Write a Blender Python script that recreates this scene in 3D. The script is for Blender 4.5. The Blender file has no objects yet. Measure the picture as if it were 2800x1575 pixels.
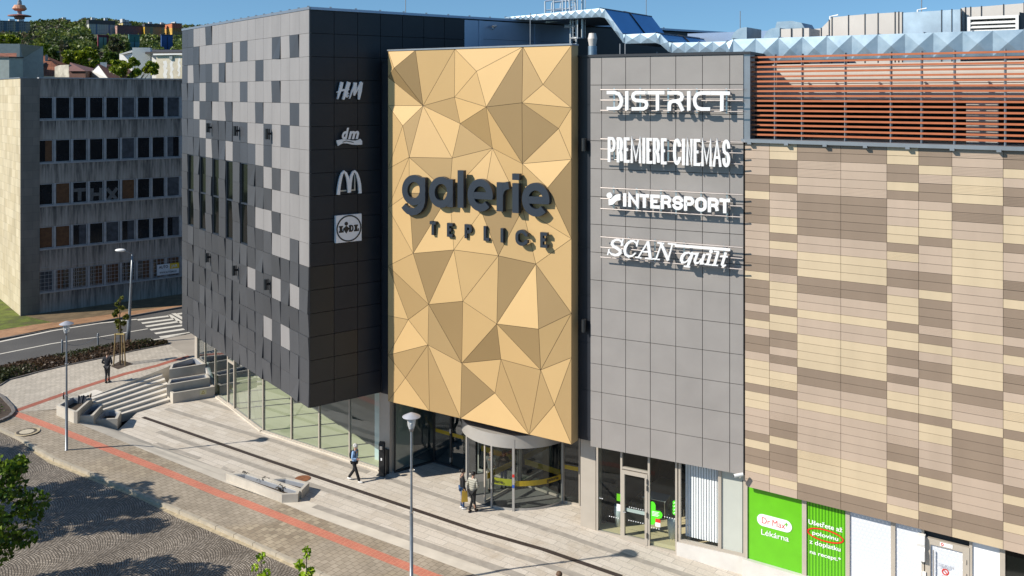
import bpy, bmesh, math, random
import numpy as np
from mathutils import Vector, Matrix, noise
R = math.radians
rnd = random.Random(7)
scene = bpy.context.scene
COL = scene.collection

# ---------------------------------------------------------------- camera, sky, sun
F, H, YH, CX = 2530.0, 17.5, 255.0, 1400.0        # focal length in photo pixels, eye height, horizon row, centre column
cam = bpy.data.cameras.new('camera')
cam.sensor_width = 36.0
cam.lens = 36.0 * F / 2800.0
cam.shift_y = -(787.5 - YH) / 2800.0
cam.clip_start, cam.clip_end = 0.5, 9000.0
cam_o = bpy.data.objects.new('camera', cam); COL.objects.link(cam_o)
cam_o.location = (0, 0, H); cam_o.rotation_euler = (R(90), 0, 0)
scene.camera = cam_o

SUN_EL = R(36.0)
SUN_H = Vector((-0.952, -0.305))                   # horizontal direction towards the sun
world = bpy.data.worlds.new('World'); scene.world = world; world.use_nodes = True
wn = world.node_tree
sky = wn.nodes.new('ShaderNodeTexSky'); sky.sky_type = 'NISHITA'; sky.sun_disc = False
sky.sun_elevation = SUN_EL
sky.sun_rotation = math.atan2(SUN_H.x, SUN_H.y)
sky.altitude = 300; sky.air_density = 1.0; sky.dust_density = 0.25; sky.ozone_density = 3.0
tc = wn.nodes.new('ShaderNodeTexCoord')              # the clear spring sky stays blue right down to the hills
va = wn.nodes.new('ShaderNodeVectorMath'); va.operation = 'ADD'; va.inputs[1].default_value = (0, 0, 0.11)
vn = wn.nodes.new('ShaderNodeVectorMath'); vn.operation = 'NORMALIZE'
wn.links.new(tc.outputs['Generated'], va.inputs[0]); wn.links.new(va.outputs[0], vn.inputs[0]); wn.links.new(vn.outputs[0], sky.inputs[0])
tn_ = wn.nodes.new('ShaderNodeMixRGB'); tn_.blend_type = 'MULTIPLY'; tn_.inputs[0].default_value = 1.0; tn_.inputs[2].default_value = (0.88, 1.14, 1.20, 1)
wn.links.new(sky.outputs[0], tn_.inputs[1]); wn.links.new(tn_.outputs[0], wn.nodes['Background'].inputs[0])
wn.nodes['Background'].inputs[1].default_value = 0.092
sun = bpy.data.lights.new('sun', 'SUN'); sun.energy = 5.0; sun.angle = R(0.5); sun.color = (1.0, 0.93, 0.82)
sun_o = bpy.data.objects.new('sun', sun); COL.objects.link(sun_o)
_to = Vector((SUN_H.x * math.cos(SUN_EL), SUN_H.y * math.cos(SUN_EL), math.sin(SUN_EL)))
sun_o.rotation_euler = _to.to_track_quat('Z', 'Y').to_euler()
scene.view_settings.view_transform = 'Standard'; scene.view_settings.look = 'None'
scene.view_settings.exposure = 0.27; scene.view_settings.gamma = 1.0
scene.cycles.max_bounces = 8; scene.cycles.transparent_max_bounces = 16
scene.cycles.caustics_reflective = False; scene.cycles.caustics_refractive = False

# ---------------------------------------------------------------- materials
def srgb(r, g, b):
    f = lambda c: (c / 255 / 12.92) if c <= 10 else ((c / 255 + 0.055) / 1.055) ** 2.4
    return (f(r), f(g), f(b))
class NT:
    def __init__(s, name):
        s.m = bpy.data.materials.new(name); s.m.use_nodes = True
        s.t = s.m.node_tree; s.p = s.t.nodes['Principled BSDF']; s.out = s.t.nodes['Material Output']
    def n(s, typ, **kw):
        x = s.t.nodes.new('ShaderNode' + typ)
        for k, v in kw.items():
            if k.startswith('i_'): x.inputs[int(k[2:])].default_value = v
            else: setattr(x, k, v)
        return x
    def l(s, a, b): s.t.links.new(a, b)
    def math(s, op, a, b=None, clamp=False):
        x = s.n('Math', operation=op, use_clamp=clamp)
        for i, v in enumerate((a, b)):
            if v is None: continue
            if hasattr(v, 'is_output'): s.l(v, x.inputs[i])
            else: x.inputs[i].default_value = v
        return x.outputs[0]
    def mix(s, fac, a, b, mode='MIX'):
        x = s.n('MixRGB', blend_type=mode)
        for i, v in enumerate((fac, a, b)):
            if hasattr(v, 'is_output'): s.l(v, x.inputs[i])
            elif i == 0: x.inputs[0].default_value = v
            else: x.inputs[i].default_value = (*v, 1) if len(v) == 3 else v
        return x.outputs[0]
    def pos(s, scale=1.0, rot=0.0):
        g = s.n('NewGeometry')
        mp = s.n('Mapping'); s.l(g.outputs['Position'], mp.inputs['Vector'])
        mp.inputs['Scale'].default_value = (scale,) * 3 if not hasattr(scale, '__len__') else scale
        mp.inputs['Rotation'].default_value = (0, 0, rot)
        return mp.outputs[0]
    def noise(s, vec, scale, detail=4, rough=0.55):
        x = s.n('TexNoise'); x.inputs['Scale'].default_value = scale; x.inputs['Detail'].default_value = detail
        x.inputs['Roughness'].default_value = rough
        if vec is not None: s.l(vec, x.inputs['Vector'])
        return x.outputs['Fac']
    def ramp(s, fac, stops):
        x = s.n('ValToRGB'); s.l(fac, x.inputs[0]); e = x.color_ramp.elements
        while len(e) < len(stops): e.new(0.5)
        for q, (p, c) in zip(e, stops):
            q.position = p; q.color = (*c, 1) if len(c) == 3 else c
        return x.outputs[0]
    def base(s, c):
        if hasattr(c, 'is_output'): s.l(c, s.p.inputs['Base Color'])
        else: s.p.inputs['Base Color'].default_value = (*c[:3], 1)
    def bump(s, h, strength=0.3, dist=0.02):
        b = s.n('Bump'); b.inputs['Strength'].default_value = strength; b.inputs['Distance'].default_value = dist
        s.l(h, b.inputs['Height']); s.l(b.outputs[0], s.p.inputs['Normal'])
    def set(s, rough=0.5, metal=0.0, spec=None):
        s.p.inputs['Roughness'].default_value = rough; s.p.inputs['Metallic'].default_value = metal
        if spec is not None: s.p.inputs['Specular IOR Level'].default_value = spec
        return s
M = {}
def mat(name, c, rough=0.6, metal=0.0, var=0.12, vs=1.5, spec=None, bump=0.0, bs=20.0, detail=4):
    """plain painted / mineral surface with uneven tone"""
    k = NT(name); k.set(rough, metal, spec)
    v = k.noise(k.pos(), vs, detail)
    lo = tuple(x * (1 - var) for x in c); hi = tuple(min(1, x * (1 + var)) for x in c)
    k.base(k.ramp(v, [(0.3, lo), (0.7, hi)]))
    if bump: k.bump(k.noise(k.pos(), bs, 3), bump, 0.01)
    M[name] = k.m; return k.m
def attr_mat(name, rough=0.5, metal=0.0, spec=None, var=0.06, vs=2.0, streak=False):
    """paint whose tone comes from the panel's own colour attribute"""
    k = NT(name); k.set(rough, metal, spec)
    a = k.n('Attribute'); a.attribute_name = 'Col'
    v = k.noise(k.pos((1, 1, 0.25) if streak else 1.0), vs, 4)
    k.base(k.mix(1.0, a.outputs['Color'], k.ramp(v, [(0.3, (1 - var,) * 3), (0.7, (1 + var,) * 3)]), 'MULTIPLY'))
    M[name] = k.m; return k.m
def glass(name, tint, refl=1.0, rough=0.0, ior=1.5):
    k = NT(name)
    tr = k.n('BsdfTransparent'); tr.inputs[0].default_value = (*tint, 1)
    gl = k.n('BsdfGlossy'); gl.inputs[0].default_value = (0.9, 0.95, 1, 1); gl.inputs['Roughness'].default_value = rough
    fr = k.n('Fresnel'); bk = k.n('NewGeometry')
    k.l(k.math('ADD', ior, k.math('MULTIPLY', bk.outputs['Backfacing'], 1 / ior - ior)), fr.inputs[0])
    mx = k.n('MixShader')
    k.l(k.math('MULTIPLY', fr.outputs[0], refl, True), mx.inputs[0]); k.l(tr.outputs[0], mx.inputs[1]); k.l(gl.outputs[0], mx.inputs[2])
    k.l(mx.outputs[0], k.out.inputs[0]); k.t.nodes.remove(k.p)
    M[name] = k.m; return k.m

# ---------------------------------------------------------------- geometry from the photograph's measurements
A = Vector((0.818, -0.576)).normalized()           # along the entrance front, to the right
B = Vector((0.576, 0.818)).normalized()            # away from the street
def ab(x, y): return A.x * x + A.y * y, B.x * x + B.y * y
def xy(a, b): return A.x * a + B.x * b, A.y * a + B.y * b
def pw(v, pts):
    if v <= pts[0][0]: return pts[0][1]
    for (p, q), (r_, s_) in zip(pts, pts[1:]):
        if v <= r_: return q + (s_ - q) * (v - p) / (r_ - p)
    return pts[-1][1]
FOLD = [(-48.3, 0.85), (-33.5, 0.0), (-19.5, 0.0), (-5.0, -0.8)]
def z_side(x, y): return pw(ab(x, y)[0], FOLD)
def z_plaza(x, y): return pw(ab(x, y)[0], [(-19.5, 0.0), (-5.0, -0.8)])
def z_up(x, y): return 0.85 + pw(ab(x, y)[1], [(28.0, 0.0), (34.0, 0.30)])
def z_cob(x, y): return z_side(x, y) - 0.12
def G(px, py, z=0.0):
    """photo pixel -> point on the ground surface z (number or function of x, y)"""
    zz = z if not callable(z) else 0.0
    for _ in range(30 if callable(z) else 1):
        Y = F * (H - zz) / (py - YH); X = (px - CX) / F * Y
        if callable(z): zz = z(X, Y)
    return Vector((X, Y, zz))
def P(px, py, Y): return Vector(((px - CX) / F * Y, Y, H - (py - YH) / F * Y))

class Fac:
    """vertical frame: origin, u along the wall to the right, z up, w out of the wall"""
    def __init__(s, p, d):
        s.p = Vector(p[:2]); s.d = Vector(d[:2]).normalized(); s.n = Vector((s.d.y, -s.d.x))
    def pt(s, u, z, w=0.0):
        q = s.p + s.d * u + s.n * w
        return Vector((q.x, q.y, z))
    def uv(s, px, py, w=0.0):
        q = s.p + s.n * w; r = (px - CX) / F
        u = (r * q.y - q.x) / (s.d.x - r * s.d.y)
        Y = q.y + u * s.d.y
        return u, H - (py - YH) / F * Y
    def at(s, px, py, w=0.0): return s.pt(*s.uv(px, py, w), w)
    def off(s, u=0, w=0): return Fac(s.p + s.d * u + s.n * w, s.d)
    def rot(s): return Matrix(((s.d.x, 0, s.n.x), (s.d.y, 0, s.n.y), (0, 1, 0)))

# ---------------------------------------------------------------- mesh building
ORG = {}
def tag(o, label=None, cat=None, group=None, kind=None):
    if label: o['label'] = label
    if cat: o['category'] = cat
    if group: o['group'] = group
    if kind: o['kind'] = kind
    return o
def thing(name, label, cat, loc=(0, 0, 0), group=None, rz=0.0):
    o = bpy.data.objects.new(name, None); COL.objects.link(o)
    o.empty_display_size = 0.3; o.location = loc; o.rotation_euler = (0, 0, rz)
    ORG[o.name] = Vector(loc)
    return tag(o, label, cat, group)
class MB:
    def __init__(s): s.v, s.f, s.mi, s.col = [], [], [], []
    def poly(s, pts, m=0, c=None):
        b = len(s.v); s.v += [Vector(p) for p in pts]; s.f.append(tuple(range(b, b + len(pts)))); s.mi.append(m); s.col.append(c)
    def faces(s, pts, fs, m=0, c=None):
        b = len(s.v); s.v += [Vector(p) for p in pts]
        for f in fs: s.f.append(tuple(b + i for i in f)); s.mi.append(m); s.col.append(c)
    def hexa(s, p, m=0, c=None):
        s.faces(p, [(0, 3, 2, 1), (4, 5, 6, 7), (0, 1, 5, 4), (1, 2, 6, 5), (2, 3, 7, 6), (3, 0, 4, 7)], m, c)
    def box(s, fac, u0, u1, z0, z1, w0, w1, m=0, c=None):
        p = [fac.pt(u, z, w) for z in (z0, z1) for (u, w) in ((u0, w1), (u1, w1), (u1, w0), (u0, w0))]
        s.hexa(p, m, c)
    def boxc(s, c, size, rz=0.0, m=0, col=None):
        cx, cy, cz = c; sx, sy, sz = size; ca, sa = math.cos(rz), math.sin(rz)
        p = []
        for z in (cz, cz + sz):
            for (x, y) in ((-sx / 2, -sy / 2), (sx / 2, -sy / 2), (sx / 2, sy / 2), (-sx / 2, sy / 2)):
                p.append((cx + x * ca - y * sa, cy + x * sa + y * ca, z))
        s.hexa(p, m, col)
    def prism(s, base, z0, z1, m=0, c=None, mtop=None):
        """vertical prism over a polygon [(x,y)]; z may be numbers or functions"""
        n = len(base); f0 = z0 if callable(z0) else (lambda x, y: z0); f1 = z1 if callable(z1) else (lambda x, y: z1)
        lo = [Vector((p[0], p[1], f0(p[0], p[1]))) for p in base]; hi = [Vector((p[0], p[1], f1(p[0], p[1]))) for p in base]
        for i in range(n):
            j = (i + 1) % n; s.poly([lo[i], lo[j], hi[j], hi[i]], m, c)
        s.poly(hi, m if mtop is None else mtop, c); s.poly(lo[::-1], m, c)
    def tube(s, pts, r, n=8, m=0, c=None, cap=True):
        pts = [Vector(p) for p in pts]; k = len(pts); b = len(s.v); rr = r if hasattr(r, '__len__') else [r] * k
        up0 = None
        for i, p in enumerate(pts):
            d = (pts[min(i + 1, k - 1)] - pts[max(i - 1, 0)]).normalized()
            if up0 is None or abs(d.dot(up0)) > 0.95: up0 = Vector((0, 0, 1)) if abs(d.z) < 0.9 else Vector((1, 0, 0))
            x = d.cross(up0).normalized(); y = d.cross(x).normalized()
            if i == 0: up0 = -y
            for q in range(n):
                a = 2 * math.pi * q / n; s.v.append(p + (x * math.cos(a) + y * math.sin(a)) * rr[i])
        for i in range(k - 1):
            for q in range(n):
                q2 = (q + 1) % n
                s.f.append((b + i * n + q, b + i * n + q2, b + (i + 1) * n + q2, b + (i + 1) * n + q)); s.mi.append(m); s.col.append(c)
        if cap:
            s.f.append(tuple(b + q for q in range(n))[::-1]); s.mi.append(m); s.col.append(c)
            s.f.append(tuple(b + (k - 1) * n + q for q in range(n))); s.mi.append(m); s.col.append(c)
    def lathe(s, c, prof, n=24, m=0, col=None):
        c = Vector(c); b = len(s.v); k = len(prof)
        for (r, z) in prof:
            for q in range(n):
                a = 2 * math.pi * q / n; s.v.append(c + Vector((r * math.cos(a), r * math.sin(a), z)))
        for i in range(k - 1):
            for q in range(n):
                q2 = (q + 1) % n
                s.f.append((b + i * n + q, b + i * n + q2, b + (i + 1) * n + q2, b + (i + 1) * n + q)); s.mi.append(m); s.col.append(col)
    def ball(s, c, r, seg=10, ring=6, m=0, sc=(1, 1, 1)):
        c = Vector(c)
        s_ = [(math.sin(math.pi * i / ring), math.cos(math.pi * i / ring)) for i in range(ring + 1)]
        b = len(s.v)
        for (a, z) in s_:
            for q in range(seg):
                t = 2 * math.pi * q / seg
                s.v.append(c + Vector((r * sc[0] * a * math.cos(t), r * sc[1] * a * math.sin(t), r * sc[2] * z)))
        for i in range(ring):
            for q in range(seg):
                q2 = (q + 1) % seg
                s.f.append((b + i * seg + q, b + (i + 1) * seg + q, b + (i + 1) * seg + q2, b + i * seg + q2)); s.mi.append(m); s.col.append(None)
    def build(s, name, mats, parent=None, smooth=False, fix=True):
        me = bpy.data.meshes.new(name)
        off = ORG.get(parent.name, Vector()) if parent is not None else Vector()
        me.from_pydata([tuple(v - off) for v in s.v], [], s.f)
        mats = mats if isinstance(mats, (list, tuple)) else [mats]
        for q in mats: me.materials.append(M[q] if isinstance(q, str) else q)
        me.polygons.foreach_set('material_index', s.mi)
        if any(c is not None for c in s.col):
            at = me.color_attributes.new('Col', 'FLOAT_COLOR', 'CORNER'); data = []
            for pl, c in zip(me.polygons, s.col):
                data += list((*(c or (0.5, 0.5, 0.5)), 1.0)) * pl.loop_total
            at.data.foreach_set('color', data)
        if fix:
            bm = bmesh.new(); bm.from_mesh(me); bmesh.ops.recalc_face_normals(bm, faces=bm.faces); bm.to_mesh(me); bm.free()
        if smooth:
            me.polygons.foreach_set('use_smooth', [True] * len(me.polygons))
        me.update()
        o = bpy.data.objects.new(name, me); COL.objects.link(o)
        if parent is not None:
            o.parent = parent; ORG[o.name] = off
        return o
def smooth_angle(o, deg=35):
    me = o.data; me.polygons.foreach_set('use_smooth', [True] * len(me.polygons))
    bm = bmesh.new(); bm.from_mesh(me)
    for e in bm.edges:
        if len(e.link_faces) != 2 or e.calc_face_angle(0) > R(deg): e.smooth = False
    bm.to_mesh(me); bm.free(); return o
def copy_tree(o, parent=None):
    c = o.copy(); COL.objects.link(c)
    if parent is not None: c.parent = parent
    for ch in list(o.children): copy_tree(ch, c)
    return c
def sheet(name, poly, zf, off, m, afolds=(), bfolds=(), kind='structure'):
    """thin ground sheet over a polygon of points, cut at the fold lines so that it follows the slope exactly"""
    bm = bmesh.new()
    vs = [bm.verts.new((p[0], p[1], 0)) for p in poly]; bm.faces.new(vs)
    for ax, folds in ((A, afolds), (B, bfolds)):
        for fv in folds:
            bmesh.ops.bisect_plane(bm, geom=bm.verts[:] + bm.edges[:] + bm.faces[:], plane_co=(ax.x * fv, ax.y * fv, 0), plane_no=(ax.x, ax.y, 0))
    bmesh.ops.triangulate(bm, faces=bm.faces)
    for v in bm.verts: v.co.z = zf(v.co.x, v.co.y) + off
    bmesh.ops.recalc_face_normals(bm, faces=bm.faces)
    if sum(f.normal.z for f in bm.faces) < 0: bmesh.ops.reverse_faces(bm, faces=bm.faces)
    me = bpy.data.meshes.new(name); bm.to_mesh(me); bm.free(); me.materials.append(M[m])
    o = bpy.data.objects.new(name, me); COL.objects.link(o)
    if kind: o['kind'] = kind
    return o
def strip(name, pts, width, zf, off, m, afolds=(), bfolds=()):
    """ground stripe of constant width along points"""
    L, Rr = [], []
    pts = [Vector(p[:2]) for p in pts]
    for i, p in enumerate(pts):
        d = (pts[min(i + 1, len(pts) - 1)] - pts[max(i - 1, 0)]).normalized(); nn = Vector((-d.y, d.x))
        L.append(p + nn * width / 2); Rr.append(p - nn * width / 2)
    return sheet(name, L + Rr[::-1], zf, off, m, afolds, bfolds)
AF = [f[0] for f in FOLD]
# ---------------------------------------------------------------- ground materials
ROT = R(35.15)                                     # turns the street direction onto x
def tile_mat(name, c1, c2, grout, w, h, off, rough=0.75, patch=None, stain=0.18, joint=0.012, swap=True):
    k = NT(name); k.set(rough)
    v = k.pos(1.0, ROT + (R(90) if swap else 0))
    b = k.n('TexBrick', offset=off, squash=1.0)
    k.l(v, b.inputs['Vector']); b.inputs['Scale'].default_value = 1.0
    b.inputs['Brick Width'].default_value = w; b.inputs['Row Height'].default_value = h
    b.inputs['Mortar Size'].default_value = joint; b.inputs['Mortar Smooth'].default_value = 0.2
    for i, c in ((1, c1), (2, c2), (3, grout)): b.inputs[i].default_value = (*c, 1)
    col = b.outputs['Color']
    if patch:
        pm = k.ramp(k.noise(v, 0.22, 2), [(0.5, (0, 0, 0)), (0.58, (1, 1, 1))])
        b2 = k.n('TexBrick', offset=off); k.l(v, b2.inputs['Vector']); b2.inputs['Scale'].default_value = 1.0
        b2.inputs['Brick Width'].default_value = w; b2.inputs['Row Height'].default_value = h
        b2.inputs['Mortar Size'].default_value = joint; b2.inputs['Bias'].default_value = -0.1
        for i, c in ((1, patch[0]), (2, patch[1]), (3, grout)): b2.inputs[i].default_value = (*c, 1)
        col = k.mix(pm, col, b2.outputs['Color'])
    s1 = k.ramp(k.noise(k.pos(), 0.7, 6, 0.65), [(0.35, (1 - stain,) * 3), (0.6, (1.03,) * 3)])
    s2 = k.ramp(k.noise(k.pos(), 9.0, 4), [(0.3, (0.92,) * 3), (0.7, (1.05,) * 3)])
    k.base(k.mix(1.0, k.mix(1.0, col, s1, 'MULTIPLY'), s2, 'MULTIPLY'))
    k.bump(k.math('ADD', b.outputs['Fac'], k.math('MULTIPLY', k.noise(k.pos(), 40, 2), -0.4)), -0.25, 0.006)
    M[name] = k.m
tile_mat('pavers', (0.42, 0.355, 0.275), (0.345, 0.29, 0.22), (0.20, 0.165, 0.12), 0.29, 0.26, 0.5,
         patch=((0.30, 0.24, 0.17), (0.47, 0.39, 0.28)))
tile_mat('pavers_upper', (0.53, 0.47, 0.39), (0.44, 0.39, 0.32), (0.27, 0.235, 0.185), 0.29, 0.26, 0.5, stain=0.12)
tile_mat('tactile_red', (0.55, 0.15, 0.095), (0.47, 0.115, 0.075), (0.62, 0.30, 0.20), 0.2, 0.052, 0.0, stain=0.12, joint=0.011, swap=False)
tile_mat('tactile_dull', (0.38, 0.12, 0.08), (0.33, 0.10, 0.065), (0.36, 0.15, 0.10), 0.2, 0.1, 0.0, stain=0.12, joint=0.008, swap=False)
tile_mat('brick_path', (0.46, 0.235, 0.11), (0.37, 0.18, 0.085), (0.35, 0.24, 0.15), 0.2, 0.1, 0.5, stain=0.3)

def plaza_mat(name, c1, c2, stain_c):
    k = NT(name); k.set(0.7)
    v = k.pos(1.0, ROT)
    b = k.n('TexBrick', offset=0.37); k.l(v, b.inputs['Vector']); b.inputs['Scale'].default_value = 1.0
    b.inputs['Brick Width'].default_value = 0.95; b.inputs['Row Height'].default_value = 0.36
    b.inputs['Mortar Size'].default_value = 0.009
    for i, c in ((1, c1), (2, c2), (3, tuple(x * 0.5 for x in c1))): b.inputs[i].default_value = (*c, 1)
    st = k.noise(k.pos((0.9, 0.9, 1)), 0.9, 7, 0.7)
    st2 = k.noise(k.pos((1, 1, 1)), 0.22, 3, 0.6)
    m1 = k.ramp(st, [(0.47, (0, 0, 0)), (0.66, (1, 1, 1))])
    m2 = k.ramp(st2, [(0.42, (0.1,) * 3), (0.62, (0.9,) * 3)])
    col = k.mix(k.math('MULTIPLY', k.math('MULTIPLY', m1, m2), 0.8), b.outputs['Color'], stain_c)
    sp = k.ramp(k.noise(k.pos(), 14, 4, 0.7), [(0.34, (0.86,) * 3), (0.6, (1.03,) * 3)])
    col = k.mix(1.0, col, sp, 'MULTIPLY')
    dk = k.n('TexVoronoi'); k.l(k.pos(), dk.inputs['Vector']); dk.inputs['Scale'].default_value = 0.55
    spot = k.ramp(dk.outputs['Distance'], [(0.03, (0.55, 0.5, 0.45)), (0.075, (1, 1, 1))])
    k.base(k.mix(1.0, col, spot, 'MULTIPLY'))
    k.bump(k.noise(k.pos(), 30, 3), 0.12, 0.01)
    M[name] = k.m
plaza_mat('plaza_stone', (0.66, 0.60, 0.52), (0.57, 0.51, 0.43), (0.42, 0.345, 0.255))
mat('stone_band', (0.36, 0.325, 0.28), 0.75, var=0.16, vs=2.5)
mat('drain_dark', (0.045, 0.032, 0.026), 0.7, var=0.3, vs=6)
mat('concrete', (0.50, 0.46, 0.395), 0.8, var=0.13, vs=1.3, bump=0.1)
mat('concrete_ground', (0.60, 0.545, 0.46), 0.8, var=0.12, vs=0.9, bump=0.08)
mat('concrete_kerb', (0.42, 0.37, 0.29), 0.85, var=0.16, vs=2.2, bump=0.15)
mat('kerb_dark', (0.16, 0.145, 0.135), 0.85, var=0.2, vs=3)
mat('sand', (0.46, 0.38, 0.25), 0.95, var=0.25, vs=6, bump=0.2, bs=60)
mat('soil', (0.055, 0.038, 0.026), 0.95, var=0.45, vs=5, bump=0.6, bs=18)
mat('apron', (0.36, 0.315, 0.26), 0.85, var=0.1, vs=0.8)
mat('road_paint', (0.66, 0.62, 0.54), 0.7, var=0.10, vs=4)
k = NT('asphalt'); k.set(0.85)
k.base(k.mix(1.0, k.ramp(k.noise(k.pos(), 0.25, 4), [(0.35, (0.065, 0.062, 0.06)), (0.65, (0.092, 0.088, 0.083))]),
             k.ramp(k.noise(k.pos(), 60, 2), [(0.3, (0.8,) * 3), (0.7, (1.2,) * 3)]), 'MULTIPLY'))
k.bump(k.noise(k.pos(), 80, 2), 0.3, 0.01); M['asphalt'] = k.m
k = NT('turf'); k.set(0.95)
k.base(k.ramp(k.noise(k.pos(), 1.1, 5, 0.65), [(0.3, (0.12, 0.09, 0.04)), (0.42, (0.085, 0.10, 0.02)), (0.6, (0.14, 0.175, 0.022)), (0.8, (0.18, 0.20, 0.04))]))
k.bump(k.noise(k.pos(), 25, 4), 0.9, 0.05); M['turf'] = k.m
# cobbles laid in segmental arcs
k = NT('cobbles'); k.set(0.62)
v = k.pos(1.0, ROT + R(8)); sx = k.n('SeparateXYZ'); k.l(v, sx.inputs[0])
W_, RAD = 2.0, 1.5
cell = k.math('FLOOR', k.math('DIVIDE', sx.outputs[0], W_))
xl = k.math('SUBTRACT', sx.outputs[0], k.math('MULTIPLY', k.math('ADD', cell, 0.5), W_))
wob = k.math('MULTIPLY', k.math('SUBTRACT', k.noise(k.pos(), 1.1, 4), 0.5), 0.22)
xw = k.math('ADD', xl, wob)
arc = k.math('SQRT', k.math('SUBTRACT', RAD * RAD, k.math('MULTIPLY', xw, xw)))
vv = k.math('ADD', k.math('SUBTRACT', sx.outputs[1], arc), wob)
ss = k.math('ADD', k.math('MULTIPLY', k.math('ARCSINE', k.math('DIVIDE', xw, RAD)), RAD), k.math('MULTIPLY', cell, 3.7))
cb = k.n('CombineXYZ'); k.l(ss, cb.inputs[0]); k.l(vv, cb.inputs[1])
b = k.n('TexBrick', offset=0.5); k.l(cb.outputs[0], b.inputs['Vector']); b.inputs['Scale'].default_value = 1.0
b.inputs['Brick Width'].default_value = 0.12; b.inputs['Row Height'].default_value = 0.098; b.inputs['Mortar Size'].default_value = 0.016
b.inputs['Mortar Smooth'].default_value = 0.5
for i, c in ((1, (0.40, 0.355, 0.305)), (2, (0.22, 0.19, 0.158)), (3, (0.055, 0.046, 0.036))): b.inputs[i].default_value = (*c, 1)
big = k.ramp(k.noise(k.pos(), 0.5, 4), [(0.3, (0.75, 0.72, 0.68)), (0.7, (1.2, 1.17, 1.12))])
k.base(k.mix(1.0, b.outputs['Color'], big, 'MULTIPLY'))
k.bump(k.math('ADD', k.math('MULTIPLY', b.outputs['Fac'], -1.0), k.math('MULTIPLY', k.noise(k.pos(), 22, 3), 0.5)), 0.9, 0.03)
M['cobbles'] = k.m

# ---------------------------------------------------------------- the ground
sheet('ground', [(-2500, -60), (2500, -60), (2500, 6000), (-2500, 6000)], lambda x, y: -1.4, 0, 'soil')
PZ = z_plaza
# plaza of pale slabs, from the steps to beyond the right edge of the view
e_out = [G(193, 1149, z_side), G(330, 1205, z_side), G(619, 1321, z_side), G(760, 1371, z_side), G(860, 1412, z_side), G(1160, 1520, z_side), G(1400, 1612, z_side), G(1900, 1800, z_side)]
e_in = [G(321, 1177), G(420, 1215), G(620, 1288), G(770, 1345), G(900, 1392), G(1160, 1492, PZ), G(1400, 1580, PZ), G(1900, 1765, PZ)]
sheet('plaza', [p[:2] for p in e_in] + [xy(8, 24), xy(8, 40), xy(-55, 55), xy(-52, 38), xy(-47, 31)], PZ, 0.0, 'plaza_stone', AF)
bm_ = MB()                                          # smooth concrete edge that ramps from the pavement down to the plaza
for i in range(len(e_out) - 1):
    o0, o1, i0, i1 = e_out[i], e_out[i + 1], e_in[i], e_in[i + 1]
    up = Vector((0, 0, 0.006))
    m0 = o0.lerp(i0, 0.5) + Vector((0, 0, 0.12 * min(1, o0.z))); m1 = o1.lerp(i1, 0.5) + Vector((0, 0, 0.12 * min(1, o1.z)))
    bm_.poly([o0 + up, o1 + up, m1 + up, m0 + up]); bm_.poly([m0 + up, m1 + up, i1 + up, i0 + up])
    bm_.poly([i0 + up, i1 + up, i1 - Vector((0, 0, .3)), i0 - Vector((0, 0, .3))])
tag(bm_.build('plaza_edge', 'concrete_ground'), kind='structure')
# street pavement with pavers
kerb = [G(0, 1168, z_side), G(60, 1195, z_side), G(104, 1224, z_side), G(155, 1252, z_side), G(250, 1290, z_side), G(400, 1352, z_side), G(550, 1415, z_side), G(700, 1482, z_side), G(830, 1540, z_side), G(1000, 1622, z_side), G(1400, 1810, z_side)]
far_l = [G(-300, 1050, z_side), G(-600, 1130, z_side), G(-200, 1150, z_side)]
sheet('pavement', [p[:2] for p in kerb] + [p[:2] for p in e_out[::-1]] + [G(205, 1115, z_side)[:2], G(40, 1128, z_side)[:2]] + [p[:2] for p in far_l], z_side, 0.004, 'pavers', AF)
# upper pavement beside the steps, up to the planting strip
hk = [(-40, 1180), (0, 1140), (40, 1115), (110, 1075), (180, 1030), (240, 1002), (330, 975), (430, 943)]
hedge_k = [G(x / 1.0, y / 1.0, z_up) for x, y in [(0, 1056), (25, 1040), (104, 1019), (185, 1000), (302, 976), (370, 960), (461, 942)]]
up_poly = [p[:2] for p in hedge_k] + [G(513, 972, z_up)[:2], G(545, 985, z_up)[:2], G(475, 1000, z_up)[:2], xy(-48.85, 33.6), xy(-48.05, 27.9), G(262, 1094, z_up)[:2], G(205, 1115, z_up)[:2], G(40, 1128, z_up)[:2], G(-300, 1050, z_up)[:2]]
BF = [28.0, 34.0]
sheet('upper_pavement', up_poly, z_up, 0.004, 'pavers_upper', AF, BF)
sheet('apron', [p[:2] for p in (G(449, 927, z_up), G(530, 911, z_up), G(640, 882, z_up), G(700, 900, z_up), G(560, 1000, z_up), G(545, 985, z_up), G(513, 972, z_up), G(461, 942, z_up))], z_up, 0.002, 'apron', (), BF)
# red guide strips in the paving
ss_ = [G(38, 1131, z_side)] + [G(x, 1128 + 0.3925 * (x - 40), z_side) for x in (160, 300, 450, 650, 900, 1181, 1450)]
strip('guide_strip', ss_, 0.47, z_side, 0.009, 'tactile_red', AF)
strip('guide_strip', [G(42, 1124, z_up), G(205, 1066, z_up), G(280, 1042, z_up), G(340, 1023, z_up), G(430, 1000, z_up), G(519, 974, z_up)], 0.44, z_up, 0.009, 'tactile_dull', (), BF)
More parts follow.
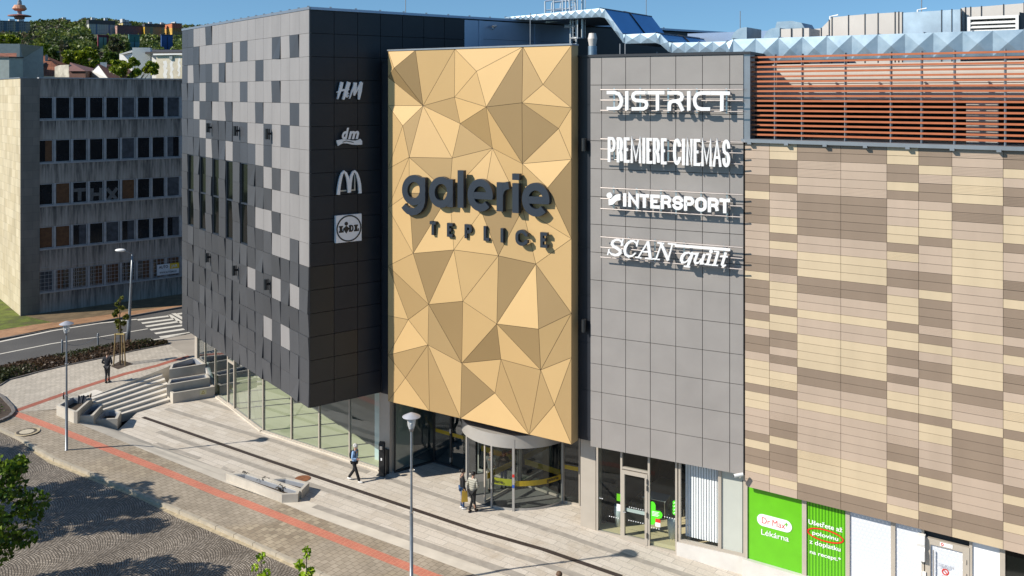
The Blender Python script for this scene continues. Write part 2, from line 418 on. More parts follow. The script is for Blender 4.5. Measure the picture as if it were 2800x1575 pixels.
# stone bands and the dark slot drain across the plaza
def band(pix, w, m, off=0.005): return strip('plaza_band' if m != 'drain_dark' else 'drain_channel', [G(x, y, PZ) for x, y in pix], w, PZ, off, m, AF)
band([(391, 1141), (700, 1248), (1000, 1349), (1300, 1450), (1700, 1577)], 0.23, 'drain_dark', 0.010)
band([(432, 1180), (480, 1198), (600, 1240), (790, 1306), (960, 1363), (1200, 1445), (1420, 1521), (1560, 1568), (1800, 1650)], 0.32, 'stone_band')
band([(455, 1118), (620, 1168), (760, 1209), (960, 1276), (1008, 1292)], 0.32, 'stone_band')
band([(520, 1086), (600, 1110), (690, 1138)], 0.3, 'stone_band')
band([(1050, 1304), (1130, 1333), (1260, 1376), (1330, 1398)], 0.28, 'stone_band')
band([(1365, 1405), (1500, 1450), (1640, 1497), (1760, 1535), (1900, 1580)], 0.28, 'stone_band')
band([(860, 1384), (1000, 1432), (1160, 1487), (1300, 1535), (1430, 1579)], 0.34, 'stone_band', 0.011)
band([(425, 1213), (470, 1228), (545, 1254)], 0.26, 'stone_band', 0.011)
# kerb of the street, sand in the gutter and the cobbled carriageway
kb = MB()
kk = [Vector(p) for p in kerb]
# close the curved end of the kerb at the left
for i in range(len(kk) - 1):
    p, q = kk[i], kk[i + 1]
    d = (q - p).xy.normalized(); nn = Vector((d.y, -d.x, 0)) * 0.16
    n = max(1, int((q - p).length / 1.0))
    for j in range(n):
        s0, s1 = p.lerp(q, j / n + 0.004), p.lerp(q, (j + 1) / n - 0.004)
        dz = Vector((0, 0, 0.018)); dn = Vector((0, 0, -0.3))
        kb.hexa([s0 + nn + dn, s1 + nn + dn, s1 + dn, s0 + dn, s0 + nn + dz, s1 + nn + dz, s1 + dz, s0 + dz])
tag(kb.build('kerb', 'concrete_kerb'), kind='structure')
cob = [p[:2] for p in kerb] + [xy(-6, 8), xy(-60, 8), xy(-62, 24)]
sheet('cobbled_street', cob + [G(-200, 1150, z_side)[:2]], z_cob, 0.0, 'cobbles', AF)
gut = []
for i, p in enumerate(kk[2:], 2):
    d = (kk[min(i + 1, len(kk) - 1)] - kk[i - 1]).xy.normalized(); nn = Vector((d.y, -d.x))
    wv = 0.12 + 0.14 * (0.5 + 0.5 * math.sin(i * 2.3))
    gut.append((p.xy + nn * 0.15, p.xy + nn * (0.15 + wv)))
sheet('gutter_sand', [g[0] for g in gut] + [g[1] for g in gut[::-1]], z_cob, 0.006, 'sand', AF)
# planting strip, carriageway, brick footpath, verge (all on the upper level)
U = lambda x, y: G(x, y, z_up)[:2]
hedge_far = [(-10, 1004), (60, 989), (170, 969), (267, 952), (356, 938), (424, 934), (452, 936)]
sheet('planting_bed', [p[:2] for p in hedge_k] + [U(x, y) for x, y in hedge_far[::-1]] + [U(-60, 1030), U(-120, 1150)], z_up, 0.03, 'soil', (), BF)
rd_far = [(-400, 1010), (0, 928), (300, 876), (440, 850), (520, 836), (700, 800)]
rd_near = [(-10, 1002), (60, 987), (170, 967), (267, 950), (356, 936), (424, 931), (480, 919), (560, 903), (720, 866)]
RZ = lambda x, y: z_up(x, y) - 0.1
V_ = lambda x, y: G(x, y, RZ)[:2]
sheet('road', [V_(x, y) for x, y in rd_far] + [U(x, y) for x, y in rd_near[::-1]] + [U(-60, 1030), U(-400, 1200)], RZ, 0.0, 'asphalt', (), BF)
strip('edge_line', [V_(x, y) for x, y in ((-200, 971), (0, 934.5), (170, 900), (270, 884), (374, 873))], 0.26, RZ, 0.005, 'road_paint', (), BF)
strip('centre_line', [V_(x, y) for x, y in ((-100, 990), (0, 968), (140, 940), (270, 922), (404, 899))], 0.16, RZ, 0.005, 'road_paint', (), BF)
strip('near_edge_line', [V_(x, y) for x, y in ((387, 935), (439, 926), (530, 909))], 0.2, RZ, 0.005, 'road_paint', (), BF)
for (a0, b0, a1, b1) in ((376, 875, 464, 864), (388, 884, 478, 872), (399, 893, 490, 879), (411, 902, 503, 889), (424, 912, 516, 898), (437, 922, 528, 909)):
    strip('crossing_stripe', [V_(a0, b0), V_(a1, b1)], 0.46, RZ, 0.005, 'road_paint', (), BF)
strip('crossing_stripe', [V_(462, 861), V_(500, 884)], 0.3, RZ, 0.005, 'road_paint', (), BF)
strip('crossing_stripe', [V_(474, 857), V_(512, 878)], 0.3, RZ, 0.005, 'road_paint', (), BF)
strip('crossing_stripe', [V_(484, 859), V_(530, 853)], 0.46, RZ, 0.005, 'road_paint', (), BF)
fp_n = [(-400, 1005), (0, 925), (300, 873), (440, 848), (520, 834), (700, 798)]
fp_f = [(-400, 985), (0, 904), (180, 871), (340, 851), (440, 838), (500, 836), (700, 795)]
sheet('footpath', [U(x, y) for x, y in fp_n] + [U(x, y) for x, y in ((700, 790), (500, 834), (440, 841), (360, 851), (180, 877), (0, 903), (-400, 978))], z_up, 0.006, 'brick_path', (), BF)
kb2 = MB(); q_ = [G(x, y, z_up) for x, y in fp_n]
for a_, b_ in zip(q_, q_[1:]):
    d = (b_ - a_).xy.normalized(); nn = Vector((d.y, -d.x, 0)) * 0.15; dn = Vector((0, 0, -0.3)); up = Vector((0, 0, 0.02))
    kb2.hexa([a_ + nn + dn, b_ + nn + dn, b_ + dn, a_ + dn, a_ + nn + up, b_ + nn + up, b_ + up, a_ + up])
tag(kb2.build('far_kerb', 'kerb_dark'), kind='structure')
kb3 = MB(); q_ = hedge_k
for a_, b_ in zip(q_, q_[1:]):
    d = (b_ - a_).xy.normalized(); nn = Vector((-d.y, d.x, 0)) * 0.09; dn = Vector((0, 0, -0.2)); up = Vector((0, 0, 0.06))
    kb3.hexa([a_ + dn, b_ + dn, b_ + nn + dn, a_ + nn + dn, a_ + up, b_ + up, b_ + nn + up, a_ + nn + up])
tag(kb3.build('bed_kerb', 'kerb_dark'), kind='structure')
sheet('verge', [xy(-110, 70), U(-400, 978), U(0, 903), U(180, 877), U(360, 851), U(440, 841), U(500, 834), U(700, 790), xy(-20, 110), xy(-70, 130)], z_up, 0.002, 'turf', (), BF)
mat('dirt', (0.15, 0.105, 0.055), 0.95, var=0.3, vs=1.5, bump=0.3)
_cb = G(58, 864, z_up).xy; _db = Vector((1.225, 1)).normalized(); _nb = Vector((_db.y, -_db.x))
sheet('bare_earth', [U(150, 883), U(180, 877), U(360, 851), U(440, 841), U(500, 834), U(700, 790), tuple(_cb + _db * 36 + _nb * .05), tuple(_cb + _db * .2 + _nb * .05), U(110, 874)], z_up, 0.008, 'dirt', (), BF)
# small planted corner at the far left with its rounded kerb
isl = [(-60, 1060), (0, 1087), (12, 1100), (28, 1117), (33, 1130), (22, 1142), (0, 1152), (-80, 1175)]
isl_p = [G(x, y, z_side) for x, y in isl]
sheet('corner_bed', [p[:2] for p in isl_p], z_side, 0.05, 'soil', AF)
kb4 = MB()
for a_, b_ in zip(isl_p, isl_p[1:]):
    d = (b_ - a_).xy.normalized(); nn = Vector((-d.y, d.x, 0)) * 0.16; dn = Vector((0, 0, -0.2)); up = Vector((0, 0, 0.12))
    kb4.hexa([a_ + dn, b_ + dn, b_ + nn + dn, a_ + nn + dn, a_ + up, b_ + up, b_ + nn + up, a_ + nn + up])
tag(kb4.build('corner_kerb', 'kerb_dark'), kind='structure')
# ---------------------------------------------------------------- materials of the shopping mall
attr_mat('tile_panels', 0.45, 0.0, 0.3, var=0.07, vs=1.1, streak=True)
attr_mat('tan_panels', 0.45, 0.0, 0.45, var=0.06, vs=1.2, streak=True)
mat('dark_panel', (0.019, 0.022, 0.029), 0.42, var=0.14, vs=0.8, spec=0.35)
mat('black_panel', (0.010, 0.011, 0.013), 0.35, var=0.1, spec=0.5)
mat('joint_dark', (0.012, 0.012, 0.013), 0.8, var=0.1)
mat('grey_panel', (0.305, 0.282, 0.265), 0.42, var=0.07, vs=0.7, spec=0.45)
mat('coping', (0.30, 0.31, 0.33), 0.35, 0.6, var=0.08)
mat('coping_dark', (0.05, 0.05, 0.055), 0.4, 0.3, var=0.08)
mat('blue_metal', (0.31, 0.39, 0.52), 0.34, 0.35, var=0.06, vs=0.6)
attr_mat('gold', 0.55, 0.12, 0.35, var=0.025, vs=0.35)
mat('gold_joint', (0.09, 0.055, 0.025), 0.6, var=0.1)
mat('frame_beige', (0.46, 0.41, 0.345), 0.45, 0.1, var=0.05)
mat('frame_dark', (0.03, 0.032, 0.034), 0.4, 0.2, var=0.1)
mat('steel', (0.55, 0.55, 0.54), 0.32, 0.8, var=0.06)
mat('white_paint', (0.80, 0.79, 0.77), 0.45, var=0.04)
mat('sign_white', (0.86, 0.86, 0.86), 0.4, var=0.02)
mat('sign_lilac', (0.90, 0.90, 0.93), 0.4, var=0.03)
mat('letter_grey', (0.026, 0.034, 0.048), 0.4, 0.1, var=0.05)
mat('black', (0.012, 0.012, 0.013), 0.5, var=0.1)
mat('interior_floor', (0.88, 0.68, 0.42), 0.6, var=0.07, vs=0.6)
mat('interior_dark', (0.035, 0.037, 0.038), 0.8, var=0.2, vs=0.5)
mat('interior_grey', (0.16, 0.16, 0.155), 0.8, var=0.15, vs=0.5)
mat('ceiling_dark', (0.03, 0.03, 0.03), 0.9)
mat('plinth', (0.62, 0.59, 0.55), 0.75, var=0.10, vs=1.1, bump=0.08)
mat('slat_orange', (0.43, 0.13, 0.05), 0.5, var=0.08, vs=3)
mat('louvre_back', (0.50, 0.46, 0.415), 0.6, var=0.05)
mat('green_film', (0.125, 0.47, 0.012), 0.3, var=0.06, vs=2, spec=0.5)
mat('green_sheet', (0.06, 0.28, 0.012), 0.3, var=0.12, vs=2)
mat('green_bright', (0.09, 0.74, 0.02), 0.4, var=0.04)
mat('green_panel', (0.50, 0.52, 0.47), 0.28, var=0.03, spec=0.6)
mat('blind_white', (0.84, 0.85, 0.86), 0.6, var=0.03)
mat('red_paint', (0.62, 0.03, 0.02), 0.5)
mat('yellow_paint', (0.36, 0.25, 0.01), 0.45, var=0.08)
glass('glass_teal', (0.69, 0.84, 0.85), 2.4)
glass('glass_dark', (0.30, 0.36, 0.36), 1.3)
glass('glass_clear', (0.95, 0.97, 0.97), 0.7)
k = NT('film_dots'); k.set(0.35)
g = k.n('NewGeometry'); sp = k.n('SeparateXYZ'); k.l(g.outputs['Position'], sp.inputs[0])
uu = k.math('ADD', k.math('MULTIPLY', sp.outputs[0], 0.828), k.math('MULTIPLY', sp.outputs[1], -0.56))
row = k.math('FLOOR', k.math('MULTIPLY', sp.outputs[2], 7.5))
fu = k.math('SUBTRACT', k.math('FRACT', k.math('ADD', k.math('MULTIPLY', uu, 7.5), k.math('MULTIPLY', row, 0.5))), 0.5)
fz = k.math('SUBTRACT', k.math('FRACT', k.math('MULTIPLY', sp.outputs[2], 7.5)), 0.5)
dd = k.math('SQRT', k.math('ADD', k.math('MULTIPLY', fu, fu), k.math('MULTIPLY', fz, fz)))
k.base(k.mix(k.math('LESS_THAN', dd, 0.2), (0.62, 0.65, 0.71), (0.88, 0.88, 0.88))); M['film_dots'] = k.m
k = NT('green_stripes'); k.set(0.3)
g = k.n('NewGeometry'); sp = k.n('SeparateXYZ'); k.l(g.outputs['Position'], sp.inputs[0])
uu = k.math('ADD', k.math('MULTIPLY', sp.outputs[0], 0.828), k.math('MULTIPLY', sp.outputs[1], -0.56))
tri = k.math('PINGPONG', uu, 0.055)
k.base(k.ramp(k.math('MULTIPLY', tri, 18.0), [(0.1, (0.045, 0.22, 0.005)), (0.8, (0.14, 0.52, 0.012))])); M['green_stripes'] = k.m
# galvanised duct: bright metal with cloudy patches
k = NT('duct_metal'); k.set(0.45, 0.85)
k.base(k.ramp(k.noise(k.pos(), 1.6, 5, 0.6), [(0.3, (0.22, 0.30, 0.37)), (0.7, (0.33, 0.42, 0.49))]))
rr = k.ramp(k.noise(k.pos(), 2.3, 3), [(0.3, (0.42,) * 3), (0.7, (0.55,) * 3)]); k.l(rr, k.p.inputs['Roughness']); M['duct_metal'] = k.m
mat('duct_sky_blue', (0.09, 0.33, 0.64), 0.22, 0.5, var=0.08, vs=0.7)  # top faces of the stepped duct: mirrored sky put into the base colour
mat('unit_beige', (0.58, 0.54, 0.50), 0.55, 0.1, var=0.06, vs=0.8)

# ---------------------------------------------------------------- frames of the facades
C_ = Vector(((847 - CX) / F * 40.62, 40.62))
d1 = Vector((0.757, -1)).normalized(); dr = Vector((1, 0.757)).normalized()
WLEN = 17.45
L_ = C_ - d1 * WLEN
FL = Fac(L_, d1)                                   # sunny tiled face, u from its far end to the corner
FR = Fac(C_, dr)                                   # shaded dark face
GX = Vector(((1065 - CX) / F * 42.0, 42.0))
FG = Fac(GX, (1.548, -1))                          # gold front
GW = FG.uv(1566, 600)[0]
FE = Fac((3.1, 36.8), (1.93, -1))                  # grey wing
EW = FE.uv(2034, 600)[0]
FT = Fac((8.60, 33.95), (1.478, -1))               # wing with brown and cream panels
TW = 13.5
ZW0, ZW1 = 3.69, 21.3
MALL = thing('shopping_mall', 'large shopping mall with a faceted gold entrance front between dark, grey and brown panelled wings', 'building', (0.0, 42.0, 0.0))
def pv(*vs): return [tuple(v[:2]) for v in vs]

# --- dark wing: core, panels, windows
body = MB()
def inset(f, u, w): return f.pt(u, 0, w)
c0 = FL.pt(WLEN, 0, -0.10) + Vector((0, 0, 0)); 
core = [FL.pt(0.0, 0, -0.10), FL.pt(WLEN - 0.10, 0, -0.10), FR.pt(34, 0, -0.10), FL.pt(0, 0, -0.10) + Vector((*(dr * 34), 0))]
body.prism(pv(*core), ZW0 + 0.02, ZW1 - 0.05, 0)
wing = body.build('tiled_wing', ['joint_dark'], MALL)
DARKS = {0: [0, 1, 4], 1: [0, 1, 2, 7, 9, 13, 15], 2: [0, 2, 3, 4, 6, 11], 3: [0, 1, 2, 4, 5, 9, 13], 4: [0, 1, 3, 4, 7, 11, 15],
         5: [0, 1, 2, 4, 5, 6, 7, 8, 9, 12, 14], 6: [0, 1, 2, 3, 5, 6, 8, 9, 10, 12], 7: [0, 2, 4, 6, 8, 10, 11, 13, 15],
         8: [0, 2, 4, 6, 8, 10, 11, 12], 9: [0, 2, 4, 6, 8, 10, 13], 10: [0, 2, 4, 6, 8, 10, 11, 12, 15]}
LIGHTS = {11: [], 12: [10, 13, 15], 13: [], 14: [12, 14], 15: [], 16: []}
LIGHTS[10] = [13, 14, 16]; LIGHTS[9] = [11, 12, 14, 15, 16]
ROWH = (21.17 - ZW0) / 17; COLW = WLEN / 17
WINC = (1, 3, 5, 7, 9)
pan = MB()
for r_ in range(17):
    for c_ in range(17):
        if r_ in (7, 8, 9, 10) and c_ in WINC: continue
        dark = (c_ in DARKS[r_]) if r_ < 9 else (c_ not in LIGHTS[r_])
        u0, u1 = c_ * COLW + 0.006, (c_ + 1) * COLW - 0.006
        z1 = 21.17 - r_ * ROWH - 0.006; z0 = z1 - ROWH + 0.012
        if dark:
            e = [0.0, 0.0, 0.0, 0.0]                # bl br tr tl push-out
            mode = rnd.random()
            amp = rnd.choice((0.03, 0.05, 0.085)) if r_ > 6 else rnd.choice((0.0, 0.0, 0.04, 0.06))
            if mode < 0.45: e[2] = amp; e[3] = amp * rnd.uniform(0.4, 1)
            elif mode < 0.7: e[1] = amp; e[2] = amp * 0.6
            elif mode < 0.9: e[1] = amp
            t = rnd.uniform(0.82, 1.15); bl__ = .004 if r_ < 7 else .001; col = ((0.066 - bl__) * t, 0.067 * t, (0.071 + bl__ * 1.6) * t)  # upper rows bluer: reflected sky put into the panel colour
        else:
            e = [0.0] * 4; t = rnd.uniform(0.97, 1.03); col = (0.265 * t, 0.252 * t, 0.248 * t)
        bw = 0.035
        p = [FL.pt(u0, z0, bw + e[0]), FL.pt(u1, z0, bw + e[1]), FL.pt(u1, z0, -0.08), FL.pt(u0, z0, -0.08),
             FL.pt(u0, z1, bw + e[3]), FL.pt(u1, z1, bw + e[2]), FL.pt(u1, z1, -0.08), FL.pt(u0, z1, -0.08)]
        pan.hexa(p, 0, col)
pan.build('tile_cladding', ['tile_panels'], wing)
# tall windows, two panes each
for c_ in WINC:
    u0, u1 = c_ * COLW + 0.03, (c_ + 1) * COLW - 0.03
    zt = 21.17 - 7 * ROWH; zb = 21.17 - 11 * ROWH
    w = MB(); fr = 0.05
    w.box(FL, u0, u0 + fr, zb, zt, -0.09, 0.0); w.box(FL, u1 - fr, u1, zb, zt, -0.09, 0.0)
    w.box(FL, u0 + fr, u1 - fr, zt - fr, zt, -0.09, 0.0); w.box(FL, u0 + fr, u1 - fr, zb, zb + fr, -0.09, 0.02)
    zm = (zb + zt) / 2
    w.box(FL, u0 + fr, u1 - fr, zm - 0.04, zm + 0.04, -0.09, 0.0)
    wo = w.build('window', ['letter_grey'], wing)
    for (a_, b_) in ((zb + fr, zm - 0.04), (zm + 0.04, zt - fr)):
        q = MB(); q.box(FL, u0 + fr, u1 - fr, a_, b_, -0.085, -0.06); q.build('pane', ['window_black'] if 'window_black' in M else [mat('window_black', (0.006, 0.008, 0.007), 0.06, spec=0.7)], wing)
# shaded face: dark cassettes, the far part plain blue-grey metal
sh = MB(); T1 = FR.uv(1270, 60)[0]; cw = T1 / 7
for r_ in range(17):
    for c_ in range(7):
        u0, u1 = c_ * cw + 0.012, (c_ + 1) * cw - 0.012
        if u0 > 3.9 and r_ > 3: continue
        z1 = 21.17 - r_ * ROWH - 0.012; z0 = z1 - ROWH + 0.024
        m_ = 1 if (r_, c_) in ((11, 0), (12, 0), (13, 0), (14, 0), (14, 1), (15, 0), (15, 1), (16, 0), (16, 1)) else 0
        sh.box(FR, max(u0, 0.0), u1, z0, z1, -0.10, 0.0 + (0.004 if m_ else 0), m_)
sh.build('dark_cladding', ['dark_panel', 'black_panel'], wing)
bl = MB()
bl.box(FR, T1, T1 + 0.85, 17.2, 21.12, -0.1, 0.01); bl.box(FR, T1 + 0.85, T1 + 1.1, 17.2, 21.12, -0.1, 0.06, 1)
bl.box(FR, T1 + 1.1, 12.6, 17.2, 20.2, -0.1, 0.01); bl.box(FR, T1 + 1.1, 12.6, 20.215, 21.12, -0.1, 0.01)
bl.box(FR, 12.6, 12.95, 17.2, 21.12, -0.1, 0.06, 1)
bl.box(FR, 12.95, 15.2, 17.2, 20.2, -0.1, 0.01); bl.box(FR, 12.95, 15.2, 20.215, 21.12, -0.1, 0.01)
bl.box(FR, 15.2, 34, 17.2, 21.1, -0.1, 0.012, 2)
bl.build('metal_cladding', ['blue_metal', 'blue_metal', 'dark_panel'], wing)
cp = MB()
cp.box(FL, -0.05, WLEN + 0.04, 21.18, ZW1, -0.5, 0.05); cp.box(FR, 0.02, 34, 21.18, ZW1 - 0.004, -0.5, 0.06, 1)
for i in range(18): cp.boxc(FL.pt(i * 1.0 + 0.3, ZW1, 0.0), (0.09, 0.05, 0.05)); cp.boxc(FR.pt(i * 1.25 + 1.0, ZW1, 0.0), (0.09, 0.05, 0.05))
cp.build('roof_edge', ['coping', 'blue_metal'], wing)
# underside lining
so = MB(); so.prism(pv(FL.pt(0.05, 0, -0.02), FL.pt(WLEN - 0.02, 0, -0.02), FR.pt(4.6, 0, -0.02), FR.pt(4.6, 0, -0.02) + Vector((*(-d1 * 17), 0))), ZW0 - 0.02, ZW0 + 0.015)
so.build('soffit', ['dark_panel'], wing)

# --- recessed block behind the gold front
rc = MB(); FRC = FG.off(w=-0.45)
rc.prism(pv(FRC.pt(-0.9, 0), FRC.pt(GW + 0.72, 0), FRC.pt(GW + 0.72, 0, -9), FRC.pt(-0.9, 0, -9)), 3.62, 18.95)
for (u0, u1) in ((-0.9, -0.35), (GW + 0.05, GW + 0.62)):
    for i in range(8): rc.box(FRC, u0 + 0.02, u1, 3.75 + i * 1.9, 3.75 + i * 1.9 + 1.88, 0, 0.02, 1)
rc.box(FRC, -0.9, GW + 0.74, 18.95, 19.03, -9, 0.05, 1)
rc.build('recess_wall', ['dark_panel', 'dark_panel'], MALL)

# --- gold front: triangulated facets read off the photograph, depths solved from how each facet catches the sun
def z6(x, y): return FG.uv(x / 2.415 + 1050, y / 2.415 + 100)
def z7(x, y): return FG.uv(x / 2.415 + 1050, y / 2.415 + 650)
GV = {}
for n_, x, y in (('T0', 35, 92), ('T1', 217, 88), ('T2', 477, 78), ('T3', 926, 65), ('T4', 1248, 58), ('V1', 90, 208), ('B1', 32, 268), ('V2', 245, 457), ('V3', 463, 400),
                 ('V4', 632, 230), ('V5', 707, 464), ('V6', 927, 437), ('V7', 1060, 317), ('R1', 1248, 470), ('V8', 496, 575), ('V9', 140, 588), ('V10', 190, 795), ('V11', 450, 803),
                 ('V12', 704, 738), ('V13', 926, 838), ('V14', 1155, 607), ('R2', 1248, 810), ('L1', 32, 455), ('L2', 32, 872), ('L3', 30, 1130), ('V15', 1103, 995), ('S1', 190, 1030),
                 ('Q', 440, 1038), ('PP', 660, 1150), ('MM', 920, 1138), ('R3', 1246, 1333)): GV[n_] = z6(x, y)
for n_, x, y in (('N1', 217, 98), ('N2', 484, 75), ('N3', 778, 113), ('N4', 1007, 172), ('L4', 28, 183), ('W1', 313, 435), ('W2', 543, 412), ('W3', 774, 558), ('W4', 1047, 593),
                 ('R4', 1247, 496), ('W5', 163, 540), ('L5', 27, 510), ('W6', 311, 700), ('W7', 515, 828), ('W8', 773, 802), ('W9', 1050, 866), ('R5', 1247, 788), ('L6', 27, 770),
                 ('W10', 148, 923), ('W11', 724, 1030), ('W12', 1135, 1098), ('X0', 25, 1055), ('X1', 310, 1132), ('X2', 514, 1178), ('X3', 967, 1293), ('X4', 1246, 1360)): GV[n_] = z7(x, y)
ZG0 = GV['X4'][1]; ZG1 = GV['T4'][1]
for n_ in GV:
    u, z = GV[n_]
    if n_[0] == 'T': z = ZG1
    if n_[0] == 'X': z = ZG0
    if n_ in ('T0', 'B1', 'L1', 'L2', 'L3', 'L4', 'L5', 'L6', 'X0'): u = 0.0
    if n_ in ('T4', 'R1', 'R2', 'R3', 'R4', 'R5', 'X4'): u = GW
    GV[n_] = (u, z)
TRI = '''T0 V1 T1 0;T0 B1 V1 0;T1 V1 V2 -3;T1 V2 T2 0;B1 V2 V1 -2;B1 L1 V2 1;T2 V2 V3 0;T2 V3 V4 1;T2 V4 T3 .3;V3 V5 V4 .2;V4 V5 T3 1.4;T3 V5 V6 -1.6;T3 V6 V7 -.8;T3 V7 T4 1;
T4 V7 R1 -1.2;V7 V6 R1 1.3;V6 V14 R1 .3;V6 V13 V14 -2;V5 V13 V6 -2;V14 V13 R2 .1;R1 V14 R2 .3;V2 V8 V3 -.6;V3 V8 V5 1.4;V8 V12 V5 -.8;V5 V12 V13 1.4;V2 V11 V8 1.5;V8 V11 V12 -.7;
V2 V10 V11 .2;V2 V9 V10 -.8;V2 L1 V9 .8;V9 L1 L2 -.3;V9 L2 V10 .3;V10 Q V11 -1.0;V11 Q V12 .1;V12 Q PP .0;V12 PP MM .5;V12 MM V13 .2;V13 MM V15 .5;V13 V15 R2 .9;V15 R3 R2 -1.8;V15 MM R3 .9;
V10 L2 L3 .1;V10 L3 S1 -.4;V10 S1 Q 1.0;S1 N1 Q -1.6;S1 L3 N1 .9;L3 L4 N1 .1;Q N1 N2 1.0;Q N2 PP .1;PP N2 N3 1.1;PP N3 MM -1.6;MM N3 N4 -.3;MM N4 R3 .9;N1 L4 W1 .2;N1 W1 N2 -2.6;N2 W1 W2 1.5;
N2 W2 N3 -.4;N3 W2 W3 .4;N3 W3 N4 -2.4;N4 W3 W4 1.6;N4 W4 R4 -2.2;N4 R4 R3 .7;L4 W5 W1 -.7;L4 L5 W5 .8;L5 L6 W5 -.4;W5 L6 W6 1.5;W5 W6 W1 .4;W1 W6 W7 -.8;W1 W7 W2 -2.5;W2 W7 W3 .5;
W3 W7 W8 -2.5;W3 W8 W9 1.1;W3 W9 W4 -1.8;W4 W9 R4 -.1;R4 W9 R5 -.9;L6 W10 W6 -.7;L6 X0 W10 .3;W10 X0 X1 .9;W10 X1 W6 -.9;W6 X1 X2 -1.2;W6 X2 W7 1.0;W6 W7 W6 0;W7 X2 W11 -2.2;W7 W11 W8 1.7;
W8 W11 X3 -.9;W8 X3 W9 -1.0;W11 X2 X3 1.6;W9 X3 W12 -.9;W9 W12 R5 1.1;W12 X3 X4 1.5;W12 X4 R5 -1.0'''
tri = []
for t in TRI.replace('\n', '').split(';'):
    a_, b_, c_, s_ = t.split()
    if len({a_, b_, c_}) == 3: tri.append((a_, b_, c_, float(s_)))
free = [n_ for n_ in GV if not (n_[0] in 'TX' or n_ in ('B1', 'L1', 'L2', 'L3', 'L4', 'L5', 'L6', 'R1', 'R2', 'R3', 'R4', 'R5'))]
ix = {n_: i for i, n_ in enumerate(free)}
rows, rhs = [], []
for a_, b_, c_, s_ in tri:
    (ua, za), (ub, zb), (uc, zc) = GV[a_], GV[b_], GV[c_]
    D = (ub - ua) * (zc - za) - (uc - ua) * (zb - za)
    if abs(D) < 1e-6: continue
    # gradient of w over (u, z) for unit depth at each vertex
    gu = {a_: (zb - zc) / D, b_: (zc - za) / D, c_: (za - zb) / D}
    gz = {a_: (uc - ub) / D, b_: (ua - uc) / D, c_: (ub - ua) / D}
    row = np.zeros(len(free)); wgt = abs(D) ** 0.5
    for q in (a_, b_, c_):
        if q in ix: row[ix[q]] += (0.495 * gu[q] - 0.588 * gz[q]) * wgt
    rows.append(row); rhs.append(s_ * 0.11 * wgt)
rows.append(np.eye(len(free)) * 0.06); rhs += [0.0] * len(free)
Aм = np.vstack(rows); sol = np.linalg.lstsq(Aм, np.array(rhs), rcond=None)[0]
GD = {n_: (float(np.clip(sol[ix[n_]], -0.24, 0.26)) if n_ in ix else 0.0) for n_ in GV}
for n_ in ('N3', 'N4', 'MM', 'PP', 'V15', 'Q', 'S1', 'N2', 'N1'): GD[n_] = min(max(GD[n_], -0.05), 0.16)   # calmer behind the lettering
W0 = 0.10
gm = MB()
for a_, b_, c_, s_ in tri:
    p = [FG.pt(*GV[q], W0 + GD[q]) for q in (a_, b_, c_)]; ce = (p[0] + p[1] + p[2]) / 3
    q_ = []
    for i in range(3):                               # leave a fine open joint round each facet
        v0, v1, v2 = p[i - 1], p[i], p[(i + 1) % 3]
        e1, e2 = (v0 - v1).normalized(), (v2 - v1).normalized()
        sn = max(0.2, (e1.cross(e2)).length)
        q_.append(v1 + (e1 + e2) * (0.0085 / sn))
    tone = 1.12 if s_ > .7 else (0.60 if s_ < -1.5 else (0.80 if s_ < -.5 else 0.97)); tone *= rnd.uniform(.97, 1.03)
    gm.poly(q_, 0, (0.55 * tone, 0.368 * tone, 0.168 * tone))       # bright and dim facets: light and shade put into the gold's colour
    gm.poly([x - Vector((*FG.n, 0)) * 0.03 for x in p], 1)
edge = [FG.pt(u, z, w) for w in (-0.44, W0) for (u, z) in ((0, ZG0), (GW, ZG0), (GW, ZG1), (0, ZG1))]
gm.faces(edge, [(0, 1, 5, 4), (2, 3, 7, 6), (3, 0, 4, 7), (0, 3, 2, 1), (1, 2, 6, 5)], 0, (0.56, 0.375, 0.18))
gm.box(FG, -0.03, GW + 0.03, ZG1 + 0.002, ZG1 + 0.07, -0.45, W0 + 0.03, 2)
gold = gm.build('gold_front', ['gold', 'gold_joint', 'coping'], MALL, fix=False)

# --- grey wing with square cassettes
gy = MB(); ZE0, ZE1 = 3.46, 18.93
gy.prism(pv(FE.pt(0.02, 0, -0.06), FE.pt(EW, 0, -0.06), FE.pt(EW, 0, -10), FE.pt(0.02, 0, -10)), ZE0 + 0.01, ZE1 - 0.02, 1)
ub = [FE.uv(x / 2.196 + 1580, 300)[0] for x in (75, 143, 287, 435, 588, 748, 912, 995)]
zb_ = [ZE1]; 
for i in range(16):
    zb_.append(ZE1 - (i + 1) * (ZE1 - ZE0) / 14.0)
zb_ = [z for z in zb_ if z > ZE0 - 0.05]
for i in range(len(ub) - 1):
    for j in range(len(zb_) - 1):
        a_ = rnd.uniform(-0.0015, 0.0015)
        gy.box(FE, ub[i] + 0.011, ub[i + 1] - 0.011, zb_[j + 1] + 0.011, zb_[j] - 0.011, -0.06, a_, 0)
gy.box(FE, -0.02, EW + 0.25, ZE1 + 0.003, ZE1 + 0.10, -10, 0.04, 2)
gy.box(FE, EW - 0.02, EW + 0.22, 15.75, ZE1, -0.8, -0.03, 4)
gy.box(FE, EW - 0.012, EW + 0.012, ZE0, 15.7, -0.3, -0.004, 1)
grey = gy.build('grey_wing', ['grey_panel', 'joint_dark', 'coping_dark', 'blue_metal', 'coping'], MALL)

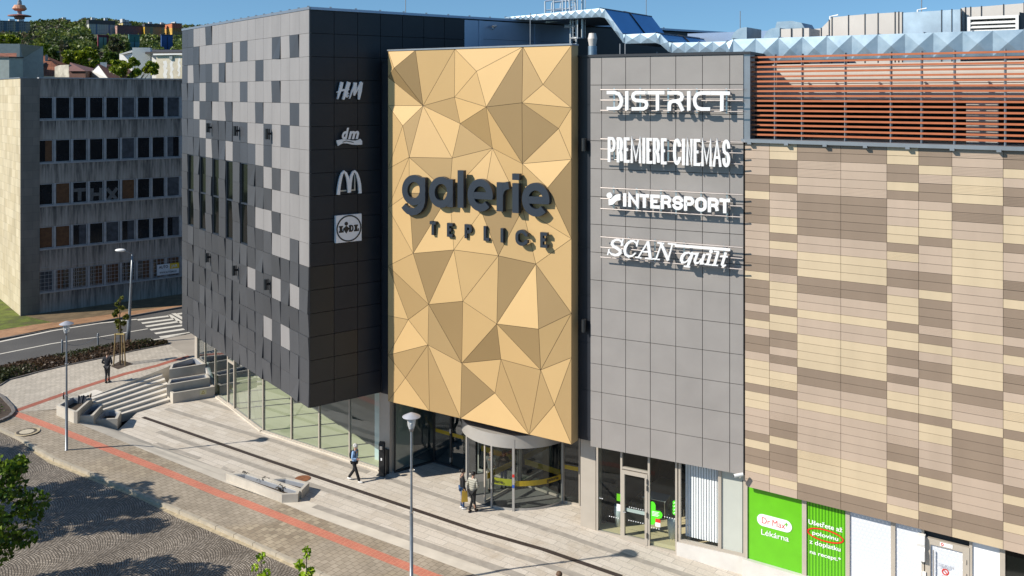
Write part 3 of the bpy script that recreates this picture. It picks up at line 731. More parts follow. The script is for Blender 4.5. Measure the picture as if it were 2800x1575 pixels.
# --- brown and cream wing
PAT = ['PPPPBBCBBBPPPPBBCBBBPBCPBBPCCCBCCPPPBCBBCPP', 'CCBBCBPPPCCBCPBBPCCCBCCBBPBPCCBPPPBBCBBBPCP', 'BBPPPPBBBBBPPCCCBBPPCPPCCCCBBPPCPPPPPCCCCBB',
       'BBPPPPBBBBBPPCCCBBPPCPPCCCCBBPPCPPPPPCCCCBB', 'CCBBCBPPPCCBCPBBPCCCBCCBBPBPCCBPPPBBCBBBPCB', 'BBCPBBPCCCBPPPBBCBBBPBCPBBPCCCBCCPPPBCBBCBB',
       'PPPCCCBBPPCCCCCPPPPPCPPCCCBBPPCBBBBBPPPPBBC', 'BBCPBBPCCCBPPPBBCBBBPBCPBBPCCCBCCPPPBCBBCPP', 'CCBBCBPPPCCBCPBBPCCCBCCBBPBPCCBPPPBBCBBBPCP',
       'PPPCCCBBPPCCCCCPPPPPCPPCCCBBPPCBBBBBPPPPBBC', 'BBPPPPBBBBBPPCCCBBPPCPPCCCCBBPPCPPPPPCCCCBB']
TC = {'C': (0.555, 0.445, 0.30), 'P': (0.45, 0.35, 0.27), 'B': (0.258, 0.193, 0.142)}
ut = [FT.uv(x, 700)[0] for x in (2037, 2104, 2180, 2299, 2425, 2512, 2603, 2743)]
while ut[-1] < TW: ut.append(ut[-1] + (0.92, 1.45, 1.5, 1.0)[len(ut) % 4])
ZT0, ZT1 = 3.07, 15.70
RT = (ZT1 - ZT0) / 43
tn = MB()
tn.prism(pv(FT.pt(0.0, 0, -0.05), FT.pt(ut[-1], 0, -0.05), FT.pt(ut[-1], 0, -12), FT.pt(0.0, 0, -12)), ZT0 + 0.01, ZT1 - 0.02, 1)
for i in range(len(ut) - 1):
    pt_ = PAT[i % len(PAT)]
    for j in range(43):
        ch = pt_[j] if j < len(pt_) else 'P'
        t = rnd.uniform(0.955, 1.045); c = tuple(x * t for x in TC[ch])
        z1 = ZT1 - j * RT - 0.006; z0 = z1 - RT + 0.012
        if ch != 'B' and rnd.random() < 0.10 or ch == 'B' and rnd.random() < 0.07:
            tn.box(FT, ut[i] + 0.006, ut[i + 1] - 0.006, z0, z1, -0.05, -0.004, 0, c)
            for s_ in range(6):                      # ribbed cassette
                tn.box(FT, ut[i] + 0.006, ut[i + 1] - 0.006, z0 + (s_ + .1) * (z1 - z0) / 6, z0 + (s_ + 0.6) * (z1 - z0) / 6, -0.0045, 0.003, 0, c)
        else:
            tn.box(FT, ut[i] + 0.006, ut[i + 1] - 0.006, z0, z1, -0.05, rnd.uniform(-0.002, 0.002), 0, c)
tan = tn.build('panelled_wing', ['tan_panels', 'joint_dark'], MALL)
lg = MB(); lg.box(FT, -0.15, ut[-1], ZT1 + 0.0, ZT1 + 0.13, -0.6, 0.14)
for i in range(12): lg.box(FT, 0.1 + i * 1.35, 0.24 + i * 1.35, ZT1 - 0.06, ZT1 + 0.02, 0.0, 0.19, 0)
lg.build('ledge', ['coping'], tan)

# --- open parking deck behind orange slats
FS = FT.off(w=-0.32)
gs = MB(); zs0, zs1 = 15.98, 18.82
for i in range(17):
    z = zs0 + i * (zs1 - zs0) / 16
    gs.box(FS, 0.02, ut[-1], z - 0.034, z + 0.034, -0.05, 0.045)
scr = gs.build('slat_screen', ['slat_orange'], MALL)
for x in (2050, 2118, 2192, 2310, 2435, 2519, 2609, 2748, 2830, 2960):
    u = FS.uv(x, 280)[0]; q = MB(); q.box(FS, u - 0.035, u + 0.035, ZT1 + 0.13, 18.92, -0.16, -0.055); q.box(FS, u - 0.012, u + 0.012, ZT1 + 0.13, 18.92, -0.055, 0.03)
    q.build('post', ['coping'], scr)
gk = MB()
zlo, zhi = FS.uv(2400, 273, -1.3)[1], FS.uv(2400, 172, -1.3)[1]
gk.box(FS, -0.3, ut[-1], zlo, zhi, -1.5, -1.3, 0)
for i in range(9): gk.box(FS, -0.3, ut[-1], zlo + .02 + i * (zhi - zlo) / 9, zlo + .02 + i * (zhi - zlo) / 9 + .07, -1.3, -1.27, 0)
u0, u1 = FS.uv(2642, 300, -1.0)[0], FS.uv(2728, 300, -1.0)[0]
gk.box(FS, u0, u1, ZT1 + 0.1, zlo - .01, -1.3, -1.0, 0)
for i in range(10): gk.box(FS, u0, u1, ZT1 + 0.14 + i * 0.14, ZT1 + 0.22 + i * 0.14, -1.0, -0.975, 0)
gk.box(FS, -0.3, ut[-1], ZT1 + 0.1, 17.2, -9.2, -9.0, 1); gk.box(FS, -0.3, ut[-1], 17.9, 18.0, -9.0, -1.52, 1); gk.box(FS, -0.5, -0.3, ZT1 + 0.1, 18.4, -9, -0.2, 1)
gk.box(FS, -0.3, ut[-1], ZT1 - 0.03, ZT1 + 0.10, -9.0, -0.65, 2)
gk.build('parking_deck', ['louvre_back', 'interior_dark', 'interior_grey'], MALL)
mat('lamp_warm', (0.55, 0.40, 0.16), 0.5)
for (x, y) in ((2083, 298), (2170, 320), (2214, 296), (2342, 314), (2475, 310), (2748, 320), (2290, 295)):
    u, z = FS.uv(x, y, -3.5); q = MB(); q.box(FS, u - 0.32, u + 0.32, 17.45, 17.52, -3.6, -3.4); q.build('ceiling_light', ['lamp_warm'], scr)

# ---------------------------------------------------------------- street level
g0, g1, g2 = G(592, 1082).xy, G(720, 1180).xy, G(1040, 1285).xy
F1 = Fac(g0, g1 - g0); F2 = Fac(g1, g2 - g1)
n1, n2 = (g1 - g0).length, (g2 - g1).length
ZC = 3.64
# interior: floor, walls
fl = MB()
back = [F1.pt(-3.3, 0, -0.08), F1.pt(n1, 0, -0.08), F2.pt(n2, 0, -0.08), F2.pt(n2, 0, -11), F1.pt(-3.3, 0, -14)]
fl.prism(pv(*back), -0.2, 0.03); fl.build('interior_floor', ['interior_floor'], MALL)
iw = MB()
iw.box(F2, -9, n2 + 0.1, 0.03, ZC + 0.04, -9.2, -9.0, 0); iw.box(F2, n2 - 0.02, n2 + 0.12, 0.03, ZC, -9, -0.6, 0)
iw.box(F1, -3.4, -3.3, 0.03, ZC, -9, -0.1, 0)
iw.build('back_wall', ['interior_grey'], MALL)
for f, us in ((F1, [F1.uv(x, 1000)[0] for x in (541, 561, 588.7)] + [F1.uv(x, 1000)[0] for x in (624, 641.5, 680.5)] + [n1]), (F2, [0.0] + [F2.uv(x, 1150)[0] for x in (797, 873, 956)] + [n2])):
    for i in range(len(us) - 1):
        a_, b_ = us[i], us[i + 1]
        if f is F1 and i == 3: continue              # the door stands here
        zb0 = 0.03
        q = MB(); q.box(f, a_ - 0.035, a_ + 0.035, 0.0, ZC, -0.10, 0.035); q.box(f, a_ + 0.035, b_ - 0.035, zb0, zb0 + 0.06, -0.08, 0.03); q.box(f, a_ + 0.035, b_ - 0.035, ZC - 0.07, ZC, -0.08, 0.03)
        if i == len(us) - 2: q.box(f, b_ - 0.035, b_ + 0.035, 0.0, ZC, -0.10, 0.036)
        wo = q.build('shop_window', ['frame_beige'], MALL)
        g_ = MB(); g_.poly([f.pt(a_ + 0.035, zb0 + 0.06, -0.02), f.pt(b_ - 0.035, zb0 + 0.06, -0.02), f.pt(b_ - 0.035, ZC - 0.07, -0.02), f.pt(a_ + 0.035, ZC - 0.07, -0.02)])
        g_.build('pane', ['glass_teal'], wo, fix=False)
dk = MB(); a_, b_ = F1.uv(624, 1000)[0], F1.uv(641.5, 1000)[0]
dk.box(F1, a_ - 0.05, a_ + 0.06, 0, ZC, -0.1, 0.05); dk.box(F1, b_ - 0.06, b_ + 0.05, 0, ZC, -0.1, 0.05); dk.box(F1, a_ + 0.06, b_ - 0.06, 2.45, 2.58, -0.08, 0.05)
dk.box(F1, a_ + 0.06, b_ - 0.06, 0.02, 0.16, -0.08, 0.05)
do = dk.build('side_door', ['frame_beige'], MALL)
g_ = MB(); g_.poly([F1.pt(a_ + .06, .16, 0), F1.pt(b_ - .06, .16, 0), F1.pt(b_ - .06, ZC, 0), F1.pt(a_ + .06, ZC, 0)]); g_.build('pane', ['glass_teal'], do, fix=False)
g_ = MB(); g_.tube([F1.pt(b_ - .12, 1.0, .05), F1.pt(b_ - .12, 1.0, .12), F1.pt(b_ - .28, 1.0, .12)], .018); g_.build('handle', ['steel'], do)
cl = MB()
cl.box(F1, F1.uv(537, 1000)[0] - 0.15, F1.uv(541, 1000)[0] + 0.02, 0.3, ZC, -0.5, 0.06, 0); cl.build('pillar', ['frame_beige'], MALL); cl = MB()
cl.box(F2, n2 + 0.03, n2 + 0.62, 0, ZC, -1.6, 0.03, 0); cl.build('pillar', ['frame_beige'], MALL); cl = MB(); cl.box(F2, n2 + 0.30, n2 + 0.60, 0, 1.1, 0.03, 0.12, 0); cl.build('pillar_box', ['frame_dark'], MALL); cl = MB()
cl.box(F2, n2 - 1.05, n2 - 0.55, 0.03, ZC, -1.2, -0.7, 0)
cl.build('inner_column', ['white_paint'], MALL)
cl = MB(); cl.box(F2, 0, n2, 0.0, 0.06, 0.036, 0.16); cl.box(F1, 0, n1 - 0.1, 0, 0.06, 0.036, 0.16); cl.build('threshold', ['concrete_ground'], MALL)

# entrance recess, with the revolving door
e0, e1, e2, e3 = [G(x, y).xy for x, y in ((1079, 1293), (1187, 1263), (1233, 1277), (1276, 1290))]
def glazed(p, q, zt, ms, mg, name='entrance_pane', w=0.05, z0=0.0, parent=None):
    f = Fac(p, q - p); n = (q - p).length
    b = MB(); b.box(f, 0, w, z0, zt, -0.06, 0.03); b.box(f, n - w, n, z0, zt, -0.06, 0.031); b.box(f, w, n - w, z0 + 0.0, z0 + 0.09, -0.05, 0.03); b.box(f, w, n - w, zt - 0.08, zt, -0.05, 0.03)
    o = b.build(name, [ms], parent or MALL)
    g_ = MB(); g_.poly([f.pt(w, z0 + .09, 0), f.pt(n - w, z0 + .09, 0), f.pt(n - w, zt - .08, 0), f.pt(w, zt - .08, 0)]); g_.build('pane', [mg], o, fix=False)
    return f, n, o
ZE_ = 3.58
glazed(e0, e1, ZE_, 'frame_dark', 'glass_teal'); glazed(e1, e2, ZE_, 'frame_dark', 'glass_teal'); f_, n_, o_ = glazed(e2, e3 + (e3 - e2) * 0.6, ZE_, 'frame_dark', 'glass_teal')
h_ = MB()
for z in (0.25, 1.6, 2.9): h_.box(f_, -0.03, 0.05, z, z + 0.2, 0.03, 0.08)
h_.build('hinge', ['steel'], o_)
r0, r1 = G(1535, 1372).xy, G(1586, 1383).xy
glazed(r0, r1, ZE_, 'frame_beige', 'glass_dark')
for (p_, q_) in ((e1, e2), (e2, e3), (r0, r1)):      # yellow safety stripe stuck across the glass
    f = Fac(p_, q_ - p_); n = (q_ - p_).length; b = MB(); b.box(f, 0.1, n - 0.08, 1.45, 1.62, 0.003, 0.006)
    b.build('safety_stripe', ['yellow_paint'], MALL)
DC = Vector((0.335, 41.32)); DR = 2.53
ib = MB(); gin = FG.off(w=-3.2)
ib.box(FG, -0.6, GW + 0.4, -0.15, 0.012, -9, -2.5, 1); ib.box(FG, -0.5, GW + 0.5, 0, ZE_, -9.2, -9, 0); ib.box(FG, GW + 0.5, GW + 0.7, 0, ZE_, -9, -1.4, 0)
ib.build('lobby', ['interior_dark', 'interior_grey'], MALL)
rv = MB(); rv.lathe((DC.x, DC.y, 0), [(DR - 0.25, 2.62), (DR + 0.06, 2.62), (DR + 0.06, 3.16), (0.01, 3.20)], 64, 0)
door = rv.build('revolving_door', ['coping_light' if 'coping_light' in M else mat('coping_light', (0.43, 0.41, 0.38), 0.4, 0.25, var=0.05)], MALL)
smooth_angle(door)
def dang(px, py): 
    v = G(px, py).xy - DC; return math.atan2(v.y, v.x)
a0, a1, a2 = dang(1278, 1357), dang(1404, 1396), dang(1539, 1374)
def arc_pt(a, z, r=DR): return Vector((DC.x + r * math.cos(a), DC.y + r * math.sin(a), z))
for a in (a0, a1, a2, a0 + 0.62):
    b = MB(); w = 0.05 if a != a0 + 0.62 else 0.03; f = Fac(arc_pt(a, 0, DR + 0.01), (-math.sin(a), math.cos(a))); b.box(f, -w, w, 0, 2.62 if a != a1 else 3.0, -0.06, 0.06); b.build('post', ['coping_light'], door)
def curved(a_, b_, r, z0, z1, n=14, m='glass_dark', name='curved_glass', th=None):
    q = MB()
    for i in range(n):
        p, s_ = a_ + (b_ - a_) * i / n, a_ + (b_ - a_) * (i + 1) / n
        q.poly([arc_pt(p, z0, r), arc_pt(s_, z0, r), arc_pt(s_, z1, r), arc_pt(p, z1, r)])
    o = q.build(name, [m], door, fix=False); o.data.polygons.foreach_set('use_smooth', [True] * len(o.data.polygons)); return o
glass('glass_door', (0.62, 0.66, 0.64), 1.1)
glass('glass_door_thin', (0.80, 0.84, 0.82), 0.8)
curved(a0 + 0.62, a1 - 0.02, DR - 0.02, 0.10, 2.62, m='glass_door'); curved(a1 + 0.02, a2 + 0.5, DR - 0.02, 0.10, 2.62, m='glass_door')
curved(a0 - 0.5, a0, DR - 0.02, 0.10, 2.62, m='glass_door')
curved(a0 + 0.62, a2, DR + 0.0, 0.0, 0.10, m='coping_light', name='base_rail')
sb = curved(a0 + 0.66, a1 - 0.03, DR - 0.005, 1.02, 1.30, m='yellow_lime' if 'yellow_lime' in M else mat('yellow_lime', (0.24, 0.26, 0.015), 0.5), name='safety_band')
curved(a1 + 0.03, a2 - 0.04, DR - 0.005, 1.02, 1.24, m='yellow_paint', name='safety_band')
for a in (0.9, 0.9 + math.pi / 2, 0.9 + math.pi, 0.9 + 1.5 * math.pi):
    f = Fac(DC, (math.cos(a), math.sin(a))); b = MB(); b.box(f, 0.08, 0.13, 0.05, 2.6, -0.03, 0.03); b.box(f, DR - 0.16, DR - 0.10, 0.05, 2.6, -0.03, 0.03); b.box(f, 0.13, DR - 0.16, 0.05, 0.14, -0.03, 0.03); b.box(f, 0.13, DR - 0.16, 2.5, 2.6, -0.03, 0.03)
    b.box(f, 0.3, DR - 0.3, 1.0, 1.25, -0.004, 0.004, 1)
    o = b.build('door_wing', ['frame_beige', 'yellow_paint'], door)
    g_ = MB(); g_.poly([f.pt(.13, .14), f.pt(DR - .16, .14), f.pt(DR - .16, 2.5), f.pt(.13, 2.5)]); g_.build('wing_glass', ['glass_door_thin'], door, fix=False)
b = MB(); b.tube([(DC.x, DC.y, 0.02), (DC.x, DC.y, 2.62)], 0.07); b.build('centre_column', ['steel'], door)
b = MB(); b.lathe((DC.x, DC.y, 0.016), [(0.01, 0), (DR, 0)], 48); b.build('floor_mat', ['interior_grey'], door)
b = MB(); b.box(Fac(arc_pt(a1, 0, DR + 0.075), (-math.sin(a1), math.cos(a1))), -0.045, 0.045, 1.42, 1.54, 0, 0.01, 0); b.box(Fac(arc_pt(a1, 0, DR + 0.075), (-math.sin(a1), math.cos(a1))), -0.045, 0.045, 0.98, 1.1, 0, 0.01, 1)
b.build('door_sticker', ['red_paint', 'sticker_blue' if 'sticker_blue' in M else mat('sticker_blue', (0.03, 0.10, 0.45), 0.5)], door)

# pharmacy front under the grey wing
FP = Fac(G(1630, 1447).xy, (1.93, -1))
def zpl(u): q = FP.pt(u, 0); return z_plaza(q.x, q.y)
PU = lambda x, y=1480: FP.uv(x, y)[0]
ZPC = 3.46
b = MB(); ua_, ub_ = PU(1588, 1440), PU(1629, 1440)
b.box(FP, ua_, ub_, -0.3, ZPC + 0.05, -0.9, 0.02, 0); b.build('pillar', ['frame_beige'], MALL)
def pane(a_, b_, z0, z1, mg='glass_dark', fr='frame_beige', t=0.04, back=None, f=FP, name='shop_window', thick=False):
    q = MB(); q.box(f, a_ - t, a_ + t, z0 - 0.05, z1, -0.08, 0.05); q.box(f, b_ - t, b_ + t, z0 - 0.05, z1, -0.08, 0.051); q.box(f, a_ + t, b_ - t, z0 - 0.06, z0 + 0.05, -0.08, 0.05); q.box(f, a_ + t, b_ - t, z1 - 0.06, z1, -0.08, 0.05)
    o = q.build(name, [fr], MALL)
    g_ = MB()
    if thick: g_.box(f, a_ + t, b_ - t, z0 + 0.05, z1 - 0.06, -0.06, -0.01)
    else: g_.poly([f.pt(a_ + t, z0 + .05, -.01), f.pt(b_ - t, z0 + .05, -.01), f.pt(b_ - t, z1 - .06, -.01), f.pt(a_ + t, z1 - .06, -.01)])
    g_.build('pane', [mg], o, fix=thick)
    return o
u_ = [PU(1634), PU(1700), PU(1775), PU(1850)]
glass('glass_shop', (0.70, 0.78, 0.76), 1.0)
pane(u_[0], u_[1], zpl(u_[1]) + 0.05, ZPC, 'glass_shop'); pane(u_[2], u_[3], zpl(u_[3]) + 0.05, ZPC, 'glass_shop')
q = MB(); t = 0.045; zd = zpl(u_[2]) + 0.02
q.box(FP, u_[1] + 0.045, u_[1] + 0.14, zd, 2.62, -0.06, 0.07); q.box(FP, u_[2] - 0.16, u_[2] - 0.045, zd, 2.62, -0.06, 0.07); q.box(FP, u_[1] + .14, u_[2] - .16, 2.47, 2.62, -0.06, 0.07); q.box(FP, u_[1] + .14, u_[2] - .16, zd, zd + 0.2, -0.06, 0.07)
q.box(FP, u_[1] + 0.045, u_[2] - 0.045, 2.66, 2.74, -0.06, 0.05); q.box(FP, u_[1] + 0.045, u_[2] - 0.045, ZPC - 0.06, ZPC, -0.06, 0.05)
pd = q.build('glass_door', ['frame_beige'], MALL)
for (z0, z1, e) in ((zd + .2, 2.47, .14), (2.74, ZPC - .06, .05)):
    g_ = MB(); g_.poly([FP.pt(u_[1] + e, z0, 0), FP.pt(u_[2] - e, z0, 0), FP.pt(u_[2] - e, z1, 0), FP.pt(u_[1] + e, z1, 0)]); g_.build('pane', ['glass_shop'], pd, fix=False)
g_ = MB(); g_.tube([FP.pt(u_[1] + .1, 1.0, .07), FP.pt(u_[1] + .1, 1.0, .14), FP.pt(u_[1] + .22, 1.0, .14)], .016); g_.build('handle', ['steel'], pd)
g_ = MB(); g_.box(FP, u_[1] + .16, u_[2] - .18, .98, 1.12, -.02, -.012); g_.build('push_bar', ['white_paint'], pd)
for z in (0.15, 0.95, 2.0, 2.25):
    g_ = MB(); g_.box(FP, u_[2] - .075, u_[2] - .045, z, z + .2, .07, .11); g_.build('hinge', ['frame_dark'], pd)
zsill = FP.uv(1859, 1477)[1]
pane(PU(1859), PU(1967), zsill, ZPC, 'glass_clear')
pane(PU(1970), PU(2036), zsill, ZPC - 0.02, 'green_panel', thick=True, name='wall_panel')
bl_ = MB(); a_, b_ = PU(1868), PU(1962); n = 13
for i in range(n):
    x0 = a_ + (b_ - a_) * i / n; x1 = a_ + (b_ - a_) * (i + 0.985) / n
    bl_.poly([FP.pt(x0, zsill + .08, -.30), FP.pt(x1, zsill + .08, -.265), FP.pt(x1, ZPC - .1, -.265), FP.pt(x0, ZPC - .1, -.30)])
tag(bl_.build('vertical_blind', ['blind_white'], None, fix=False), 'white vertical blind drawn across the window beside the pharmacy door', 'blind')
pl_ = MB()
pe = FP.uv(1852, 1500)[0]
pl_.box(FP, pe, FP.uv(2040, 1500)[0] + 0.1, -0.9, zsill - 0.06, -0.1, 0.10)
pl_.box(FT, -0.2, 13, -1.6, 0.30, -0.30, -0.12); pl_.build('plinth', ['plinth'], MALL)
rm = MB()
rm.box(FP, -0.2, 6.2, -0.25, 0.0, -6, -0.08, 1); rm.box(FP, -0.4, 6.4, 0, ZPC + 0.02, -6.2, -6, 0); rm.box(FP, -0.5, -0.3, 0, ZPC, -6, -1.5, 0); rm.box(FP, 3.6, 3.7, 0, ZPC, -6, -0.6, 0)
rm.build('pharmacy_room', ['interior_dark', 'interior_floor'], MALL)

# shop front under the brown wing
FW = FT.off(w=-0.30); WU = lambda x: FW.uv(x, 1450)[0]; zw = FW.uv(2041, 1530)[1]; ZWC = ZT0 + 0.03
pane(WU(2042), WU(2197), zw, ZWC, 'green_film', f=FW, thick=True); pane(WU(2203), WU(2316), zw, ZWC, 'green_stripes', f=FW, thick=True)
pane(WU(2321), WU(2440), zw, ZWC, 'film_dots', f=FW, thick=True); pane(WU(2445), WU(2524), zw, ZWC, 'film_dots', f=FW, thick=True)
q = MB(); a_, b_ = WU(2536), WU(2646)
q.box(FW, a_ - .06, a_ + .1, -1.2, 2.75, -.08, .07); q.box(FW, b_ - .14, b_ + .06, -1.2, 2.75, -.08, .07, 0); q.box(FW, a_ + .1, b_ - .14, 2.55, 2.75, -.08, .07)
q.box(FW, a_ + .1, b_ - .14, -1.2, 2.55, -.05, 0, 1)
for z in (1.15, 1.75, 2.2): q.tube([FW.pt(b_ - .04, z, .08), FW.pt(b_ - .04, z + .14, .08)], .025, m=0)
sd = q.build('service_door', ['frame_beige', 'film_dots'], MALL)
q = MB(); q.tube([FW.pt(a_ + .2, 0.2, .1), FW.pt(a_ + .2, 2.4, .1)], .022); q.build('handle', ['steel'], sd)
pane(WU(2655), WU(2738), zw - 0.9, ZWC, 'blind_white', f=FW, thick=True); pane(WU(2745), WU(2860), zw - 0.9, ZWC, 'window_black', f=FW, thick=True)
b = MB(); b.box(FW, -0.3, 13, -1.5, ZWC, -0.6, -0.1); b.build('back_wall', ['interior_dark'], MALL)
# ---------------------------------------------------------------- signs: letters are ribbons or outlines laid in a facade's own frame
def arc(cx, cy, rx, ry, a0, a1, n=14):
    return [(cx + rx * math.cos(R(a0 + (a1 - a0) * i / n)), cy + ry * math.sin(R(a0 + (a1 - a0) * i / n))) for i in range(n + 1)]
def rib(mb, fac, pts, hw, w0, w1, m=0, closed=False, cap=None):
    """ribbon of half-width hw (number or list) along (u, z) points, from depth w0 to w1"""
    P_ = [Vector(p) for p in pts]
    if closed and (P_[0] - P_[-1]).length < 1e-6: P_.pop()
    k = len(P_); hws = hw if hasattr(hw, '__len__') else [hw] * k
    L, Rr = [], []
    for i in range(k):
        if closed: a, b = P_[i - 1], P_[(i + 1) % k]
        else: a, b = P_[max(i - 1, 0)], P_[min(i + 1, k - 1)]
        d0 = (P_[i] - a); d1_ = (b - P_[i])
        d0 = d0.normalized() if d0.length > 1e-9 else d1_.normalized()
        d1n = d1_.normalized() if d1_.length > 1e-9 else d0
        t = (d0 + d1n); t = t.normalized() if t.length > 1e-6 else d0
        n = Vector((-t.y, t.x)); c = max(0.45, n.dot(Vector((-d0.y, d0.x))))
        L.append(P_[i] + n * hws[i] / c); Rr.append(P_[i] - n * hws[i] / c)
    b0 = len(mb.v)
    for q in (L, Rr):
        for w in (w1, w0):
            mb.v += [fac.pt(p.x, p.y, w) for p in q]
    ix = lambda s, w, i: b0 + s * 2 * k + w * k + i % k
    rng = range(k if closed else k - 1)
    def add(f): mb.f.append(f); mb.mi.append(m); mb.col.append(None)
    for i in rng:
        j = i + 1
        add((ix(0, 0, i), ix(1, 0, i), ix(1, 0, j), ix(0, 0, j))); add((ix(0, 1, i), ix(0, 1, j), ix(1, 1, j), ix(1, 1, i)))
        add((ix(0, 0, i), ix(0, 0, j), ix(0, 1, j), ix(0, 1, i))); add((ix(1, 0, i), ix(1, 1, i), ix(1, 1, j), ix(1, 0, j)))
    if not closed:
        add((ix(0, 0, 0), ix(0, 1, 0), ix(1, 1, 0), ix(1, 0, 0))); e = k - 1
        add((ix(0, 0, e), ix(1, 0, e), ix(1, 1, e), ix(0, 1, e)))
def solid(mb, fac, outline, w0, w1, m=0):
    n = len(outline); lo = [fac.pt(u, z, w0) for u, z in outline]; hi = [fac.pt(u, z, w1) for u, z in outline]
    b = len(mb.v); mb.v += lo + hi
    mb.f.append(tuple(b + n + i for i in range(n))); mb.f.append(tuple(b + i for i in range(n))[::-1])
    for i in range(n): mb.f.append((b + i, b + (i + 1) % n, b + n + (i + 1) % n, b + n + i))
    mb.mi += [m] * (n + 2); mb.col += [None] * (n + 2)
def tapply(fn, pts): return [fn(*p) for p in pts]
# strokes of plain capitals in a unit box
CAPS = {
 'A': [[(0, 0), (.5, 1), (1, 0)], [(.2, .32), (.8, .32)]],
 'C': [[(1, .78)] + arc(.5, .62, .5, .38, 25, 180, 10) + arc(.5, .38, .5, .38, 180, 335, 10) + [(1, .22)]],
 'D': [[(0, 0), (0, 1), (.5, 1)] + arc(.5, .5, .5, .5, 90, -90, 12) + [(.5, 0), (0, 0)]],
 'E': [[(1, 1), (0, 1), (0, 0), (1, 0)], [(0, .52), (.88, .52)]],
 'I': [[(.5, 0), (.5, 1)]],
 'L': [[(0, 1), (0, 0), (1, 0)]],
 'M': [[(0, 0), (0, 1), (.5, .12), (1, 1), (1, 0)]],
 'N': [[(0, 0), (0, 1), (1, 0), (1, 1)]],
 'O': [arc(.5, .66, .5, .34, 0, 180, 10) + arc(.5, .34, .5, .34, 180, 360, 10)],
 'P': [[(0, 0), (0, 1), (.6, 1)] + arc(.6, .73, .4, .27, 90, -90, 10) + [(.6, .46), (0, .46)]],
 'R': [[(0, 0), (0, 1), (.6, 1)] + arc(.6, .74, .4, .26, 90, -90, 10) + [(.6, .48), (0, .48)], [(.55, .48), (.8, .40), (.93, .25), (1, 0)]],
 'S': [[(1, .76)] + arc(.5, .74, .5, .26, 15, 180, 8) + arc(.5, .74, .48, .24, 190, 262, 5) + arc(.5, .26, .5, .25, 80, -10, 6) + arc(.5, .26, .5, .26, -20, -165, 8) + [(0, .24)]],
 'T': [[(0, 1), (1, 1)], [(.5, 1), (.5, 0)]],
}
def caps_letter(parent, fac, ch, box, hw, w0, w1, m, map_, name='letter'):
    """box = x0, x1, ytop, ybottom in the zoomed photograph, map_ turns those into (u, z)"""
    x0, x1, yt, yb = box
    (ua, za), (ub, zb2) = map_(x0, yb), map_(x1, yt)
    u0, u1 = ua + hw, ub - hw; z0, z1 = za + hw, zb2 - hw
    if ch == 'I': u0 = u1 = (ua + ub) / 2
    mb = MB()
    for i, st in enumerate(CAPS[ch]):
        pts = [[u0 + (u1 - u0) * p[0], z0 + (z1 - z0) * p[1]] for p in st]
        if ch in 'DO': 
            rib(mb, fac, pts, hw, w0, w1 - i * .003, closed=True); continue
        for e, o in ((0, 1), (-1, -2)):              # run stroke ends out to the edge of the box
            d = Vector(pts[e]) - Vector(pts[o])
            if d.length > 1e-6 and not (ch in 'EPRA' and i == 1) and not (ch == 'P' and e == -1) and not (ch == 'R' and e == -1 and i == 0):
                d = d.normalized() * hw; pts[e] = [pts[e][0] + d.x, pts[e][1] + d.y]
        rib(mb, fac, pts, hw, w0, w1 - i * .003)
    return mb.build(name, [m], parent)

# --- galerie TEPLICE on the gold front
WG0, WG1 = 0.20, 0.40
zg = lambda x, y: FG.uv(x / 5.574 + 1080, y / 5.574 + 440, WG1)
SG = thing('name_sign', 'large dark grey raised letters reading galerie TEPLICE on the gold front', 'sign', FG.pt(4.5, 12.0, 0.5))
sx_ = zg(510, 400)[0] - zg(410, 400)[0]              # metres per 100 zoomed pixels
HW = 0.425 * sx_ 
def G_(pts, hw=HW, mb=None, closed=False, d=0.0): rib(mb, FG, tapply(zg, pts), hw, WG0, WG1 - d, closed=closed)
b = MB(); G_(arc(283, 445, 136, 178, 0, 360, 40)[:-1], mb=b, closed=True)
G_([(416, 252), (416, 560)] + [(412, 620), (396, 680), (362, 735), (310, 768), (250, 778), (195, 758), (152, 716), (128, 680)], mb=b, d=.004); b.build('letter', ['letter_grey'], SG)
b = MB(); G_(arc(699, 478, 139, 182, 0, 360, 40)[:-1], mb=b, closed=True); G_([(836, 280), (836, 704)], mb=b, d=.004); b.build('letter', ['letter_grey'], SG)
b = MB(); G_([(998, 145), (998, 715)], mb=b); b.build('letter', ['letter_grey'], SG)
def e_letter(cx, cy, rx, ry, sl):
    b = MB()
    pts = [(cx + (rx) * math.cos(R(t)), cy + ry * math.sin(R(t)) + sl * math.cos(R(t))) for t in [18 - (338 - 18) * 0 + 0] ]
    ring = [(cx + rx * math.cos(R(t)), cy + ry * math.sin(R(t)) + sl * math.cos(R(t))) for t in range(12, -1 - 330, -8)]
    ring = [(cx + rx * math.cos(R(t)), cy - ry * math.sin(R(t)) + sl * math.cos(R(t))) for t in range(-8, 322, 6)]
    G_(ring, mb=b)
    G_([(cx - rx + 20, cy + 8 - sl * 0.8), (cx + rx + 38, cy + 8 + 46 * 0 + sl * 1.0)], HW * 0.94, mb=b, d=.004)
    return b.build('letter', ['letter_grey'], SG)
e_letter(1297, 523, 146, 192, 8); e_letter(2143, 592, 160, 200, 9)
b = MB(); G_([(1596, 328), (1596, 770)], mb=b); G_([(1596, 620), (1600, 500), (1625, 425), (1670, 385), (1730, 372)], mb=b, d=.004); b.build('letter', ['letter_grey'], SG)
b = MB(); G_([(1835, 342), (1835, 795)], mb=b); G_([(1839, 195), (1839, 292)], 0.47 * sx_, mb=b); b.build('letter', ['letter_grey'], SG)
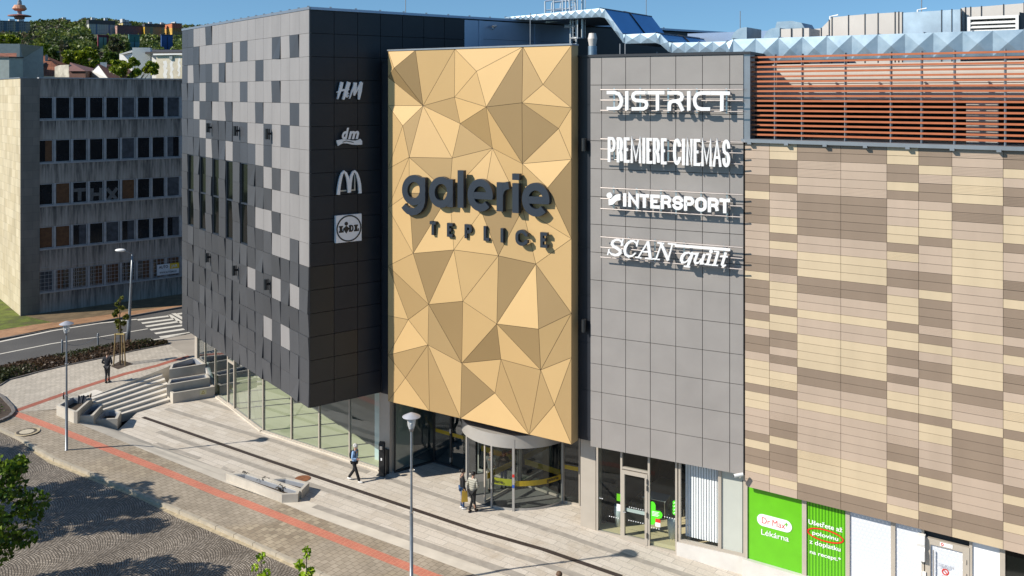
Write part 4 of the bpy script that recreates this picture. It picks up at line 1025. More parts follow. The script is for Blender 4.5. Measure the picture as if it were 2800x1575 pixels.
for ch, bx in (('T', (515, 605, 928, 1128)), ('E', (778, 862, 955, 1158)), ('P', (1046, 1158, 976, 1180)), ('L', (1336, 1422, 1003, 1218)), ('I', (1596, 1636, 1032, 1245)), ('C', (1822, 2006, 1062, 1288)), ('E', (2200, 2304, 1100, 1322))):
    caps_letter(SG, FG, ch, bx, 0.19 * sx_ * (0.95 if ch != 'E' else 0.9), 0.18, 0.34, 'letter_grey', zg)

# --- tenants' signs on the grey wing, each on three rails
WS = 0.36
def rails(parent, rows, x0=135, x1=990, ticks=()):
    mp = lambda x, y: FE.uv(x / 2.196 + 1580, y / 2.196 + 120, WS - 0.07)
    for (ya, yb) in rows:
        b = MB(); (ua, za), (ub_, zb2) = mp(x0, ya), mp(x1, yb); zm = (za + zb2) / 2
        b.tube([FE.pt(ua, zm, WS - 0.09), FE.pt(ub_, zm, WS - 0.09)], 0.024, 8); b.build('rail', ['galv_rail' if 'galv_rail' in M else mat('galv_rail', (.40, .36, .34), .4, .4)], parent)
    for x in ticks:
        b = MB(); (ua, za), (ub_, zb2) = mp(x, rows[0][0] + (rows[0][1] - rows[0][0]) * (x - x0) / (x1 - x0)), mp(x, rows[-1][0] + (rows[-1][1] - rows[-1][0]) * (x - x0) / (x1 - x0))
        b.box(FE, ua - .035, ua + .035, zb2 - .06, za + .06, WS - 0.16, WS - 0.125); b.box(FE, ua - .02, ua + .02, zb2, zb2 + .05, -0.05, WS - 0.16); b.box(FE, ua - .02, ua + .02, za - .05, za, -0.05, WS - 0.16); b.build('bracket', ['steel'], parent)
ze = lambda x, y: FE.uv(x / 2.196 + 1580, y / 2.196 + 120, WS)
TICK = (215, 372, 540, 712, 890)
SC_ = ze(300, 400)[0] - ze(200, 400)[0]
S1_ = thing('tenant_sign', 'white letters reading DISTRICT, topmost sign on the grey wing', 'sign', FE.pt(3, 17, 0.4), 'tenant signs on the grey wing')
rails(S1_, [(274, 276), (337, 343), (398, 409)], ticks=TICK)
hw = 0.095 * SC_
def stroke(parent, f, strokes, hw_, w0, w1, m, mp, name='letter', closed=()):
    b = MB()
    for i, st in enumerate(strokes): rib(b, f, tapply(mp, st), hw_ if not isinstance(hw_, list) else hw_[i], w0, w1 - .003 * i, closed=(i in closed))
    return b.build(name, [m], parent)
D1 = dict(hw_=hw, w0=WS - .05, w1=WS + .05, m='sign_white', mp=ze)
stroke(S1_, FE, [[(176, 292), (222, 292)] + [(248, 300), (262, 325), (264, 345), (260, 368), (245, 386), (220, 388), (176, 388)]], **D1)
stroke(S1_, FE, [[(296, 283), (296, 398)]], **D1)
stroke(S1_, FE, [[(424, 293), (350, 293), (336, 302), (332, 318), (338, 332), (352, 340), (395, 342), (412, 350), (416, 366), (410, 382), (396, 390), (325, 390)]], **D1)
stroke(S1_, FE, [[(408, 293), (522, 293)], [(480, 296), (480, 400)]], **D1)
stroke(S1_, FE, [[(540, 294), (606, 294), (622, 302), (628, 318), (622, 334), (606, 342), (570, 344), (556, 352), (551, 372), (551, 402)], [(590, 342), (612, 358), (632, 402)]], **D1)
stroke(S1_, FE, [[(668, 284), (668, 400)]], **D1)
stroke(S1_, FE, [[(800, 295), (740, 295), (718, 303), (706, 322), (703, 343), (707, 366), (720, 384), (742, 391), (796, 391)]], **D1)
stroke(S1_, FE, [[(798, 295), (915, 296)], [(867, 297), (866, 403)]], **D1)
S2_ = thing('tenant_sign', 'tall narrow white letters reading PREMIERE CINEMAS on the grey wing', 'sign', FE.pt(3, 14, 0.4), 'tenant signs on the grey wing')
rails(S2_, [(569, 594), (630, 659), (690, 726)], ticks=TICK)
xs = dict(zip('PREMIERE', ((182, 228), (236, 272), (277, 311), (317, 384), (389, 408), (413, 447), (452, 494), (500, 536)))); 
seq = [('P', 182, 228), ('R', 236, 272), ('E', 278, 312), ('M', 319, 382), ('I', 388, 408), ('E', 414, 447), ('R', 453, 494), ('E', 501, 535), ('C', 574, 621), ('I', 627, 645), ('N', 652, 691), ('E', 697, 737), ('M', 743, 806), ('A', 811, 864), ('S', 869, 916)]
for ch, x0, x1 in seq:
    yt = 560 + (x0 - 182) * 0.022; yb = 708 + (x0 - 182) * 0.045
    caps_letter(S2_, FE, ch, (x0, x1, yt, yb), 0.078 * SC_ * (0.85 if ch in 'MNA' else 1), WS - .05, WS + .05, 'sign_white', ze)
S3_ = thing('tenant_sign', 'rounded white letters reading INTERSPORT after a small figure emblem', 'sign', FE.pt(3, 11.5, 0.4), 'tenant signs on the grey wing')
rails(S3_, [(862, 910), (925, 980), (986, 1045)], ticks=(212, 350, 496, 587, 738, 893))
zi = lambda x, y: FE.uv(x / 5.5725 + 1640, y / 5.5725 + 500, WS)
SI_ = (zi(1100, 300)[0] - zi(1000, 300)[0])
for ch, x0, x1 in (('I', 358, 410), ('N', 438, 602), ('T', 612, 756), ('E', 776, 918), ('R', 935, 1092), ('S', 1112, 1272), ('P', 1288, 1444), ('O', 1456, 1634), ('R', 1650, 1818), ('T', 1828, 1988)):
    t = (x0 - 358) / 1630.0
    caps_letter(S3_, FE, ch, (x0, x1, 160 + 92 * t, 358 + 108 * t), 0.235 * SI_, WS - .05, WS + .05, 'sign_white', zi)
b = MB(); solid(b, FE, tapply(zi, arc(152, 190, 42, 44, 0, 360, 20)[:-1]), WS - .05, WS + .05); solid(b, FE, tapply(zi, [(140, 250), (180, 242), (215, 205), (250, 178), (318, 168), (318, 262), (270, 268), (235, 300), (205, 330), (150, 340), (142, 335)]), WS - .05, WS + .05); b.build('emblem', ['sign_white'], S3_)
S4_ = thing('tenant_sign', 'slanted white serif letters reading SCAN quilt, lowest sign on the grey wing', 'sign', FE.pt(3, 9, 0.4), 'tenant signs on the grey wing')
rails(S4_, [(1156, 1228), (1216, 1296), (1276, 1360)], ticks=(302, 460, 635, 876))
th, tk = 0.10 * SI_, 0.215 * SI_
D4 = dict(w0=WS - .05, w1=WS + .05, m='sign_white', mp=zi)
stroke(S4_, FE, [[(352, 955), (340, 900), (300, 868), (250, 865), (205, 890), (192, 930), (215, 965), (270, 995), (315, 1030), (318, 1065), (285, 1092), (235, 1100), (185, 1085), (150, 1050), (140, 1010)], [(362, 852), (330, 960)], [(150, 1008), (124, 1098)]], [[th * 1.2] * 3 + [th * 1.4, th * 1.8, th * 2.2, tk, tk, tk, tk, th * 2.2, th * 1.6, th * 1.2, th, th], th, th], **D4)
stroke(S4_, FE, [[(572, 962), (560, 915), (520, 885), (470, 890), (425, 925), (395, 980), (385, 1035), (400, 1090), (445, 1120), (500, 1112), (550, 1065)], [(590, 870), (566, 970)]], [[th, th, th * 1.2, th * 1.6, tk * .9, tk, tk, tk * .9, th * 1.6, th * 1.2, th], th], **D4)
stroke(S4_, FE, [[(590, 1135), (735, 900)], [(738, 890), (775, 1150)], [(650, 1045), (752, 1052)], [(542, 1132), (640, 1142)], [(692, 1148), (810, 1160)]], [th * 1.1, tk, th, th * .9, th * .9], **D4)
stroke(S4_, FE, [[(862, 1160), (945, 925)], [(935, 915), (1048, 1180)], [(1042, 1180), (1112, 930)], [(810, 1155), (918, 1168)], [(878, 912), (985, 925)], [(1040, 925), (1168, 938)]], [th * 1.1, tk, th * 1.1, th * .9, th * .9, th * .9], **D4)
stroke(S4_, FE, [[(1400, 1085), (1360, 1062), (1305, 1070), (1262, 1115), (1245, 1170), (1262, 1208), (1300, 1212), (1345, 1180), (1380, 1120)], [(1420, 1058), (1345, 1270)], [(1285, 1268), (1380, 1280)]], [[th, th, th * 1.6, tk, tk, th * 1.8, th, th, th], tk * .9, th * .9], **D4)
stroke(S4_, FE, [[(1425, 1075), (1490, 1080), (1450, 1190), (1465, 1225), (1510, 1215), (1550, 1160)], [(1600, 1085), (1550, 1225), (1590, 1230)]], [[th, tk * .8, tk * .8, th * 1.6, th, th], [tk * .85, tk * .85, th]], **D4)
stroke(S4_, FE, [[(1625, 1085), (1700, 1090)], [(1690, 1085), (1645, 1235)], [(1598, 1238), (1700, 1248)]], [th * .9, tk * .85, th * .9], **D4)
b = MB(); solid(b, FE, tapply(zi, arc(1700, 1043, 28, 28, 0, 360, 14)[:-1]), WS - .05, WS + .05); b.build('letter_dot', ['sign_white'], S4_)
stroke(S4_, FE, [[(1745, 1042), (1820, 1045)], [(1810, 1040), (1750, 1248)], [(1705, 1250), (1805, 1258)]], [th * .9, tk * .85, th * .9], **D4)
stroke(S4_, FE, [[(1925, 1060), (1868, 1240), (1885, 1268), (1925, 1250)], [(1835, 1118), (1955, 1122)]], [[tk * .85, tk * .85, th * 1.4, th], th * 1.1], **D4)
b = MB(); b.box(FE, zi(1150, 950)[0], zi(1990, 990)[0], zi(1560, 985)[1] - .045, zi(1560, 985)[1] + .045, WS - .04, WS + .05); b.build('light_bar', ['sign_white'], S4_)

# --- signs on the shaded dark face
WD = 0.16
zd_ = lambda x, y: FR.uv(x / 3.0183 + 900, y / 3.0183 + 200, WD)
SD_ = zd_(160, 300)[0] - zd_(60, 300)[0]
DD = dict(w0=WD - .07, w1=WD + .02, m='sign_lilac', mp=zd_)
Q1 = thing('brand_sign', 'pale brush-lettered H&M sign on the dark side wall', 'sign', FR.pt(1.8, 17.5, 0.1), 'pale signs down the dark side wall')
h1 = 0.078 * SD_
stroke(Q1, FR, [[(106, 74), (94, 130), (70, 214)], [(164, 74), (140, 150), (116, 218)], [(64, 158), (100, 142), (165, 134)]], [[h1 * 1.5, h1 * 1.6, h1 * .5], [h1 * 1.9, h1 * 1.8, h1], [h1 * .4, h1, h1 * .7]], name='letter_h', **DD)
stroke(Q1, FR, [[(158, 192), (143, 170), (150, 160), (158, 166), (146, 180), (140, 190), (148, 198), (160, 184)]], h1 * .42, name='ampersand', **DD)
stroke(Q1, FR, [[(168, 210), (188, 150), (218, 80)], [(216, 78), (212, 130), (206, 185)], [(208, 185), (240, 120), (270, 74)], [(266, 76), (254, 150), (246, 218)]], [[h1 * .5, h1 * .8, h1 * .9], [h1 * 1.7, h1 * 1.7, h1 * .8], [h1 * .5, h1 * .8, h1 * 1.2], [h1 * 1.7, h1 * 2, h1 * .8]], name='letter_m', **DD)
Q2 = thing('brand_sign', 'pale slanted dm letters above a waved ribbon on the dark side wall', 'sign', FR.pt(1.8, 15, 0.1), 'pale signs down the dark side wall')
b = MB(); solid(b, FR, tapply(zd_, [(62, 556), (110, 546), (150, 548), (190, 556), (225, 556), (258, 542), (272, 560), (272, 590), (230, 592), (190, 590), (150, 580), (115, 578), (90, 590), (74, 600)]), WD - .07, WD + .01); b.build('ribbon', ['sign_lilac'], Q2)
b = MB(); rib(b, FR, tapply(zd_, [(110, 570), (140, 560), (170, 566), (200, 572)]), h1 * .35, WD + .011, WD + .02); b.build('ribbon_line', ['dark_panel'], Q2)
Q3 = thing('brand_sign', 'pale double arch M sign on the dark side wall', 'sign', FR.pt(1.8, 12.5, 0.1), 'pale signs down the dark side wall')
hm = 0.115 * SD_
stroke(Q3, FR, [[(77, 1004), (80, 960), (86, 915), (96, 865), (108, 828), (122, 812), (138, 826), (152, 862), (160, 905), (166, 986)], [(168, 984), (174, 905), (184, 850), (198, 818), (212, 810), (228, 828), (242, 868), (252, 920), (257, 992)]], [[hm, hm, hm * .95, hm * .9, hm * .75, hm * .6, hm * .75, hm * .9, hm, hm]] + [[hm, hm, hm * .9, hm * .75, hm * .6, hm * .75, hm * .9, hm, hm]], name='arches', **DD)
b = MB(); rib(b, FR, tapply(zd_, [(92, 975), (152, 970)]), .03, .02, .06); rib(b, FR, tapply(zd_, [(182, 968), (220, 966), (220, 830)]), .03, .02, .06); b.build('bracket', ['steel'], Q3)
Q4 = thing('brand_sign', 'square pale board with LIDL inside a black ring on the dark side wall', 'sign', FR.pt(1.8, 10, 0.1), 'pale signs down the dark side wall')
(ua, za), (ub_, zb2) = zd_(57, 1404), zd_(268, 1160)
zc = (za + zd_(57, 1178)[1]) / 2; hs = (zd_(57, 1178)[1] - za) / 2
b = MB(); b.box(FR, ua, ub_, zc - hs, zc + hs, 0.0, WD); b.build('board', ['sign_lilac'], Q4)
b = MB(); uc = (ua + ub_) / 2; ru = (ub_ - ua) / 2 * 0.93
rib(b, FR, arc(uc, zc, ru, min(ru, hs * .93), 0, 360, 48)[:-1], 0.03, WD, WD + .012, closed=True); b.build('ring', ['black'], Q4)
lw = (ub_ - ua) / 211
for ch, x0, x1 in (('L', 80, 118), ('D', 162, 200), ('L', 204, 244)):
    b = MB(); q0, q1 = ua + (x0 - 57) * lw, ua + (x1 - 57) * lw; zz0, zz1 = zc - 0.155, zc + 0.135
    if ch == 'L':
        rib(b, FR, [(q0 + .10, zz1), (q0 + .10, zz0)], .062, WD, WD + .012); rib(b, FR, [(q0, zz1 - .03), (q0 + .2, zz1 - .03)], .028, WD, WD + .0125); rib(b, FR, [(q0, zz0 + .03), (q1, zz0 + .03)], .036, WD, WD + .013); rib(b, FR, [(q1 - .02, zz0), (q1 - .02, zz0 + .12)], .024, WD, WD + .0135)
    else:
        rib(b, FR, [(q0 + .06, zz1), (q0 + .06, zz0)], .05, WD, WD + .012); rib(b, FR, [(q0, zz1 - .022), (q0 + .1, zz1 - .022)] + arc(q0 + .12, (zz0 + zz1) / 2, q1 - q0 - .15, (zz1 - zz0) / 2 - .022, 90, -90, 12) + [(q0, zz0 + .022)], .03, WD, WD + .013)
    b.build('letter', ['black'], Q4)
b = MB(); um = ua + (140 - 57) * lw; solid(b, FR, arc(um, zc + .22, .085, .085, 0, 360, 16)[:-1], WD, WD + .012); solid(b, FR, [(um - .16, zc), (um, zc + .13), (um + .16, zc), (um, zc - .22)], WD, WD + .012); b.build('letter', ['black'], Q4)

# --- lettering on the green shop panels
def text(parent, fac, s, px, py, w, height, m, name='lettering', bold=0.0, width=None, mp=None, align='LEFT', shear=0.0, depth=0.004):
    cu = bpy.data.curves.new(name, 'FONT'); cu.body = s; cu.size = 1.0; cu.offset = bold; cu.align_x = align; cu.shear = shear
    cu.extrude = 0.0
    to = bpy.data.objects.new(name, cu); COL.objects.link(to)
    me = bpy.data.meshes.new_from_object(to.evaluated_get(bpy.context.evaluated_depsgraph_get()))
    COL.objects.unlink(to); bpy.data.objects.remove(to)
    u, z = mp(px, py) if mp else (px, py)
    sc = height / 0.70; xs_ = [v.co.x for v in me.vertices]; wd = max(xs_) - min(xs_)
    sx = (width / wd) if width else sc
    off = ORG.get(parent.name, Vector()) if parent else Vector()
    for v in me.vertices: v.co = fac.pt(u + v.co.x * sx, z + v.co.y * sc, w + depth) - off
    me.materials.clear(); me.materials.append(M[m])
    o = bpy.data.objects.new(name, me); COL.objects.link(o)
    if parent: o.parent = parent; ORG[o.name] = off
    return o
for ch_, xa_, xb_ in (('d', 98, 158), ('m', 154, 246)):
    (u_0, z_0), (u_1, z_1) = zd_(xa_, 541), zd_(xb_, 541); text(Q2, FR, ch_, u_0, z_0, WD + .02, zd_(154, 454)[1] - z_0 if ch_ == 'd' else (zd_(154, 454)[1] - z_0) * 1.0, 'sign_lilac', name='letter', bold=.045, width=u_1 - u_0, shear=.28)
zf = lambda x, y: FW.uv(x / 3.22 + 2000, y / 3.22 + 1200, 0.0)
def wid(x0, x1, y): return zf(x1, y)[0] - zf(x0, y)[0]
K1 = thing('shop_lettering', 'red Dr.Max in a white pill above Lékárna, on the bright green panel', 'lettering', FW.pt(0.8, 1.8, 0))
b = MB(); (ua, za), (ub_, zb2) = zf(226, 700), zf(533, 782); rr_ = 0.30; zc = (za + zb2) / 2 
hh = (zf(380, 690)[1] - zf(380, 795)[1]) / 2
zc = zf(380, 742)[1]
solid(b, FW, arc(ub_ - hh, zc, hh, hh, -90, 90, 12) + arc(ua + hh, zc, hh, hh, 90, 270, 12), 0.0, 0.008); b.build('pill', ['sign_white'], K1)
text(K1, FW, 'Dr.Max', *zf(263, 742)[:1], zc - hh * 0.52, 0.008, hh * 1.05, 'red_paint', bold=0.0, width=wid(263, 470, 760))
(uc_, _) = zf(484, 745); b = MB(); rib(b, FW, [(uc_ - .07, zc + hh * .3), (uc_ + .07, zc + hh * .3)], .018, .008, .013); rib(b, FW, [(uc_, zc + hh * .3 - .07), (uc_, zc + hh * .3 + .07)], .018, .008, .014); b.build('cross', ['green_film'], K1)
text(K1, FW, 'Lékárna', *zf(258, 830)[:1], zf(258, 838)[1], 0.004, (zf(258, 790)[1] - zf(258, 838)[1]), 'sign_white', bold=0.005, width=wid(258, 500, 860))
K2 = thing('offer_lettering', 'white slogan with a red ring round one word, on the striped green panel', 'lettering', FW.pt(2.5, 1.8, 0))
for s, x0, x1, yb, yt in (('Ušetřete až', 676, 975, 745, 705), ('polovinu', 710, 938, 838, 803), ('z doplatku', 688, 962, 918, 880), ('na recept.*', 688, 962, 1005, 972)):
    (u_0, z_0) = zf(x0, yb); zt_ = zf(x0, yt)[1]
    text(K2, FW, s, u_0, z_0, 0.004, max(zt_ - z_0, .1) * 1.0, 'sign_white', bold=0.012, width=wid(x0, x1, yb))
b = MB(); (ua, za), (ub_, zb2) = zf(672, 815), zf(984, 890); rib(b, FW, arc((ua + ub_) / 2, zf(828, 852)[1], (ub_ - ua) / 2, .2, 0, 360, 40)[:-1], .022, .004, .012, closed=True); b.build('ring', ['red_ring' if 'red_ring' in M else mat('red_ring', (0.75, 0.02, 0.01), 0.4)], K2)
K3 = thing('door_notice', 'faint lettering and a small red prohibition mark on the dotted service door', 'notice', FW.pt(5.5, 1.4, 0))
zf2 = lambda x, y: FW.uv(x / 3.22 + 2000, y / 3.22 + 1200, 0.0)
mat('notice_grey', (0.40, 0.42, 0.47), 0.5)
text(K3, FW, 'ZÁSOBOVÁNÍ', *zf2(1822, 1115), 0.004, .085, 'notice_grey', width=wid(1822, 1960, 1120)); text(K3, FW, 'LÉKÁRNY', *zf2(1842, 1142), 0.004, .085, 'notice_grey', width=wid(1842, 1938, 1145))
b = MB(); (uc_, zc_) = zf2(1884, 1172); rib(b, FW, arc(uc_, zc_, .09, .09, 0, 360, 20)[:-1], .018, .004, .01, closed=True); rib(b, FW, [(uc_ - .06, zc_ + .06), (uc_ + .06, zc_ - .06)], .014, .004, .009)
for i in range(3): rib(b, FW, [(uc_ - .1, zc_ - .16 - i * .05), (uc_ + .1, zc_ - .16 - i * .05)], .014, .004, .008)
b.build('mark', ['red_paint'], K3)
b = MB(); (uc_, zc_) = zf2(1895, 930); b.box(FW, uc_ - .19, uc_ + .19, zc_ - .06, zc_ + .06, .075, .08); o = b.build('door_label', ['sign_white'], K3)
b = MB(); rib(b, FW, arc(uc_ - .12, zc_, .035, .035, 0, 360, 12)[:-1], .012, .08, .084, closed=True); b.build('mark', ['red_paint'], K3)
# --- stickers on the pharmacy glass
zs_ = lambda x, y: FP.uv(x / 3.669 + 1550, y / 3.669 + 1180, 0.03)
K4 = thing('glass_sticker', 'bright green half cross with small print on the pharmacy window', 'sticker', FP.at(1800, 1400))
b = MB(); solid(b, FP, tapply(zs_, [(833, 706), (860, 704), (878, 718), (888, 745), (888, 795), (930, 800), (952, 820), (958, 845), (945, 872), (915, 880), (888, 878), (884, 915), (865, 938), (833, 935)]), .0, .006); b.build('cross_shape', ['green_bright'], K4)
b = MB()
for i in range(4): b.box(FP, zs_(852, 800)[0], zs_(925 - 12 * (i % 2), 800)[0], zs_(885, 812 + i * 13)[1], zs_(885, 806 + i * 13)[1], .006, .009)
b.build('small_print', ['sign_white'], K4)
K5 = thing('glass_sticker', 'four bright green round stickers one above another on the pharmacy window edge', 'sticker', FP.at(1842, 1390))
for y in (718, 752, 786, 818):
    b = MB(); (uc_, zc_) = zs_(1077, y); solid(b, FP, arc(uc_, zc_, .075, .085, 0, 360, 18)[:-1], 0, .006); o = b.build('round_sticker', ['green_bright'], K5)
    b = MB(); rib(b, FP, [(uc_ - .025, zc_ - .03), (uc_ + .03, zc_ + .03)], .012, .006, .009); b.build('sign_stroke', ['sign_white'], K5)
K6 = thing('glass_sticker', 'red and white notice stuck below the green cross', 'sticker', FP.at(1798, 1430))
b = MB(); b.box(FP, zs_(886, 900)[0], zs_(936, 900)[0], zs_(910, 915)[1], zs_(910, 878)[1], .006, .011, 0); b.box(FP, zs_(886, 900)[0], zs_(936, 900)[0], zs_(910, 958)[1], zs_(910, 917)[1], .006, .011, 1); b.build('notice', ['red_paint', 'sign_white'], K6)
K7 = thing('glass_sticker', 'green and white posters on the left pharmacy window', 'sticker', FP.at(1692, 1370))
b = MB(); b.box(FP, zs_(498, 650)[0], zs_(546, 650)[0], zs_(520, 700)[1], zs_(520, 628)[1], .0, .006, 0); b.build('green_poster', ['green_film'], K7)
b = MB(); b.box(FP, zs_(498, 750)[0], zs_(546, 750)[0], zs_(520, 800)[1], zs_(520, 732)[1], .0, .006, 0); b.build('white_poster', ['sign_white'], K7)
b = MB()
for y, xa, xb in ((758, 615, 772), (890, 608, 772), (665, 302, 360), (850, 415, 525), (855, 968, 1092), (962, 835, 935)):
    (u_0, z_0), (u_1, z_1) = zs_(xa, y), zs_(xb, y + (xb - xa) * 0.27); n = max(4, int((u_1 - u_0) / .085))
    for i in range(n):
        t = (i + .3) / n; b.box(FP, u_0 + (u_1 - u_0) * t, u_0 + (u_1 - u_0) * t + .035, z_0 - .018, z_0 + .018, .0, .003)
tag(b.build('dot_markers', ['sign_white']), 'rows of small white safety dots across the pharmacy glass', 'sticker')

# lettering on the yellow band of the revolving door
for aa, wd in ((a0 + .62 + (a1 - a0 - .62) * .22, .62), (a1 + (a2 - a1) * .75, .6)):
    f = Fac(arc_pt(aa, 0, DR + .012), (-math.sin(aa), math.cos(aa))); text(door, f, 'galerie', -.3, 1.10, 0.004, .13, 'black', bold=.02, width=wd)
# ---------------------------------------------------------------- steps and planters
mat('liner', (0.42, 0.45, 0.50), 0.45, 0.4, var=0.08)
mat('lamp_grey', (0.30, 0.31, 0.33), 0.4, 0.5, var=0.08)
mat('galv', (0.27, 0.285, 0.30), 0.42, 0.5, var=0.12, vs=4)
mat('wood_stake', (0.27, 0.19, 0.085), 0.8, var=0.2, vs=4)
mat('bark', (0.10, 0.075, 0.05), 0.9, var=0.3, vs=6, bump=0.4)
st = MB()
for i in range(6):
    q = [xy(-49.0, 27.6), xy(-46.1 - 0.31 * i, 27.6), xy(-46.1 - 0.45 * i, 32.2 + 0.12 * i), xy(-49.0, 33.2)]
    st.prism(q, -0.3, 0.1415 * (i + 1) - (.003 if i == 5 else 0))
q = [xy(-48.9, 27.8), xy(-48.0, 27.8), xy(-48.8, 33.6), xy(-48.95, 33.6)]
st.prism(q, 0.2, lambda x, y: z_up(x, y) - 0.004)
tag(st.build('staircase', 'concrete_steps' if 'concrete_steps' in M else mat('concrete_steps', (0.66, 0.61, 0.53), 0.8, var=0.1, vs=1.3)), 'wide flight of pale concrete steps between the stepped planters', 'stairs')
def trough(parent, rim, z0, z1, t=0.13, name='trough', soil=0.22, m='concrete'):
    """open concrete box on a polygon plan, with a metal liner and earth"""
    rim = [Vector(p[:2]) for p in rim]
    area = sum(rim[i - 1].x * rim[i].y - rim[i].x * rim[i - 1].y for i in range(len(rim)))
    if area < 0: rim.reverse()
    n = len(rim)
    def ins(d):
        out = []
        for i in range(n):
            p, a, b = rim[i], rim[i - 1], rim[(i + 1) % n]
            d0, d1_ = (p - a).normalized(), (b - p).normalized(); n0, n1_ = Vector((-d0.y, d0.x)), Vector((-d1_.y, d1_.x))
            m_ = (n0 + n1_); m_.normalize(); out.append(p + m_ * d / max(0.4, m_.dot(n0)))
        return out
    ri = ins(t); rl = ins(t + 0.045); b = MB(); V3 = lambda p, z: Vector((p.x, p.y, z))
    for i in range(n):
        j = (i + 1) % n
        b.poly([V3(rim[i], z0), V3(rim[j], z0), V3(rim[j], z1), V3(rim[i], z1)]); b.poly([V3(rim[i], z1), V3(rim[j], z1), V3(ri[j], z1), V3(ri[i], z1)])
        b.poly([V3(ri[i], z1), V3(ri[j], z1), V3(ri[j], z1 - soil - .1), V3(ri[i], z1 - soil - .1)])
    o = b.build(name, [m], parent, fix=False)
    b = MB()
    for i in range(n):
        j = (i + 1) % n; b.poly([V3(ri[i], z1 - .035), V3(ri[j], z1 - .035), V3(rl[j], z1 - .04), V3(rl[i], z1 - .04)]); b.poly([V3(rl[i], z1 - .04), V3(rl[j], z1 - .04), V3(rl[j], z1 - soil), V3(rl[i], z1 - soil)])
    b.build('liner', ['liner'], o, fix=False)
    b = MB(); b.poly([V3(p, z1 - soil) for p in rl]); b.build('earth', ['soil'], o, fix=False)
    return o
L6 = lambda pts, z: [G(x / 6.44, 1080 + y / 6.44, z) for x, y in pts]
PL = thing('stepped_planter', 'three-tier concrete planter at the near end of the steps, with a dark coat', 'planter', G(240, 1150, 0.5))
trough(PL, L6([(995, 185), (1300, 292), (1362, 292), (1622, 62), (1560, 28), (1268, 25)], 1.29), 0.4, 1.29, soil=.3)
trough(PL, L6([(1368, 375), (1648, 357), (1812, 168), (1738, 155), (1560, 190)], 0.93), 0.1, 0.93, soil=.25)
trough(PL, L6([(1662, 438), (2068, 417), (2136, 292), (2085, 270), (1930, 262), (1800, 285)], 0.56), -0.1, 0.56, soil=.25)
L7 = lambda pts, z: [G(100 + x / 5.152, 920 + y / 5.152, z) for x, y in pts]
PR = thing('stepped_planter', 'three-tier concrete planter at the far end of the steps, against the glass front', 'planter', G(520, 1080, 0.3))
trough(PR, L7([(1868, 465), (2385, 385), (2270, 300), (2200, 296), (1898, 385)], 1.42), 0.5, 1.42, soil=.3)
trough(PR, L7([(1834, 682), (2442, 578), (2400, 520), (1872, 602)], 0.98), 0.3, 0.98, soil=.3)
trough(PR, L7([(1832, 750), (1922, 800), (2512, 705), (2440, 642), (1850, 730)], 0.58), -0.1, 0.58, soil=.22)
b = MB(); p0, p1 = G(565, 990, 1.42), G(590, 1063, 0.35)
b.hexa([p0 + Vector((-.14, -.1, -.9)), p1 + Vector((-.14, -.1, -.4)), p1 + Vector((.06, .05, -.4)), p0 + Vector((.06, .05, -.9)), p0 + Vector((-.14, -.1, 0)), p1 + Vector((-.14, -.1, 0)), p1 + Vector((.06, .05, 0)), p0 + Vector((.06, .05, 0))])
b.build('end_wall', ['plinth'], PR)
b = MB(); q0, q1 = G(553, 1080, .45), G(566, 1076, .45)
f = Fac(G(100 + 1922 / 5.152, 920 + 800 / 5.152, .58).xy, G(100 + 2512 / 5.152, 920 + 705 / 5.152, .58).xy - G(100 + 1922 / 5.152, 920 + 800 / 5.152, .58).xy)
u0, z0 = f.uv(100 + 2300 / 5.152, 920 + 840 / 5.152); u1, z1 = f.uv(100 + 2392 / 5.152, 920 + 745 / 5.152)
mat('notice_yellow', (0.62, 0.58, 0.36), 0.6, var=0.1)
b.box(f, u0, u1, z0 + .06, z1, 0.0, 0.012); o = b.build('warning_plate', ['notice_yellow'], PR)
b = MB(); um, zm = (u0 + u1) / 2, (z0 + .06 + z1) / 2; rib(b, f, [(um - .08, zm - .07), (um, zm + .08), (um + .08, zm - .07)], .012, .012, .016, closed=True); b.build('triangle_mark', ['yellow_paint'], o)
L8 = lambda pts, z: [G(600 + x / 3.41, 1150 + y / 3.41, z) for x, y in pts]
PC = thing('low_planter', 'low concrete planter of two angular troughs on the edge of the plaza', 'planter', G(730, 1330, 0.0))
zt_ = 0.36
trough(PC, L8([(62, 490), (258, 484), (752, 645), (732, 684), (582, 690)], zt_), -0.1, zt_, soil=.2)
trough(PC, L8([(440, 543), (630, 528), (838, 578), (765, 652)], zt_ + .02), -0.05, zt_ + .02, soil=.2)
mat('twig', (0.10, 0.09, 0.075), 0.9, var=0.3, vs=9)
for (x, y, n_) in ((235, 528, 16), (400, 580, 12), (575, 655, 12)):
    b = MB(); c = G(600 + x / 3.41, 1150 + y / 3.41, zt_ - .2)
    for i in range(n_):
        a = rnd.uniform(0, 6.28); r_ = rnd.uniform(.1, .3); h = rnd.uniform(.08, .3)
        b.tube([c + Vector((rnd.uniform(-.1, .1), rnd.uniform(-.1, .1), 0)), c + Vector((math.cos(a) * r_ * .6, math.sin(a) * r_ * .4, h)), c + Vector((math.cos(a) * r_, math.sin(a) * r_ * .6, h * .8))], .01, 4)
        b.ball(c + Vector((math.cos(a) * r_, math.sin(a) * r_ * .6, h * .8)), .03, 5, 3)
    lab_ = {235: 'dry bare plant at the left end of the low planter', 400: 'dry bare plant in the middle of the low planter', 575: 'dry bare plant at the right end of the low planter'}[x]
    tag(b.build('withered_plant', ['twig']), lab_, 'plant', 'withered plants in the low planter')
